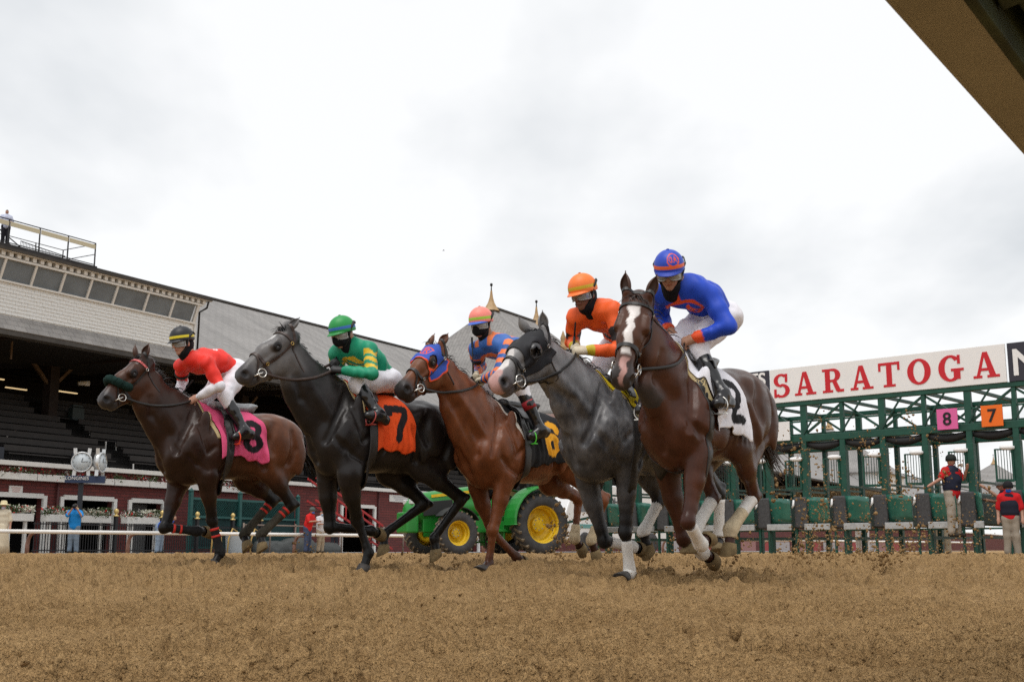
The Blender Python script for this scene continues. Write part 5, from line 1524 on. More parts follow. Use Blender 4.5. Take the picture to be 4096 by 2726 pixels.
def ear(root, base, tip, fwd, lat, material):
    ax = nrm(tip - base); L_ = np.linalg.norm(tip - base)
    f = nrm(fwd - ax * (np.asarray(fwd) @ ax)); s = np.cross(ax, f)
    nu, nv = 12, 13
    V = np.zeros((nu, nv, 3))
    for i in range(nu):
        q = i / (nu - 1)
        w = .040 * (math.sin(math.pi * min(1, q * .9 + .14)) ** .7) * (1 - q ** 6) + .001
        cen = base + ax * (L_ * q) + f * (.018 * math.sin(math.pi * q) * .6)
        for j in range(nv):
            a = rad(-128 + 256 * j / (nv - 1))
            V[i, j] = cen - f * math.cos(a) * w * .75 + s * math.sin(a) * w
    me = np_mesh("ear", V.reshape(-1, 3), grid_faces(nu, nv))
    o = link("ear", me, material, root)
    md = o.modifiers.new("thick", 'SOLIDIFY'); md.thickness = .006
    return o

def strands(name, roots, dirs, lens, width, material, parent, droop=.5, wave=.015, seg=6, seed=1):
    """Hair locks: thin tapered three-sided tubes, one mesh."""
    r = np.random.default_rng(seed)
    V, F = [], []
    for p, d, ln in zip(roots, dirs, lens):
        p = np.array(p, float); d = nrm(d)
        pts = [p.copy()]; q = p.copy(); dd = d.copy()
        ph = r.uniform(0, 6.28); sw = r.normal(0, 1, 3) * wave
        for i in range(seg):
            dd = nrm(dd + vec(droop * .9 if droop < 0 else 0, 0, -droop) * (i + 1) / seg * .5 + sw * math.sin(ph + i * 1.3) * 6)
            q = q + dd * ln / seg
            pts.append(q.copy())
        n0 = len(V)
        for i, q in enumerate(pts):
            tng = nrm(pts[min(i + 1, seg)] - pts[max(i - 1, 0)])
            s = nrm(np.cross(tng, (0.2, .4, .9))); s2 = np.cross(tng, s)
            w = width * (1 - (i / seg) ** 1.5) + .0006
            for k in range(3):
                a = 2.094 * k
                V.append(q + s * math.cos(a) * w + s2 * math.sin(a) * w)
        for i in range(seg):
            for k in range(3):
                k2 = (k + 1) % 3
                F.append((n0 + i * 3 + k, n0 + i * 3 + k2, n0 + i * 3 + 3 + k2, n0 + i * 3 + 3 + k))
    me = np_mesh(name, np.array(V), np.array(F))
    return link(name, me, material, parent)

def make_horse(key, label, hairmat, wrap=None):
    p = POSE[key]
    S, legs, T, hd = build_body(key)
    hp, h, l, dn, Lh = hd
    root = horse_root("horse", key, label, "horse", "racehorses galloping out of the gate")
    V, F = S.surface()
    col = coat_colours(V, key, legs, T, hd)
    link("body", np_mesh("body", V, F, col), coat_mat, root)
    for k, q in legs.items():
        dusty = (k[0] == 'H') or (q[3][2] > .05)
        hoof(root, q[2], q[3], vec(0, 1, 0), hoof_dusty if dusty else hoof_mat)
    for sg in (1, -1):
        m = MB(); m.lathe([(.0001, -.022)] + [(.023 * math.cos(a), .022 * math.sin(a)) for a in np.linspace(-1.5, 1.5, 9)] + [(.0001, .022)], 16,
                          hp(.365, -.012, sg * .0775))
        m.build("eye", eye_mat, root)
        tip = vec(*p['earL' if sg > 0 else 'earR'])
        base = hp(.025, .020, sg * .056)
        if key == '2':
            tip = base - h * .16 + dn * .05 + l * sg * .035
        tip = base + nrm(tip - base) * min(.185, max(.15, np.linalg.norm(tip - base)))
        em = MATS["horse_coat"] if False else mat("ear_coat_" + key, tuple(np.array(COATS[key]['head']) * (.8 if key != '5' else 1)), .5, var=.2, vscale=30)
        ear(root, base, tip, nrm(dn * .9 + l * sg * .5), l, em)
    # mane
    w, cr = vec(*p['withers']), vec(*p['cr'])
    r = np.random.default_rng(int(key))
    roots, dirs, lens = [], [], []
    un = vec(*p['un']); top = hp(.03, -.0)
    n_m = 230
    for i in range(n_m):
        t = i / (n_m - 1)
        a, b, c = top, cr, w + vec(.05, 0, -.02)
        q = a * (1 - t) ** 2 + (b * 2 - (a + c) * .5) * 2 * t * (1 - t) + c * t ** 2
        inward = nrm(lerp(hp(.2, -.2), un, min(1, t * 1.5)) - q)
        # sit on the surface of the crest
        pr = S.cast((q + inward * .10)[None], (-inward)[None], .22, -.004)[0]
        roots.append(pr + vec(0, r.normal(0, .008), 0))
        dirs.append(vec(-.8 + r.normal(0, .2), -.55 + r.normal(0, .3) * (1.3 if key == '2' else 1), .30 + r.normal(0, .2)))
        lens.append(r.uniform(.08, .17))
    if key == '7':
        lens = [x * .45 for x in lens]
    strands("mane", roots, dirs, lens, .0045, hairmat, root, droop=.9, seed=int(key))
    # forelock
    roots = [hp(.03 + .02 * r.random(), .030, r.normal(0, .018)) for _ in range(40)]
    strands("forelock", roots, [nrm(h * r.uniform(.2, 1) + dn * r.uniform(.2, .8) + l * r.normal(0, .5) - vec(.4, 0, 0)) for _ in roots], [r.uniform(.05, .12) for _ in roots], .0035, hairmat, root, droop=.6, seed=3)
    # tail: falls from the dock, then streams out behind
    dock = T(-.885, 0, 1.36)
    A_, B_, C_ = dock + vec(-.14, 0, -.16), vec(-1.06, 0, .98), vec(-1.50, 0, .86)
    Vt, Ft = [], []
    for i in range(190):
        off = r.normal(0, .020, 3); ln = r.uniform(.62, 1.0); sp_ = r.normal(0, .075, 3) * vec(.7, .6, 1)
        pts = []
        for k in range(11):
            t = ln * k / 10
            q = dock * (1 - t) ** 3 + 3 * A_ * t * (1 - t) ** 2 + 3 * B_ * t * t * (1 - t) + C_ * t ** 3
            pts.append(q + off * (1 - .4 * t) + sp_ * t ** 1.5 + vec(0, .012, .015) * math.sin(t * 9 + i))
        n0 = len(Vt)
        for k, q in enumerate(pts):
            tg = nrm(pts[min(k + 1, 10)] - pts[max(k - 1, 0)]); s1 = nrm(np.cross(tg, (.2, .9, .3))); s2 = np.cross(tg, s1)
            wd = .0060 * (1 - (k / 10) ** 2) + .0006
            for a in (0, 2.09, 4.19): Vt.append(q + s1 * math.cos(a) * wd + s2 * math.sin(a) * wd)
        for k in range(10):
            for a in range(3): Ft.append((n0 + k * 3 + a, n0 + k * 3 + (a + 1) % 3, n0 + k * 3 + 3 + (a + 1) % 3, n0 + k * 3 + 3 + a))
    link("tail", np_mesh("tail", np.array(Vt), np.array(Ft)), hairmat, root)
    m = MB(); m.tube([T(-.78, 0, 1.40), dock, dock + vec(-.08, 0, -.02), dock + vec(-.16, 0, -.06)], [.06, .036, .028, .012], 10)
    m.build("tail_dock", hairmat, root)
    if wrap: wrap(root, legs)
    return dict(S=S, legs=legs, T=T, hd=hd, root=root, key=key)

wrap_white = mat("bandage_white", (.74, .72, .68), .85, var=.08, vscale=30, bump=.25, bscale=90, spec=.2)
wrap_dusty = mat("bandage_dusty", (.52, .43, .29), .9, var=.3, vscale=14, bump=.3, bscale=60, spec=.15)
wrap_black = mat("bandage_black", (.016, .016, .017), .8, var=.4, vscale=20, bump=.25, bscale=80, spec=.2)
wrap_grimy = mat("bandage_grimy", (.055, .050, .038), .9, var=.6, vscale=9, bump=.3, bscale=70, spec=.15)
band_red = mat("bandage_red", (.62, .035, .025), .7)
def wraps_8(root, g):
    for k in ('FL', 'FR'):
        leg_sleeve(root, "leg_wrap", *g[k][1:], .22, 1.16, .041, wrap_black, [(.24, .31), (.45, .51)], band_red)
    for k in ('HL', 'HR'):
        leg_sleeve(root, "leg_wrap", *g[k][1:], .14, 1.20, .043, wrap_grimy, [(.16, .21), (.29, .34)], band_red)
def wraps_5(root, g):
    leg_sleeve(root, "leg_wrap", *g['FL'][1:], .20, 1.34, .042, wrap_white)
    leg_sleeve(root, "leg_wrap", *g['FR'][1:], .20, 1.10, .042, wrap_white)
    for k in ('HL', 'HR'):
        leg_sleeve(root, "leg_wrap", *g[k][1:], .14, 1.12, .045, wrap_white)
def wraps_2(root, g):
    for k in ('FL', 'FR'):
        leg_sleeve(root, "leg_wrap", *g[k][1:], .20, 1.12, .043, wrap_white)
    leg_sleeve(root, "leg_wrap", *g['HR'][1:], .14, 1.10, .046, wrap_white)
    o = leg_sleeve(root, "leg_wrap", *g['HL'][1:], .12, .55, .046, wrap_white)
    leg_sleeve(root, "leg_wrap", *g['HL'][1:], .50, 1.30, .047, wrap_dusty)
def wraps_6(root, g):
    for k in ('HL', 'HR'):
        leg_sleeve(root, "leg_wrap", *g[k][1:], .66, 1.16, .045, wrap_dusty)

HORSES = {}
for key, lab, hm, wr in (
    ('8', "dark bay horse with pink number 8 cloth and black-and-red leg wraps, leftmost runner", hair_dark, wraps_8),
    ('7', "nearly black horse with pale grey face and orange number 7 cloth", hair_dark, None),
    ('6', "reddish chestnut horse in a blue blinker hood with black number 6 cloth", hair_dark, wraps_6),
    ('5', "dappled grey horse in a black blinker hood with white leg wraps", hair_grey, wraps_5),
    ('2', "dark brown horse with white blaze and white number 2 cloth, nearest the gate", hair_brown, wraps_2)):
    HORSES[key] = make_horse(key, lab, hm, wr)
# ================================================================== tack
leather = mat("leather_black", (.014, .012, .011), .45, spec=.5, bump=.2, bscale=120, var=.3, vscale=20)
leather_brown = mat("leather_brown", (.040, .022, .016), .45, spec=.5, bump=.2, bscale=120, var=.3, vscale=20)
steel = mat("bit_steel", (.62, .60, .56), .25, metal=1.0)
brass = mat("buckle_brass", (.60, .42, .14), .3, metal=1.0)
fleece = mat("fleece_cream", (.50, .40, .22), .95, bump=.5, bscale=120, var=.08, vscale=30, spec=.1)
cloth_v = vmat("saddle_cloth_print", rough=.75, spec=.25, bump=.25, bscale=14, var=.05, vscale=14, bdist=.008)
hood_v = vmat("hood_cloth", rough=.7, spec=.3, bump=.25, bscale=200, var=.10, vscale=60, bdist=.003)
saddle_black = mat("saddle_leather", (.012, .012, .013), .35, spec=.6, bump=.15, bscale=60)
plastic_black = mat("blinker_cup", (.030, .030, .032), .30, spec=.5)

def ribbon(m, P, N, width, th):
    """Flat strap through points P lying on a surface with normals N."""
    P = np.asarray(P, float); n = len(P)
    t = np.gradient(P, axis=0); t /= np.linalg.norm(t, axis=1, keepdims=True) + 1e-9
    s = np.cross(t, N); s /= np.linalg.norm(s, axis=1, keepdims=True) + 1e-9
    V, F = [], []
    for i in range(n):
        for (a, b) in ((-.5, -.2), (.5, -.2), (.45, 1), (-.45, 1)):
            V.append(P[i] + s[i] * a * width + N[i] * b * th)
    for i in range(n - 1):
        for k in range(4):
            k2 = (k + 1) % 4
            F.append((i * 4 + k, i * 4 + k2, i * 4 + 4 + k2, i * 4 + 4 + k))
    F.append((3, 2, 1, 0)); F.append(tuple((n - 1) * 4 + k for k in range(4)))
    m.add(V, F)

def head_path(H, path, n=10, off=.003):
    """Points on the head along a path of (t, angle, slant): angle 0 is the face front, +90 the left cheek."""
    hp, h, l, dn, Lh = H['hd']
    P = []
    for (t0, a0), (t1, a1) in zip(path[:-1], path[1:]):
        for i in range(n):
            q = i / n
            P.append((t0 + (t1 - t0) * q, a0 + (a1 - a0) * q))
    P.append(path[-1])
    O = np.array([hp(t, -.055 if t < .55 else -.048) for t, a in P])
    Dr = np.array([dn * math.cos(rad(a)) + l * math.sin(rad(a)) for t, a in P])
    pts = H['S'].cast(O, Dr, .28, off, 170)
    return pts, Dr

def torus(m, c, ax, R, r, seg=20, a0=0, a1=360):
    ax = Vector(ax).normalized(); u = ax.orthogonal().normalized(); w = ax.cross(u)
    pts = [Vector(c) + u * math.cos(rad(a)) * R + w * math.sin(rad(a)) * R for a in np.linspace(a0, a1, seg + 1)]
    m.tube(pts, r, 6, caps=(a1 - a0) < 360)

def make_bridle(H, label, hands, browcol=None, roll=False, rings=.036, leather_=None, buckle=None):
    key = H['key']; hp, h, l, dn, Lh = H['hd']
    lm = leather_ or leather
    root = horse_root("bridle", key, label, "bridle", "bridles on the racehorses")
    def strap(name, path, width=.020, th=.004, material=lm, n=10, off=.003):
        P, N = head_path(H, path, n, off)
        m = MB(); ribbon(m, P, N, width, th)
        return m.build(name, material, root)
    strap("noseband", [(.63, a) for a in range(-180, 181, 20)], .026, .006)
    strap("flash_strap", [(.64 + .10 * (1 - math.cos(rad(a))) , a) for a in range(-150, 151, 20)], .016, .005, off=.007)
    strap("browband", [(.155 - .02 * abs(a) / 95, a) for a in range(-95, 96, 10)], .022, .006, browcol or lm)
    strap("headpiece", [(-.02 + .12 * abs(a / 95) ** 2, a) for a in range(-95, 96, 10)], .026, .005)
    for sg in (1, -1):
        strap("cheekpiece", [(.12, sg * 92), (.30, sg * 104), (.50, sg * 108), (.70, sg * 112)], .020, .005, off=.006)
        strap("throatlatch", [(.10, sg * 96), (.16, sg * 125), (.24, sg * 160), (.26, sg * 180)], .016, .005)
        c = hp(.745, -.092, sg * .066)
        m = MB(); torus(m, c, nrm(l + dn * .2), rings, .0055); 
        o = m.build("bit_ring", steel, root)
        m = MB(); m.tube([c - h * .005 + l * sg * .004, hp(.80, -.082, sg * .060), hp(.86, -.074, sg * .055)], [.011, .008, .004], 8)
        m.build("bit_cheek", steel, root)
        for (t, a) in ((.15, 93), (.60, 109)):
            P, N = head_path(H, [(t, sg * a), (t + .01, sg * a)], 1, .010)
            m = MB(); torus(m, P[0], N[0], .014, .0035, 8)
            m.build("buckle", buckle or steel, root)
        hnd = np.array(hands['L' if sg > 0 else 'R'])
        a = c - h * .02 - dn * .02
        w = lerp(a, hnd, .5)
        # the rein runs outside the neck
        pts = []
        for q in np.linspace(0, 1, 15):
            x = lerp(a, hnd, q); x[2] -= .07 * math.sin(math.pi * q)
            y = S_out(H, x, sg)
            pts.append(y)
        m = MB(); m.tube(pts, .012, 8, flat=.35)
        m.build("rein", lm, root)
    # loose end of the reins hanging over the neck below the hands
    hl, hr = np.array(hands['L']), np.array(hands['R'])
    m = MB(); pts = []
    for q in np.linspace(0, 1, 13):
        x = lerp(hl, hr, q); x[2] -= .10 * math.sin(math.pi * q); x[0] += .05 * math.sin(math.pi * q)
        pts.append(x)
    m.tube(pts, .010, 8, flat=.42); m.build("rein_loop", lm, root)
    if roll:
        P, N = head_path(H, [(.66 - .12 * (abs(a) / 118) ** 2, a) for a in range(-118, 119, 8)], 3, .02)
        V = []; r = np.random.default_rng(4)
        m = MB(); m.tube([p_ + n_ * .008 for p_, n_ in zip(P, N)], [0.014 + .027 * math.sin(math.pi * min(1, (i + .6) / 5, (len(P) - i - .4) / 5) / 2) for i in range(len(P))], 18)
        me = m.mesh("sheepskin_noseband")
        co = np.array([v.co for v in me.vertices]); co += (r.random(co.shape) - .5) * .009
        for v, c_ in zip(me.vertices, co): v.co = c_
        link("sheepskin_noseband", me, mat("sheepskin_green", (.010, .028, .024), .95, bump=1.0, bscale=220, spec=.15), root)
    return root

def S_out(H, x, sg, off=.014):
    """Push a point outside the body along y."""
    S = H['S']; x = np.array(x, float)
    for _ in range(40):
        if S.at(x[None])[0] > off: break
        x[1] += sg * .008
    return x

def make_hood(H, label, colour, trim, tfront=.44, cups=False, letter=None):
    key = H['key']; HK = HKS.get(key, 1.2); hp, h, l, dn, Lh = H['hd']
    nt, na = 64, 141
    A = np.linspace(-138, 138, na)
    # front edge moves down the face toward the cheeks
    V = np.zeros((nt, na, 3)); TT = np.zeros((nt, na)); AA = np.zeros((nt, na))
    for j, a in enumerate(A):
        f = abs(a) / 138
        t1 = tfront + .16 * max(0, f - .15) - .06 * max(0, f - .7)
        t0 = .075 + .10 * sstep(.25, .55, f) * sstep(1.1, .6, f) - .05 * (f > .0) * sstep(.5, .8, f)
        ts = np.linspace(t0, t1, nt)
        TT[:, j] = ts; AA[:, j] = a
        O = np.array([hp(t, -.055) for t in ts]); D_ = np.tile(dn * math.cos(rad(a)) + l * math.sin(rad(a)), (nt, 1))
        V[:, j] = H['S'].cast(O, D_, .30, .006, 170)
    rel = V - hp(0, 0)
    t = rel @ h / Lh; u = rel @ dn / HK; w = rel @ l / HK
    col = np.tile(np.array(colour), (nt, na, 1))
    eye = np.sqrt(((t - .365) * Lh / .060) ** 2 + ((u + .012) / .052) ** 2)
    eye[np.abs(w) < .03] = 9
    if trim is not None:
        edge = np.zeros((nt, na), bool); edge[-4:] = True; edge[:, :3] = True; edge[:, -3:] = True
        edge[:3, :20] = True; edge[:3, -20:] = True
        edge |= (eye < 1.32) & (t > .30) & (u < .012)
        col[edge] = trim
    if letter:
        # letter in a ring on the forehead
        cu, cv = w - .022, (t - .255) * Lh
        ring = np.sqrt((cu / .056) ** 2 + (cv / .050) ** 2)
        col[(np.abs(ring - .92) < .10) & (u > 0)] = trim
        gm = glyph_mask(letter, -(-cu) / .062 + .33, -cv / .062 + .5, .085)
        col[gm & (ring < .8) & (u > 0)] = trim
    F = grid_faces(nt, na)
    fe = eye.ravel()[F].mean(1)
    F = F[fe > 1.0]
    used = np.unique(F); mp_ = np.full(nt * na, -1); mp_[used] = np.arange(len(used))
    me = np_mesh("blinker_hood", V.reshape(-1, 3)[used], mp_[F], col.reshape(-1, 3)[used])
    o = link("blinker_hood", me, hood_v)
    set_pose_frame(o, key)
    tag(o, label, "horse hood")
    md = o.modifiers.new("thick", 'SOLIDIFY'); md.thickness = .004; md.offset = 1
    if cups:
        for sg in (1, -1):
            c = hp(.375, -.014, sg * .082); nu, nv = 10, 26
            V = np.zeros((nu, nv, 3))
            for i in range(nu):
                a = .10 + 1.47 * i / (nu - 1)
                for j in range(nv):
                    b = 2 * math.pi * j / nv
                    ra = math.sin(a)
                    V[i, j] = c + h * (math.cos(b) * ra * .062) + dn * (math.sin(b) * ra * .056) + l * sg * (.012 + .040 * math.cos(a))
            F = grid_faces(nu, nv, closed_v=True)
            # open toward the front
            cen = V.reshape(-1, 3)[F].mean(1) - c
            F = F[~(((cen @ h) > .004) & (np.abs(cen @ dn) < .034) & ((cen @ l) * sg > .018))]
            cup = link("blinker_cup", np_mesh("blinker_cup", V.reshape(-1, 3), F), plastic_black, o)
            md = cup.modifiers.new("thick", 'SOLIDIFY'); md.thickness = .004
    return o

def make_saddle_set(H, lab_cloth, lab_saddle, colour, digit, dcol, x_front=.27, x_back=-.30, low=1.06, dpos=(-.20, 1.28), dh=.30, skew=.13, seatcol=None, padcol=None):
    key = H['key']; T = H['T']; S = H['S']
    nx, na = 96, 116
    xs = np.linspace(x_front, x_back, nx)
    hem = low + .030 * np.sin((xs - x_front) * 8 + int(key)) - .05 * sstep(.30, 0, (x_front - xs) / (x_front - x_back)) + .012 * np.sin(xs * 37)
    def lay(AN):
        U = xs[:, None] - skew * sstep(0, 80, np.abs(AN))
        O = np.array([[T(U[i, j], 0, 1.22) for j in range(AN.shape[1])] for i in range(nx)])
        D_ = np.stack([np.zeros_like(AN), np.sin(np.radians(AN)), np.cos(np.radians(AN))], -1)
        return U, S.cast(O, D_, .50, .010, 160), D_
    A0 = np.tile(np.linspace(0, 135, 60), (nx, 1))
    lim = []
    for sg in (1, -1):                       # angle at which each side reaches the hem
        _, V0, _ = lay(A0 * sg)
        below = V0[..., 2] < hem[:, None]
        k_ = np.where(below.any(1), below.argmax(1), 59); k0 = np.maximum(k_ - 1, 0)
        z1, z0 = V0[np.arange(nx), k_, 2], V0[np.arange(nx), k0, 2]
        q_ = np.clip((z0 - hem) / np.maximum(z0 - z1, 1e-6), 0, 1)
        lim.append(A0[0, k0] + (A0[0, k_] - A0[0, k0]) * q_)
    tt_ = np.linspace(-1, 1, na)
    AN = np.where(tt_ > 0, lim[0][:, None] * tt_, lim[1][:, None] * tt_)
    U, V, nrmv = lay(AN)
    fl = (vnoise(V[..., 0] * 6.5 + V[..., 2] * 2, V[..., 1] * 2, V[..., 2] * 1.6, int(key)) - .5) + .5 * (vnoise(V[..., 0] * 15 - V[..., 2] * 6, V[..., 1] * 2, V[..., 2] * 4, int(key) + 5) - .5)
    fold = sstep(1.42, 1.05, V[..., 2])
    V = V + nrmv * (.004 + fold * (.045 * np.abs(fl) + .010))[..., None]
    lift = sstep(.75, 1.0, np.abs(tt_))[None, :] * sstep(x_back + .22, x_back, xs)[:, None]
    V = V + nrmv * (lift * .03)[..., None]
    col = np.tile(np.array(colour), (nx, na, 1))
    du = (dpos[0] - V[..., 0]) / dh + .33
    dv = (V[..., 2] - dpos[1]) / dh + .5
    if digit:
        col[glyph_mask(digit, du, dv, .115) & (V[..., 1] > 0)] = dcol
        col[glyph_mask(digit, .66 - du, dv, .115) & (V[..., 1] < 0)] = dcol
    F = grid_faces(nx, na)
    o = link("saddle_cloth", np_mesh("saddle_cloth", V.reshape(-1, 3), F[:, ::-1], col.reshape(-1, 3)), cloth_v)
    set_pose_frame(o, key); tag(o, lab_cloth, "saddle cloth", "numbered saddle cloths")
    md = o.modifiers.new("thick", 'SOLIDIFY'); md.thickness = .004
    # saddle: pad, flaps, seat, girth, stirrups
    root = horse_root("saddle", key, lab_saddle, "saddle", "racing saddles")
    def shell(name, x0, x1, a0, a1, off, th, material, n1=14, n2=40, taper=0.0, skew=0.0):
        B = []
        for s_ in np.linspace(0, 1, n1):
            row = []
            for a in np.linspace(a0, a1, n2):
                amin = 0 if a0 * a1 < 0 else min(abs(a0), abs(a1))
                f = (abs(a) - amin) / (max(abs(a0), abs(a1)) - amin)
                row.append((x0 + (x1 - x0) * (s_ * (1 - taper * f) + taper * f * .5) + skew * f, a))
            B.append(row)
        B = np.array(B)
        O = np.array([[T(x, 0, 1.22) for x, a in rw] for rw in B])
        an = np.radians(B[..., 1])
        D2 = np.stack([0 * an, np.sin(an), np.cos(an)], -1)
        P = S.cast(O, D2, .55, off, 170)
        ob = link(name, np_mesh(name, P.reshape(-1, 3), grid_faces(n1, n2)[:, ::-1]), material, root)
        md = ob.modifiers.new("thick", 'SOLIDIFY'); md.thickness = th; md.offset = -1
        return ob
    shell("saddle_pad", x_front + .028, x_front - .012, -84, 84, .004, .018, padcol or fleece, 8, 50, 0, -skew)
    gx = {"8": .03, "7": .17, "6": .14, "5": .12, "2": .34}[key]; sx = {"8": 0, "7": .12, "6": .08, "5": .10, "2": .20}[key]
    shell("girth", gx + .04, gx - .04, -180, 180, .004 if key in "25" else .034, .006, leather, 6, 80, 0, .03)
    for sg in (1, -1):
        shell("flap", .12 + sx, -.12 + sx, sg * 6, sg * 42, .046, .008, saddle_black, 16, 24, .55, .02)
    m = MB()
    q = T(-.06, 0, 1.50)
    seat = SDF((-.45, -.16, -.12), (.30, .16, .16), .012)
    seat.cone((.16, 0, .02), (-.24, 0, .015), .045, .055, .03, 1.7)
    seat.ell((-.26, 0, .045), (.07, .10, .022), .03)
    seat.ell((.17, 0, .035), (.04, .06, .035), .03)
    v2, f2 = seat.surface()
    top = S.cast(T(-.06 + sx, 0, 1.22)[None], vec(0, 0, 1)[None], .5)[0]
    link("seat", np_mesh("seat", v2 + top + vec(0, 0, .02), f2), seatcol or saddle_black, root)
    J = POSE[key]['J']
    for sg in (1, -1):
        to, he = vec(*J['toL']) * vec(1, sg, 1), vec(*J['heL']) * vec(1, sg, 1)
        fwd = nrm(to - he); ball = lerp(to, he, .25) - vec(0, 0, .035)
        m = MB(); w_ = vec(0, 1, 0)
        torus(m, ball + vec(0, 0, .045), nrm(fwd + vec(0, 0, .1)), .062, .006, 18, 0, 360)
        m.beam(ball + w_ * .055 - vec(0, 0, .012), ball - w_ * .055 - vec(0, 0, .012), .035, .008)
        m.build("stirrup_iron", STIRRUP.get(key, steel), root)
        tp = S.cast(T(.02 + sx, 0, 1.22)[None], nrm(vec(0, sg * .9, .75))[None], .5, .05)[0]
        m = MB(); m.tube([tp, lerp(tp, ball, .5) + vec(0, sg * .012, 0), ball + vec(0, 0, .10)], .011, 8, flat=.3)
        m.build("stirrup_leather", leather, root)
    return o

STIRRUP = {'8': mat("stirrup_orange", (.75, .07, .02), .4), '6': mat("stirrup_green", (.10, .62, .06), .4), '7': mat("stirrup_red", (.30, .04, .03), .4)}

def hands_of(key):
    J = POSE[key]['J']
    return dict(L=vec(*J['haL']), R=vec(*J['haR']))
make_bridle(HORSES['8'], "black bridle with a fluffy dark green noseband roll on the leftmost horse", hands_of('8'), browcol=mat("browband_red_white", (.55, .12, .12), .6, var=.8, vscale=90), roll=True)
make_bridle(HORSES['7'], "dark leather bridle with brass buckles on the grey-faced black horse", hands_of('7'), leather_=leather_brown, buckle=brass)
make_bridle(HORSES['6'], "black bridle over the chestnut horse in the blue hood", hands_of('6'))
make_bridle(HORSES['5'], "black bridle with large ring bit on the dappled grey horse", hands_of('5'), rings=.046)
make_bridle(HORSES['2'], "black bridle with figure-eight noseband on the white-blazed horse", hands_of('2'))
make_hood(HORSES['6'], "blue blinker hood with orange trim and R emblem on the chestnut horse", (.030, .085, .42), (.75, .09, .03), .42, False, 'R')
make_hood(HORSES['5'], "black blinker hood with plastic eye cups on the grey horse", (.016, .016, .019), None, .50, True)
make_saddle_set(HORSES['8'], "pink saddle cloth with black number 8", "black racing saddle on the pink cloth under the rider in red", (.72, .095, .22), '8', (.012, .010, .012), dpos=(-.21, 1.29), low=1.085, x_back=-.25, seatcol=mat("seat_silver", (.30, .31, .32), .35, metal=.3))
make_saddle_set(HORSES['7'], "orange saddle cloth with black number 7", "black racing saddle on the orange cloth under the rider in green", (.80, .085, .012), '7', (.012, .010, .012), dpos=(-.09, 1.29), low=1.08, x_back=-.17, x_front=.30)
make_saddle_set(HORSES['6'], "black saddle cloth with yellow number 6", "black racing saddle on the black number 6 cloth", (.014, .014, .016), '6', (.82, .38, .02), dpos=(-.22, 1.22), low=1.00, padcol=mat("pad_white", (.62, .58, .52), .9, bump=.4))
make_saddle_set(HORSES['5'], "yellow saddle cloth on the dappled grey horse", "black racing saddle on the yellow cloth of the grey horse", (.82, .62, .02), None, (.014, .014, .016), dpos=(-.34, 1.20), low=1.00, x_front=.31, skew=.36)
make_saddle_set(HORSES['2'], "white saddle cloth with black number 2", "black racing saddle on the white cloth under the rider in royal blue", (.80, .80, .86), '2', (.014, .014, .016), dpos=(-.02, 1.28), low=1.075, x_front=.42, x_back=-.06, seatcol=mat("seat_silver", (.30, .31, .32), .35, metal=.3))
# ================================================================== riders
skin_mats = [mat("skin_fair", (.50, .27, .19), .5, var=.08, vscale=30, spec=.4), mat("skin_tan", (.28, .13, .075), .5, var=.08, vscale=30, spec=.4)]
silk_v = vmat("racing_silk", rough=.52, spec=.35, bump=.30, bscale=10, var=.06, vscale=20, stretch=(1, 1, .5), bdist=.010)
breech_mat = mat("breeches_white", (.76, .75, .80), .6, bump=.4, bscale=14, var=.05, stretch=(1, 1, 1.6), spec=.3)
boot_mat = mat("boot_patent", (.010, .010, .012), .20, spec=.6, bump=.1, bscale=30)
helmet_v = vmat("helmet_cover", rough=.45, spec=.4, bump=.06, bscale=40, var=.03, vscale=30)
mask_mat = mat("mask_black", (.008, .008, .010), .8, bump=.2, bscale=80, spec=.2)
strap_mat = mat("helmet_strap", (.012, .012, .012), .6)
lens_mat = mat("goggle_lens", (.26, .26, .25), .10, spec=.7, coat=.6)
goggle_mat = mat("goggle_frame", (.34, .34, .33), .35)
glove_mats = dict(black=mat("glove_black", (.012, .012, .013), .6, bump=.2), cream=mat("glove_cream", (.58, .50, .36), .75, bump=.3, bscale=60))

def face_frame(fwd, up=(0, 0, 1)):
    f = nrm(fwd); l = nrm(np.cross(up, f)); u = np.cross(f, l)
    return f, l, u

def hand_sdf(S, wrist, knk, out, up, r=1.0, curl=True):
    """Hand closed round a rein: palm, four fingers and a thumb. out points across the palm toward the fingertips' side."""
    f = nrm(knk - wrist); s = nrm(np.cross(out, f)); o = np.cross(f, s)
    S.cone(wrist, lerp(wrist, knk, .35), .026 * r, .026 * r, .012, 1.25, s)
    S.cone(lerp(wrist, knk, .25), knk, .024 * r, .025 * r, .012, 1.6, s)
    for i in range(4):
        b = knk + s * ((i - 1.5) * .020 * r)
        ln = (.036, .040, .038, .030)[i] * r
        p1 = b + f * ln * .55 + o * .016 * r
        p2 = p1 + o * ln * .72 - f * ln * .25
        p3 = p2 - f * ln * .75 - o * .006
        S.chain([b, p1, p2, p3], [.0105 * r, .010 * r, .0095 * r, .0085 * r], .004)
    tb = lerp(wrist, knk, .45) + s * .034 * r
    S.chain([tb, tb + f * .03 * r + o * .022 * r + s * .006, tb + f * .055 * r + o * .032 * r - s * .012 * r], [.014 * r, .012 * r, .0095 * r], .006)

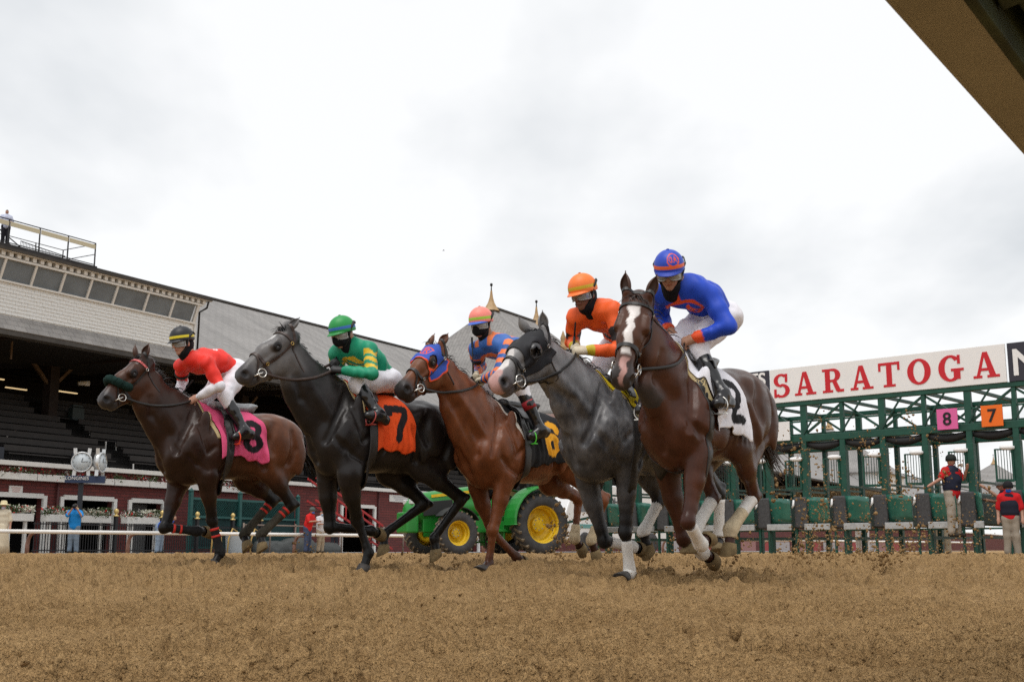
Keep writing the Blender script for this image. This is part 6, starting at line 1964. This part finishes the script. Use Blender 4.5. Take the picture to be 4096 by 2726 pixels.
def make_rider(key, label, skin, silk_fn, helmet_fn, mask, glove=None, boot_band=None, cuff=None, armband=None, whip=True, yaw=0.0, pitch=-.35, top=True, lens='clear'):
    J = {k: vec(*v) for k, v in POSE[key]['J'].items()}
    root = horse_root("person", key, label, "jockey", "jockeys riding the racehorses")
    mir = vec(1, -1, 1)
    hip, neck = J['hip'], J['neck']
    knR = J['knL'] * mir + vec(.02, 0, .02); anR = J['anL'] * mir; toR = J['toL'] * mir; heR = J['heL'] * mir
    hd = J['head']
    fwd = nrm(vec(math.cos(yaw), math.sin(yaw), pitch)); f, l, u = face_frame(fwd)
    skull = hd - u * .015
    # --- body: one continuous figure
    lo = np.minimum.reduce([hip, J['anL'], anR, toR, J['toL'], J['heL'], heR]) - .22
    hi = np.maximum.reduce([hd, J['haL'], J['elL'], hip]) + .22
    lo[1] = -.50; hi[1] = .50
    B = SDF(lo, hi, .0102)
    mid1 = lerp(hip, neck, .40) + vec(0, 0, .045); mid2 = lerp(hip, neck, .80) + vec(0, 0, .0)
    B.chain([hip, mid1, mid2, neck], [.09, .08, .085, .05], .03, 1.2)
    B.cone(neck, skull - f * .02 - u * .03, .055, .052, .02)
    B.ell(skull, (.098, .075, .098), .02, (f, l, u))
    B.ell(skull + f * .035 - u * .075, (.055, .055, .060), .025, (f, l, u))
    B.cone(skull + f * .095 - u * .025, skull + f * .108 - u * .062, .011, .015, .012)
    B.ell(skull + f * .082 - u * .095, (.018, .026, .010), .008, (f, l, u))
    B.ell(skull + f * .060 - u * .128, (.026, .026, .018), .02, (f, l, u))
    for sg in (1, -1):
        B.ell(skull + l * sg * .076 - u * .045 - f * .008, (.020, .008, .030), .006, (f, l, u))
        sh, el, ha = J['shL' if sg > 0 else 'shR'], J['elL' if sg > 0 else 'elR'], J['haL' if sg > 0 else 'haR']
        wr = el + (ha - el) * .80
        B.cone(lerp(neck, sh, .2), sh, .045, .042, .02)
        B.chain([sh, el, wr], [.040, .034, .026], .02)
        inner = nrm(vec(0, -sg, 0) * .8 + vec(-.1, 0, -.6))
        hand_sdf(B, wr, ha + nrm(ha - el) * .015, inner, None, 1.08)
        kn, an, to, he = (J['knL'], J['anL'], J['toL'], J['heL']) if sg > 0 else (knR, anR, toR, heR)
        B.cone(hip + vec(0, sg * .08, 0), kn, .075, .048, .03)
        B.cone(kn, an, .045, .034, .02)
        B.cone(an, lerp(he, to, .45) + vec(0, 0, .03), .03, .022, .02)
    v, fc = B.surface()
    colr = np.tile(np.array(skin), (len(v), 1))
    if glove is not None:
        for sd in ('L', 'R'):
            el, ha = J['el' + sd], J['ha' + sd]
            m_ = ((v - (el + (ha - el) * .70)) @ nrm(ha - el) > 0) & (np.linalg.norm(v - ha, axis=1) < .16)
            colr[m_] = glove
    rel = v - skull
    lips = (np.abs(rel @ l) < .024) & (np.abs(rel @ u + .095) < .008) & ((rel @ f) > .05)
    colr[lips] = np.array(skin) * (.8, .55, .55)
    link("body", np_mesh("body", v, fc, colr), vmat("skin_v", rough=.5, spec=.4, bump=.05, bscale=120, var=.06, vscale=40), root)
    # --- jersey
    S = SDF(lo, hi, .0095)
    S.chain([lerp(hip, neck, .14), mid1, mid2, lerp(mid2, neck, .7)], [.118, .114, .124, .076], .04, 1.22)
    arms = {}
    for sg in (1, -1):
        sh, el, ha = J['shL' if sg > 0 else 'shR'], J['elL' if sg > 0 else 'elR'], J['haL' if sg > 0 else 'haR']
        wr = el + (ha - el) * .76
        S.cone(lerp(neck, sh, .0), sh, .074, .066, .04)
        S.cone(lerp(mid2, sh, .3), sh, .095, .068, .04)
        S.chain([sh, lerp(sh, el, .5), el, wr], [.068, .063, .056, .040], .02)
        arms[sg] = (sh, el, wr)
    S.wrinkle(.013, 12, int(key), (1, .8, .5))
    S.wrinkle(.0085, 24, int(key) + 4, (1, .7, .45))
    v, fc = S.surface()
    link("jersey", np_mesh("jersey", v, fc, silk_fn(v, J, arms, hip, neck)), silk_v, root)
    if cuff:
        for sg in (1, -1):
            sh, el, wr = arms[sg]
            m = MB(); m.tube([lerp(el, wr, .86), lerp(el, wr, 1.03)], .046, 14); cf = m.build("cuff", cuff, root)
    if armband:
        for sg in ((-1,) if armband == 'R' else (1, -1)):
            sh, el, wr = arms[sg]
            m = MB(); m.tube([lerp(sh, el, .42), lerp(sh, el, .56)], .072, 16); m.build("armband", strap_mat, root)
    # --- breeches
    S = SDF(lo, hi, .0095)
    S.chain([lerp(hip, neck, .22), hip], [.110, .138], .05, 1.15)
    S.ell(hip - vec(.05, 0, .03), (.12, .16, .12), .05)
    for sg in (1, -1):
        kn, an = (J['knL'], J['anL']) if sg > 0 else (knR, anR)
        S.chain([hip + vec(0, sg * .085, -.01), lerp(hip + vec(0, sg * .085, 0), kn, .5), kn], [.112, .096, .074], .03)
        S.cone(kn, lerp(kn, an, .22), .074, .060, .03)
    S.wrinkle(.010, 13, int(key) + 9, (1, .6, 1)); S.wrinkle(.005, 26, int(key) + 12)
    v, fc = S.surface()
    link("breeches", np_mesh("breeches", v, fc), breech_mat, root)
    # --- boots
    for sg in (1, -1):
        kn, an, to, he = (J['knL'], J['anL'], J['toL'], J['heL']) if sg > 0 else (knR, anR, toR, heR)
        S = SDF(np.minimum.reduce([kn, an, to, he]) - .12, np.maximum.reduce([kn, an, to, he]) + .12, .0095)
        S.chain([lerp(kn, an, .12), lerp(kn, an, .42), lerp(kn, an, .85), an], [.060, .060, .044, .046], .02)
        fd = nrm(to - he); upv = nrm(an - lerp(he, to, .3))
        S.cone(an, he + upv * .05, .046, .040, .03)
        S.cone(he + upv * .032 + fd * .02, to + upv * .026 - fd * .035, .036, .036, .03, 1.05)
        S.cone(an, to + upv * .04 - fd * .08, .044, .034, .04)
        S.cone(he + upv * .006 + fd * .01, to + upv * .006 - fd * .03, .012, .010, .008, 2.9, nrm(np.cross(fd, upv)))
        S.wrinkle(.004, 30, 5)
        v, fc = S.surface()
        bo = link("boot", np_mesh("boot", v, fc), boot_mat, root)
        if boot_band is not None:
            m = MB(); m.tube([lerp(kn, an, .34), lerp(kn, an, .52)], .0635, 18); m.build("boot_band", boot_band, bo)
    # --- helmet: shell with peak, printed cover
    nu, nv = 46, 96
    V = np.zeros((nu, nv, 3)); C = np.zeros((nu, nv, 3))
    hc = skull + u * .022
    for i in range(nu):
        a = 1e-3 + (math.pi / 2 + .22) * min(1, i / (nu - 3))
        for j in range(nv):
            b = 2 * math.pi * j / nv - math.pi
            ra = math.sin(min(a, math.pi / 2)) if a < math.pi / 2 else 1.0
            z = math.cos(a) * .118 if a < math.pi / 2 else -(a - math.pi / 2) * .135
            rx, ry = .128, .108
            pk = 0.0
            V[i, j] = hc + f * (math.cos(b) * ra * rx) + l * (math.sin(b) * ra * ry) + u * z
            if i >= nu - 2:        # rolled edge
                V[i, j] = hc + f * (math.cos(b) * (rx - .006)) + l * (math.sin(b) * (ry - .006)) + u * (-.030 - .004 * (i == nu - 1))
            C[i, j] = helmet_fn(a, b)
    Vf, Cf = V.reshape(-1, 3), C.reshape(-1, 3)
    ho = link("helmet", np_mesh("helmet", Vf, grid_faces(nu, nv, closed_v=True), Cf), helmet_v, root)
    # peak
    m = MB(); P = []
    n = 17
    for i in range(n):
        b = rad(-72 + 144 * i / (n - 1))
        e = .042 * math.cos(b * 1.2) ** .8 if abs(b) < 1.25 else 0.0
        e = max(e, .002)
        base = hc + f * math.cos(b) * .124 + l * math.sin(b) * .104 - u * .018
        tipp = hc + f * (math.cos(b) * .124 + e) + l * math.sin(b) * (.106) - u * (.030 + .012 * e / .042)
        P += [base, tipp, tipp - u * .004, base - u * .006]
    V, F = P, []
    for i in range(n - 1):
        for k in range(4):
            F.append((i * 4 + k, i * 4 + (k + 1) % 4, i * 4 + 4 + (k + 1) % 4, i * 4 + 4 + k))
    F += [(3, 2, 1, 0), tuple((n - 1) * 4 + k for k in range(4))]
    m.add(V, F, False); pc = helmet_fn(9, 0)
    m.build("peak", mat("peak_" + key, tuple(pc), .5), ho)
    m = MB(); torus(m, hc + u * .118, u, .006, .006, 8); m.build("button", mat("helmet_button_" + key, tuple(np.array(helmet_fn(.1, 0)) * .6), .5), ho)
    # goggles
    g = MB(); gl = MB()
    pts = []
    for i in range(13):
        b = rad(-72 + 144 * i / 12)
        pts.append(skull + f * math.cos(b) * .108 + l * math.sin(b) * .088 - u * (.040 + .010 * math.exp(-(b / .2) ** 2) * -1))
    for dz in (.024, -.026):
        g.tube([p_ + u * dz * (1 - .55 * math.exp(-((i - 6) / 1.3) ** 2) * (dz < 0)) for i, p_ in enumerate(pts)], .0055, 6)
    for e in (0, 12):
        g.beam(pts[e] + u * .026, pts[e] - u * .026, .012, .012)
    go = g.build("goggles", goggle_mat, root)
    V = []; F = []
    for i, p_ in enumerate(pts):
        c_ = .016 * math.sin(math.pi * i / 12)
        V += [p_ + u * .023 + f * .003, p_ + f * .010, p_ - u * .025 * (1 - .55 * math.exp(-((i - 6) / 1.3) ** 2)) + f * .002]
    for i in range(12):
        for k in range(2):
            F.append((i * 3 + k, i * 3 + k + 1, i * 3 + 4 + k, i * 3 + 3 + k))
    link("lens", np_mesh("lens", np.array(V), F), lens_mat, go)
    m = MB()
    for sg in (1, -1):
        a = pts[12] if sg > 0 else pts[0]
        m.tube([a, hc + l * sg * .113 - f * .02 + u * .012, hc + l * sg * .098 - f * .07 + u * .045, hc + l * sg * .04 - f * .124 + u * .03, hc - f * .132 + u * .02], .012, 8, flat=.3)
    m.build("goggle_strap", strap_mat, go)
    # chin strap
    m = MB()
    for sg in (1, -1):
        m.tube([hc + l * sg * .105 - u * .02, skull + l * sg * .082 - u * .07 + f * .015, skull + l * sg * .045 - u * .130 + f * .040, skull - u * .146 + f * .045], .0075, 6)
    m.build("chin_strap", strap_mat, ho)
    # mask or neck gaiter
    S = SDF(skull - .22, skull + .20, .007)
    if mask == 'face':
        S.ell(skull + f * .040 - u * .078, (.075, .070, .062), .02, (f, l, u))
        S.cone(skull + f * .09 - u * .05, skull + f * .085 - u * .10, .030, .025, .02)
        S.cone(skull - u * .09, skull - u * .155 - f * .03, .066, .062, .02)
    else:
        S.cone(skull - u * .128 + f * .006, skull - u * .19 - f * .06, .060, .068, .03)
        S.cone(skull - u * .04 - f * .035, skull - u * .12 - f * .03, .080, .070, .03, .98)
    S.wrinkle(.005, 30, 3)
    v, fc = S.surface()
    link("face_mask" if mask == 'face' else "neck_gaiter", np_mesh("mask", v, fc), mask_mat, root)
    # whip in the right hand
    if whip:
        ha = J['haR'] if key != '8' else J['haR'] + vec(.02, .03, 0)
        a = ha + vec(.02, 0, -.05); b_ = ha + WHIP[key]
        w = MB(); w.tube([a, lerp(a, b_, .35)], .011, 8); w.tube([lerp(a, b_, .35), b_], [.008, .004], 8)
        w.beam(b_, b_ + nrm(b_ - a) * .10, .022, .004)
        wo = w.build("riding_whip", strap_mat, None, WHIPLAB[key], "whip", "riding whips")
        set_pose_frame(wo, key)
    return root

WHIP = {'8': vec(-.03, .16, .10), '7': vec(-.10, .02, .22), '6': vec(.04, .0, .26), '5': vec(-.02, .0, .34), '2': vec(-.34, .06, -.02)}
WHIPLAB = {k: "black riding whip held by the jockey in " + c for k, c in (('8', "red"), ('7', "green"), ('6', "blue and orange hoops"), ('5', "orange"), ('2', "royal blue"))}

def arm_t(v, arms, sg):
    """0..1 along the upper arm, 1..2 along the forearm, and distance."""
    sh, el, wr = arms[sg]
    d0, t0 = segdist(v, sh, el); d1, t1 = segdist(v, el, wr)
    m = d1 < d0
    return np.where(m, 1 + t1, t0), np.minimum(d0, d1)
def on_arm(v, arms, sg, hip, neck):
    t, d = arm_t(v, arms, sg)
    dt, _ = segdist(v, hip, neck)
    return t, (d < .095) & ((t > .30) | (np.abs(v[:, 1]) > .20))
def front_uv(v, hip, neck):
    """Coordinates on the chest and belly side: across and along."""
    ax = nrm(neck - hip)
    return v[:, 1], (v - hip) @ ax

def silk_red(v, J, arms, hip, neck):
    c = np.tile(np.array((.80, .030, .018)), (len(v), 1))
    for sg in (1, -1):
        t, on = on_arm(v, arms, sg, hip, neck)
        c[on & (t > .92)] = (.76, .75, .80)
    # small white figures on breast and back
    y, s = front_uv(v, hip, neck)
    low = v[:, 2] < lerp(hip, neck, .6)[2] - .06
    for k, y0 in enumerate((-.06, .00, .06)):
        c[low & (np.abs(np.hypot(y - y0, s - .33) - .018) < .008)] = (.75, .74, .76)
        c[(~low) & (np.abs(np.hypot(y - y0, s - .30) - .018) < .007) & (np.abs(y) < .1)] = (.75, .74, .76)
    return c
def silk_green(v, J, arms, hip, neck):
    c = np.tile(np.array((.008, .27, .145)), (len(v), 1))
    yel = (.72, .46, .02)
    for sg in (1, -1):
        t, on = on_arm(v, arms, sg, hip, neck)
        sh, el, wr = arms[sg]
        ax = nrm(el - sh); side = nrm(np.cross(ax, (0, sg, 0)))
        q = t * 1.0 + .9 * np.abs(((v - sh) @ side)) / .30
        for a in (.36, .62, .88):
            c[on & (np.abs(q - a) < .075) & (t < 1.0)] = yel
    y, s = front_uv(v, hip, neck)
    low = (v[:, 2] < lerp(hip, neck, .7)[2] - .02) & (np.abs(y) < .17)
    r_ = np.hypot(y / .12, (s - .33) / .12)
    c[low & (r_ < 1.1) & (r_ > .82)] = yel
    c[low & (r_ < .85) & (np.abs((y * .8 + (s - .33)) % .07 - .035) < .013)] = yel
    return c
def silk_blue_orange(v, J, arms, hip, neck):
    blue, org = np.array((.035, .13, .44)), np.array((.80, .20, .06))
    c = np.tile(blue, (len(v), 1))
    for sg in (1, -1):
        t, on = on_arm(v, arms, sg, hip, neck)
        c[on & (((t * 3.2 + .3) % 1) < .5)] = org
        c[on & (((t * 3.2 + .3) % 1) >= .5)] = blue * .8
    y, s = front_uv(v, hip, neck)
    top = v[:, 2] > lerp(hip, neck, .5)[2] + .02
    c[top & (np.abs(np.abs(y) - .075) < .022)] = org
    low = ~top & (np.abs(y) < .19)
    r_ = np.hypot(y / .15, (s - .36) / .12)
    c[low & (r_ < 1.15) & (r_ > .72)] = org
    c[low & (r_ < .6) & (np.abs(y * .6 + s - .36) < .02)] = org
    return c
def silk_orange(v, J, arms, hip, neck):
    c = np.tile(np.array((.84, .115, .018)), (len(v), 1))
    blk = (.012, .011, .012)
    for sg in (1, -1):
        t, on = on_arm(v, arms, sg, hip, neck)
        c[on & (t > .42) & (t < .78)] = blk
        c[on & (t > 1.82)] = (.55, .42, .02)
    y, s = front_uv(v, hip, neck)
    low = (v[:, 2] < lerp(hip, neck, .7)[2] + .0) & (np.abs(y) < .14)
    c[low & (np.abs(y) < .11) & (s > .16) & (s < .30)] = blk
    c[low & (np.abs(np.abs(y) - .035) < .02) & (s > .19) & (s < .27)] = (.84, .115, .018)
    return c
def silk_royal(v, J, arms, hip, neck):
    c = np.tile(np.array((.010, .060, .50)), (len(v), 1))
    org = (.78, .085, .018)
    for sg in (1, -1):
        t, on = on_arm(v, arms, sg, hip, neck)
        c[on & (t > 1.80)] = org
    y, s = front_uv(v, hip, neck)
    low = (v[:, 2] < lerp(hip, neck, .75)[2] + .01) & (np.abs(y) < .22)
    r_ = np.hypot(y / .155, (s - .34) / .115)
    c[low & (r_ < 1.0) & (r_ > .80)] = org
    for k, (ch, off) in enumerate((('O', -.095), ('A', .02))):
        c[low & glyph_mask(ch, (y - off) / .11, (s - .285) / .11, .10) & (r_ < .8)] = org
    c[low & (np.abs(y) < .035) & (s > .45)] = org
    top = v[:, 2] > lerp(hip, neck, .6)[2] + .08
    c[top & (np.hypot(y / .08, (s - .26) / .08) < 1.0) & (np.hypot(y / .08, (s - .26) / .08) > .7)] = org
    return c

def helm(base, band=None, peak=None, emblem=None):
    base = np.array(base)
    def fn(a, b):
        if a > 8: return np.array(peak if peak is not None else base)
        c = base
        if band is not None and math.pi / 2 - .16 < a < math.pi / 2 + .03: c = np.array(band)
        if emblem is not None:
            # ring and two letters on the left front
            x, y = (b - .50) * .115, (1.02 - a) * .120
            r_ = math.hypot(x, y)
            if .046 < r_ < .056: c = np.array(emblem)
            elif r_ < .044:
                if glyph_mask('O', np.array((x + .034) / .040), np.array((y + .022) / .044), .10) or glyph_mask('A', np.array((x - .004) / .040), np.array((y + .022) / .044), .10):
                    c = np.array(emblem)
        return c
    return fn
FAIR, TAN, BROWN = (.52, .28, .20), (.36, .18, .11), (.19, .085, .05)
make_rider('8', "jockey in red silks with white sleeves and black helmet on the leftmost horse", FAIR, silk_red, helm((.012, .013, .017), (.75, .62, .03), (.012, .013, .017)), 'gaiter', armband='R', pitch=-.22, yaw=.15)
make_rider('7', "jockey in green silks with yellow chevrons and green helmet, crouched low", TAN, silk_green, helm((.012, .27, .055), (.04, .15, .50), (.012, .22, .045)), 'face', glove=(.012, .012, .013), pitch=-.30, yaw=.10)
make_rider('6', "jockey in blue and orange hooped silks with pink helmet", TAN, silk_blue_orange, helm((.86, .25, .20), (.36, .60, .05), (.04, .12, .55)), 'face', glove=(.60, .52, .38), boot_band=mat("boot_band_red", (.30, .014, .022), .5), pitch=-.22, yaw=.12, armband='R')
make_rider('5', "jockey in orange silks with black patches and orange helmet", BROWN, silk_orange, helm((.88, .20, .030), (.62, .42, .02), (.88, .18, .03)), 'gaiter', glove=(.60, .52, .38), pitch=-.32, yaw=.05)
make_rider('2', "jockey in royal blue silks with orange cuffs and blue OA helmet", TAN, silk_royal, helm((.012, .055, .46), (.80, .14, .04), (.012, .045, .36), (.80, .10, .02)), 'gaiter', cuff=mat("cuff_orange", (.80, .09, .018), .6), pitch=-.45, yaw=.35)
# ================================================================== people in the background
def bg_person(loc, face, label, shirt, trousers, skin=(.42, .23, .16), hair=(.03, .02, .015), height=1.75, arms=None, lean=0.0, hat=None, mask=None, vest=None, dress=None, legs=((0, .10), (0, -.10)), helmet=None, group=None, extra=None, name="person", waistband=None, bag=None):
    """Standing figure; x forward, y left. arms: two (elbow, hand) pairs in metres."""
    k = height / 1.75
    root = empty(name, loc, face, label, "person", group)
    L_ = lambda *a: vec(*a) * k
    def lx(p):                                         # lean of the upper body
        p = np.array(p, float); z0 = .95 * k
        if p[2] > z0:
            d = p[2] - z0; p = vec(p[0] + math.sin(lean) * d, p[1], z0 + math.cos(lean) * d)
        return p
    if arms is None: arms = ((L_(-.02, .26, 1.12), L_(.06, .27, .88)), (L_(-.02, -.26, 1.12), L_(.06, -.27, .88)))
    else: arms = tuple((vec(*a) * k, vec(*b) * k) for a, b in arms)
    sh = [lx(L_(0, .18, 1.42)), lx(L_(0, -.18, 1.42))]
    hip, neck, head = L_(0, 0, .95), lx(L_(0, 0, 1.48)), lx(L_(.02, 0, 1.63))
    fwd = nrm(vec(math.cos(lean * .3), 0, -math.sin(lean * .3)))
    lo, hi = vec(-.75, -.75, -.03), vec(1.0, .75, 1.95) * max(1, k)
    h_ = .024
    kn = [L_(l[0] * .5 + .03, l[1], .50) for l in legs]; an = [L_(l[0], l[1] * 1.05, .08) for l in legs]
    B = SDF(lo, hi, h_)
    B.chain([hip, lx(L_(0, 0, 1.2)), neck], [.10, .11, .05], .05, 1.3)
    B.cone(neck, head, .05, .05, .02); B.ell(head, L_(.092, .074, .112), .02); B.cone(head + fwd * .085 * k, head + fwd * .105 * k - vec(0, 0, .03), .014, .016, .01)
    for s in (0, 1):
        e, ha = lx(arms[s][0]), lx(arms[s][1])
        B.chain([sh[s], e, ha], [.05, .04, .030], .02)
        d = nrm(ha - e); B.cone(ha, ha + d * .08, .036, .026, .02); B.cone(ha + d * .03, ha + d * .06 + vec(0, (-1 if s == 0 else 1) * .05, .02), .016, .013, .01)
        B.chain([hip + L_(0, .09 if s == 0 else -.09, 0), kn[s], an[s]], [.085, .055, .04], .03)
    v, f = B.surface()
    c = np.tile(np.array(skin), (len(v), 1))
    if hat is None and helmet is None:
        rel = v - head
        hm = (np.linalg.norm(rel, axis=1) < .17 * k) & ((rel[:, 2] > .045 * k) | (rel @ fwd < -.02)) & (rel[:, 2] > -.06)
        c[hm] = hair
    link("body", np_mesh("body", v, f, c), MATS["skin_v"], root)
    cm = lambda nm, col: mat("bg_%s_%02x%02x%02x" % (nm, *[int(255 * q) for q in col]), col, .8, bump=.3, bscale=14, var=.12, vscale=8, spec=.2)
    T_ = SDF(lo, hi, h_)
    T_.chain([L_(0, 0, .93), lx(L_(0, 0, 1.15)), lx(L_(0, 0, 1.36)), lx(L_(0, 0, 1.45))], [.155 * k, .150 * k, .150 * k, .085 * k], .05, 1.28)
    for s in (0, 1):
        e = lx(arms[s][0])
        T_.cone(neck, sh[s], .07, .08, .04); T_.cone(sh[s], lerp(sh[s], e, .9 if not vest else .8), .082, .070, .03)
    T_.wrinkle(.012, 9, 4)
    v, f = T_.surface(); link("shirt", np_mesh("shirt", v, f), cm("shirt", shirt), root)
    if vest is not None:
        W_ = SDF(lo, hi, h_)
        W_.chain([lx(L_(0, 0, 1.06)), lx(L_(0, 0, 1.22)), lx(L_(0, 0, 1.40))], [.175 * k, .172 * k, .150 * k], .05, 1.22); W_.wrinkle(.008, 10, 6)
        v, f = W_.surface(); link("vest", np_mesh("vest", v, f), cm("vest", vest), root)
    if dress is not None:
        m = MB().lathe([(.30 * k, .02), (.27 * k, .3 * k), (.23 * k, .6 * k), (.18 * k, .95 * k), (.15 * k, 1.05 * k)], 28, (0, 0, 0)); o = m.build("skirt", cm("dress", dress), root)
    else:
        P_ = SDF(lo, hi, h_)
        P_.cone(L_(0, 0, 1.0), L_(0, 0, .92), .150 * k, .155 * k, .04, 1.22)
        for s in (0, 1): P_.chain([L_(0, .09 if s == 0 else -.09, .92), kn[s], an[s] + vec(0, 0, .02)], [.120 * k, .088 * k, .078 * k], .03)
        P_.wrinkle(.012, 8, 7)
        v, f = P_.surface(); link("trousers", np_mesh("trousers", v, f), cm("trousers", trousers), root)
        for s in (0, 1):
            F_ = SDF(an[s] - .22, an[s] + vec(.32, .22, .15), .016); F_.cone(an[s] + vec(-.05, 0, -.03), an[s] + vec(.16, 0, -.045), .045, .04, .03); v, f = F_.surface()
            link("shoe", np_mesh("shoe", v, f), cm("shoe", (.03, .025, .02)), root)
    if helmet is not None:
        m = MB().lathe([(.112 * k, -.03), (.118 * k, .02), (.105 * k, .075), (.065 * k, .115), (.001, .13)], 22, head + vec(0, 0, .03)); o = m.build("helmet", cm("helmet", helmet), root)
        MB().box(head + fwd * .13 + vec(0, 0, .02), (.08, .14, .012)).build("peak", cm("helmet", helmet), o)
    if hat is not None:
        MB().lathe([(.235 * k, -.015), (.22 * k, .0), (.115 * k, .015), (.110 * k, .09), (.085 * k, .125), (.001, .135)], 24, head + vec(0, 0, .055)).build("hat", cm("hat", hat), root)
    if mask is not None:
        M_ = SDF(head - .2, head + .2, .014); M_.ell(head + fwd * .045 - vec(0, 0, .055), (.065 * k, .066 * k, .055 * k), .02); v, f = M_.surface(); link("face_mask", np_mesh("face_mask", v, f), cm("mask", mask), root)
    if waistband is not None:
        MB().lathe([(.19 * k, .90 * k), (.195 * k, .96 * k), (.19 * k, 1.02 * k)], 20).build("belt", cm("belt", waistband), root)
    return root

def at_px(px, Y): return ((px - 2048) / 4700 * Y, Y)
CAMDIR = rad(-90)
RAISED = (((.20, .24, 1.30), (.30, .06, 1.56)), ((.20, -.24, 1.30), (.30, -.06, 1.56)))
x, y = at_px(318, 41.3)
ph = bg_person((x, y, .13), rad(-75), "photographer in a bright blue T-shirt raising a camera behind the rail", (.015, .22, .58), (.17, .22, .28), arms=RAISED, mask=(.02, .06, .40), hair=(.04, .028, .02), height=1.72)
cam_ = empty("photo_camera", (x, y, .13), rad(-75), "black camera with a long lens held by the photographer in blue", "camera")
MB().box((.26, 0, 1.60), (.10, .15, .12)).build("camera_body", iron_black, cam_, bevel=.01); MB().lathe([(.05, 0), (.055, .12), (.07, .2), (.07, .26)], 16, (.31, 0, 1.59), Matrix.Rotation(rad(90), 3, 'Y')).build("lens", iron_black, cam_)
x, y = at_px(34, 38.5)
bg_person((x, y, .13), rad(-80), "woman in a long cream dress and pale sun hat at the left edge", (.62, .56, .44), None, dress=(.60, .53, .40), hat=(.66, .58, .36), mask=(.45, .45, .58), hair=(.30, .17, .07), height=1.62)
x, y = at_px(655, 44)
bg_person((x, y, .12), rad(-15), "person in a royal blue shirt bending forward behind the leftmost horse's knees", (.02, .09, .50), (.22, .28, .36), lean=1.0, height=1.72, arms=(((.10, .25, 1.15), (.25, .20, .95)), ((.10, -.25, 1.15), (.25, -.20, .95))))
x, y = at_px(1240, 46.5)
bg_person((x, y, .12), rad(-20), "man in a red polo shirt, cap and blue mask leaning on the barrier", (.58, .02, .02), (.05, .07, .13), lean=.25, height=1.76, mask=(.08, .18, .55), arms=(((.12, .26, 1.20), (.36, .18, 1.22)), ((.12, -.26, 1.20), (.36, -.18, 1.22))), helmet=(.09, .11, .10))
x, y = at_px(1292, 47.3)
bg_person((x, y, .12), rad(-35), "person in a white shirt and khaki trousers beside the man in red", (.60, .60, .62), (.36, .30, .22), height=1.66, mask=(.30, .42, .55), arms=(((.12, .26, 1.20), (.34, .20, 1.18)), ((.12, -.26, 1.20), (.34, -.18, 1.18))))
x, y = at_px(1348, 56.5)
bg_person((x, y, .35), rad(-70), "person in a white shirt and black waistcoat by the far doorway", (.62, .62, .64), (.04, .04, .05), height=1.72, vest=(.015, .015, .02), arms=(((.12, .22, 1.15), (.26, .0, 1.12)), ((.12, -.22, 1.15), (.26, -.05, 1.14))))
p_ = stand_pt(34.3, 10.2)
bg_person((p_.x, p_.y, .10 + 14.09), rad(-60), "man in a pale shirt and dark trousers standing on the roof platform", (.50, .54, .68), (.015, .015, .022), height=1.78, arms=(((.05, .27, 1.18), (.20, .08, 1.12)), ((.05, -.27, 1.18), (.20, -.08, 1.12))))
# gate crew
def gate_pt(u, w): return Vector((8.43 + .743 * u + .669 * w, 27.3 - .669 * u + .743 * w, .10))
g_ = gate_pt(1.86, -.30)
bg_person((g_.x, g_.y, .52), rad(-60), "gate crewman in red shirt, navy vest and black helmet standing up in the gate", (.48, .012, .016), (.34, .30, .25), vest=(.018, .022, .042), helmet=(.020, .024, .022), skin=(.40, .20, .14), height=1.76,
          arms=(((.10, .27, 1.20), (.28, .18, 1.48)), ((-.02, -.32, 1.24), (-.05, -.62, 1.10))), group="gate crew")
g_ = gate_pt(3.27, -.9)
bg_person((g_.x, g_.y, .10), rad(-115), "gate crewman in navy vest with bright blue face mask at the right of the gate", (.50, .012, .016), (.30, .26, .21), vest=(.016, .018, .032), helmet=(.014, .014, .016), mask=(.02, .12, .55), height=1.50, group="gate crew")
g_ = gate_pt(2.86, .45)
bg_person((g_.x, g_.y, .10), rad(170), "gate crewman in red leaning away beside the masked crewman", (.52, .012, .016), (.26, .22, .18), vest=(.016, .018, .032), helmet=(.22, .24, .24), lean=.3, height=1.66, arms=(((.22, .25, 1.35), (.45, .20, 1.60)), ((.16, -.26, 1.25), (.40, -.2, 1.3))), group="gate crew")
g_ = Vector((*at_px(3745, 31.5), .10))
bg_person((g_.x, g_.y, .10), rad(-100), "gate hand in khaki trousers mostly hidden behind the stall doors", (.10, .10, .10), (.33, .28, .21), height=1.7, legs=((.12, .12), (-.1, -.14)), group="gate crew")
g_ = Vector((*at_px(3430, 33.5), .10))
bg_person((g_.x, g_.y, .10), rad(-100), "gate hand in white trousers hidden behind the middle stall", (.10, .10, .10), (.62, .60, .60), height=1.7, legs=((.1, .10), (-.12, -.10)), group="gate crew")
# passing bird
bird = empty("bird", (-4.2, 70, 18.3), rad(20), "tiny bird flying far off in the white sky", "bird")
MB().tube([(-.14, 0, 0), (-.05, 0, .01), (.08, 0, .01), (.16, 0, 0)], [.01, .05, .045, .01], 8).build("body", iron_black, bird)
for sg in (1, -1): MB().add([(-.06, 0, .02), (.08, 0, .02), (.05, sg * .22, .09), (-.02, sg * .42, .04), (-.07, sg * .2, .07)], [(0, 1, 2, 4), (4, 2, 3)]).build("wing", iron_black, bird)
bird.scale = (.4, .4, .4)
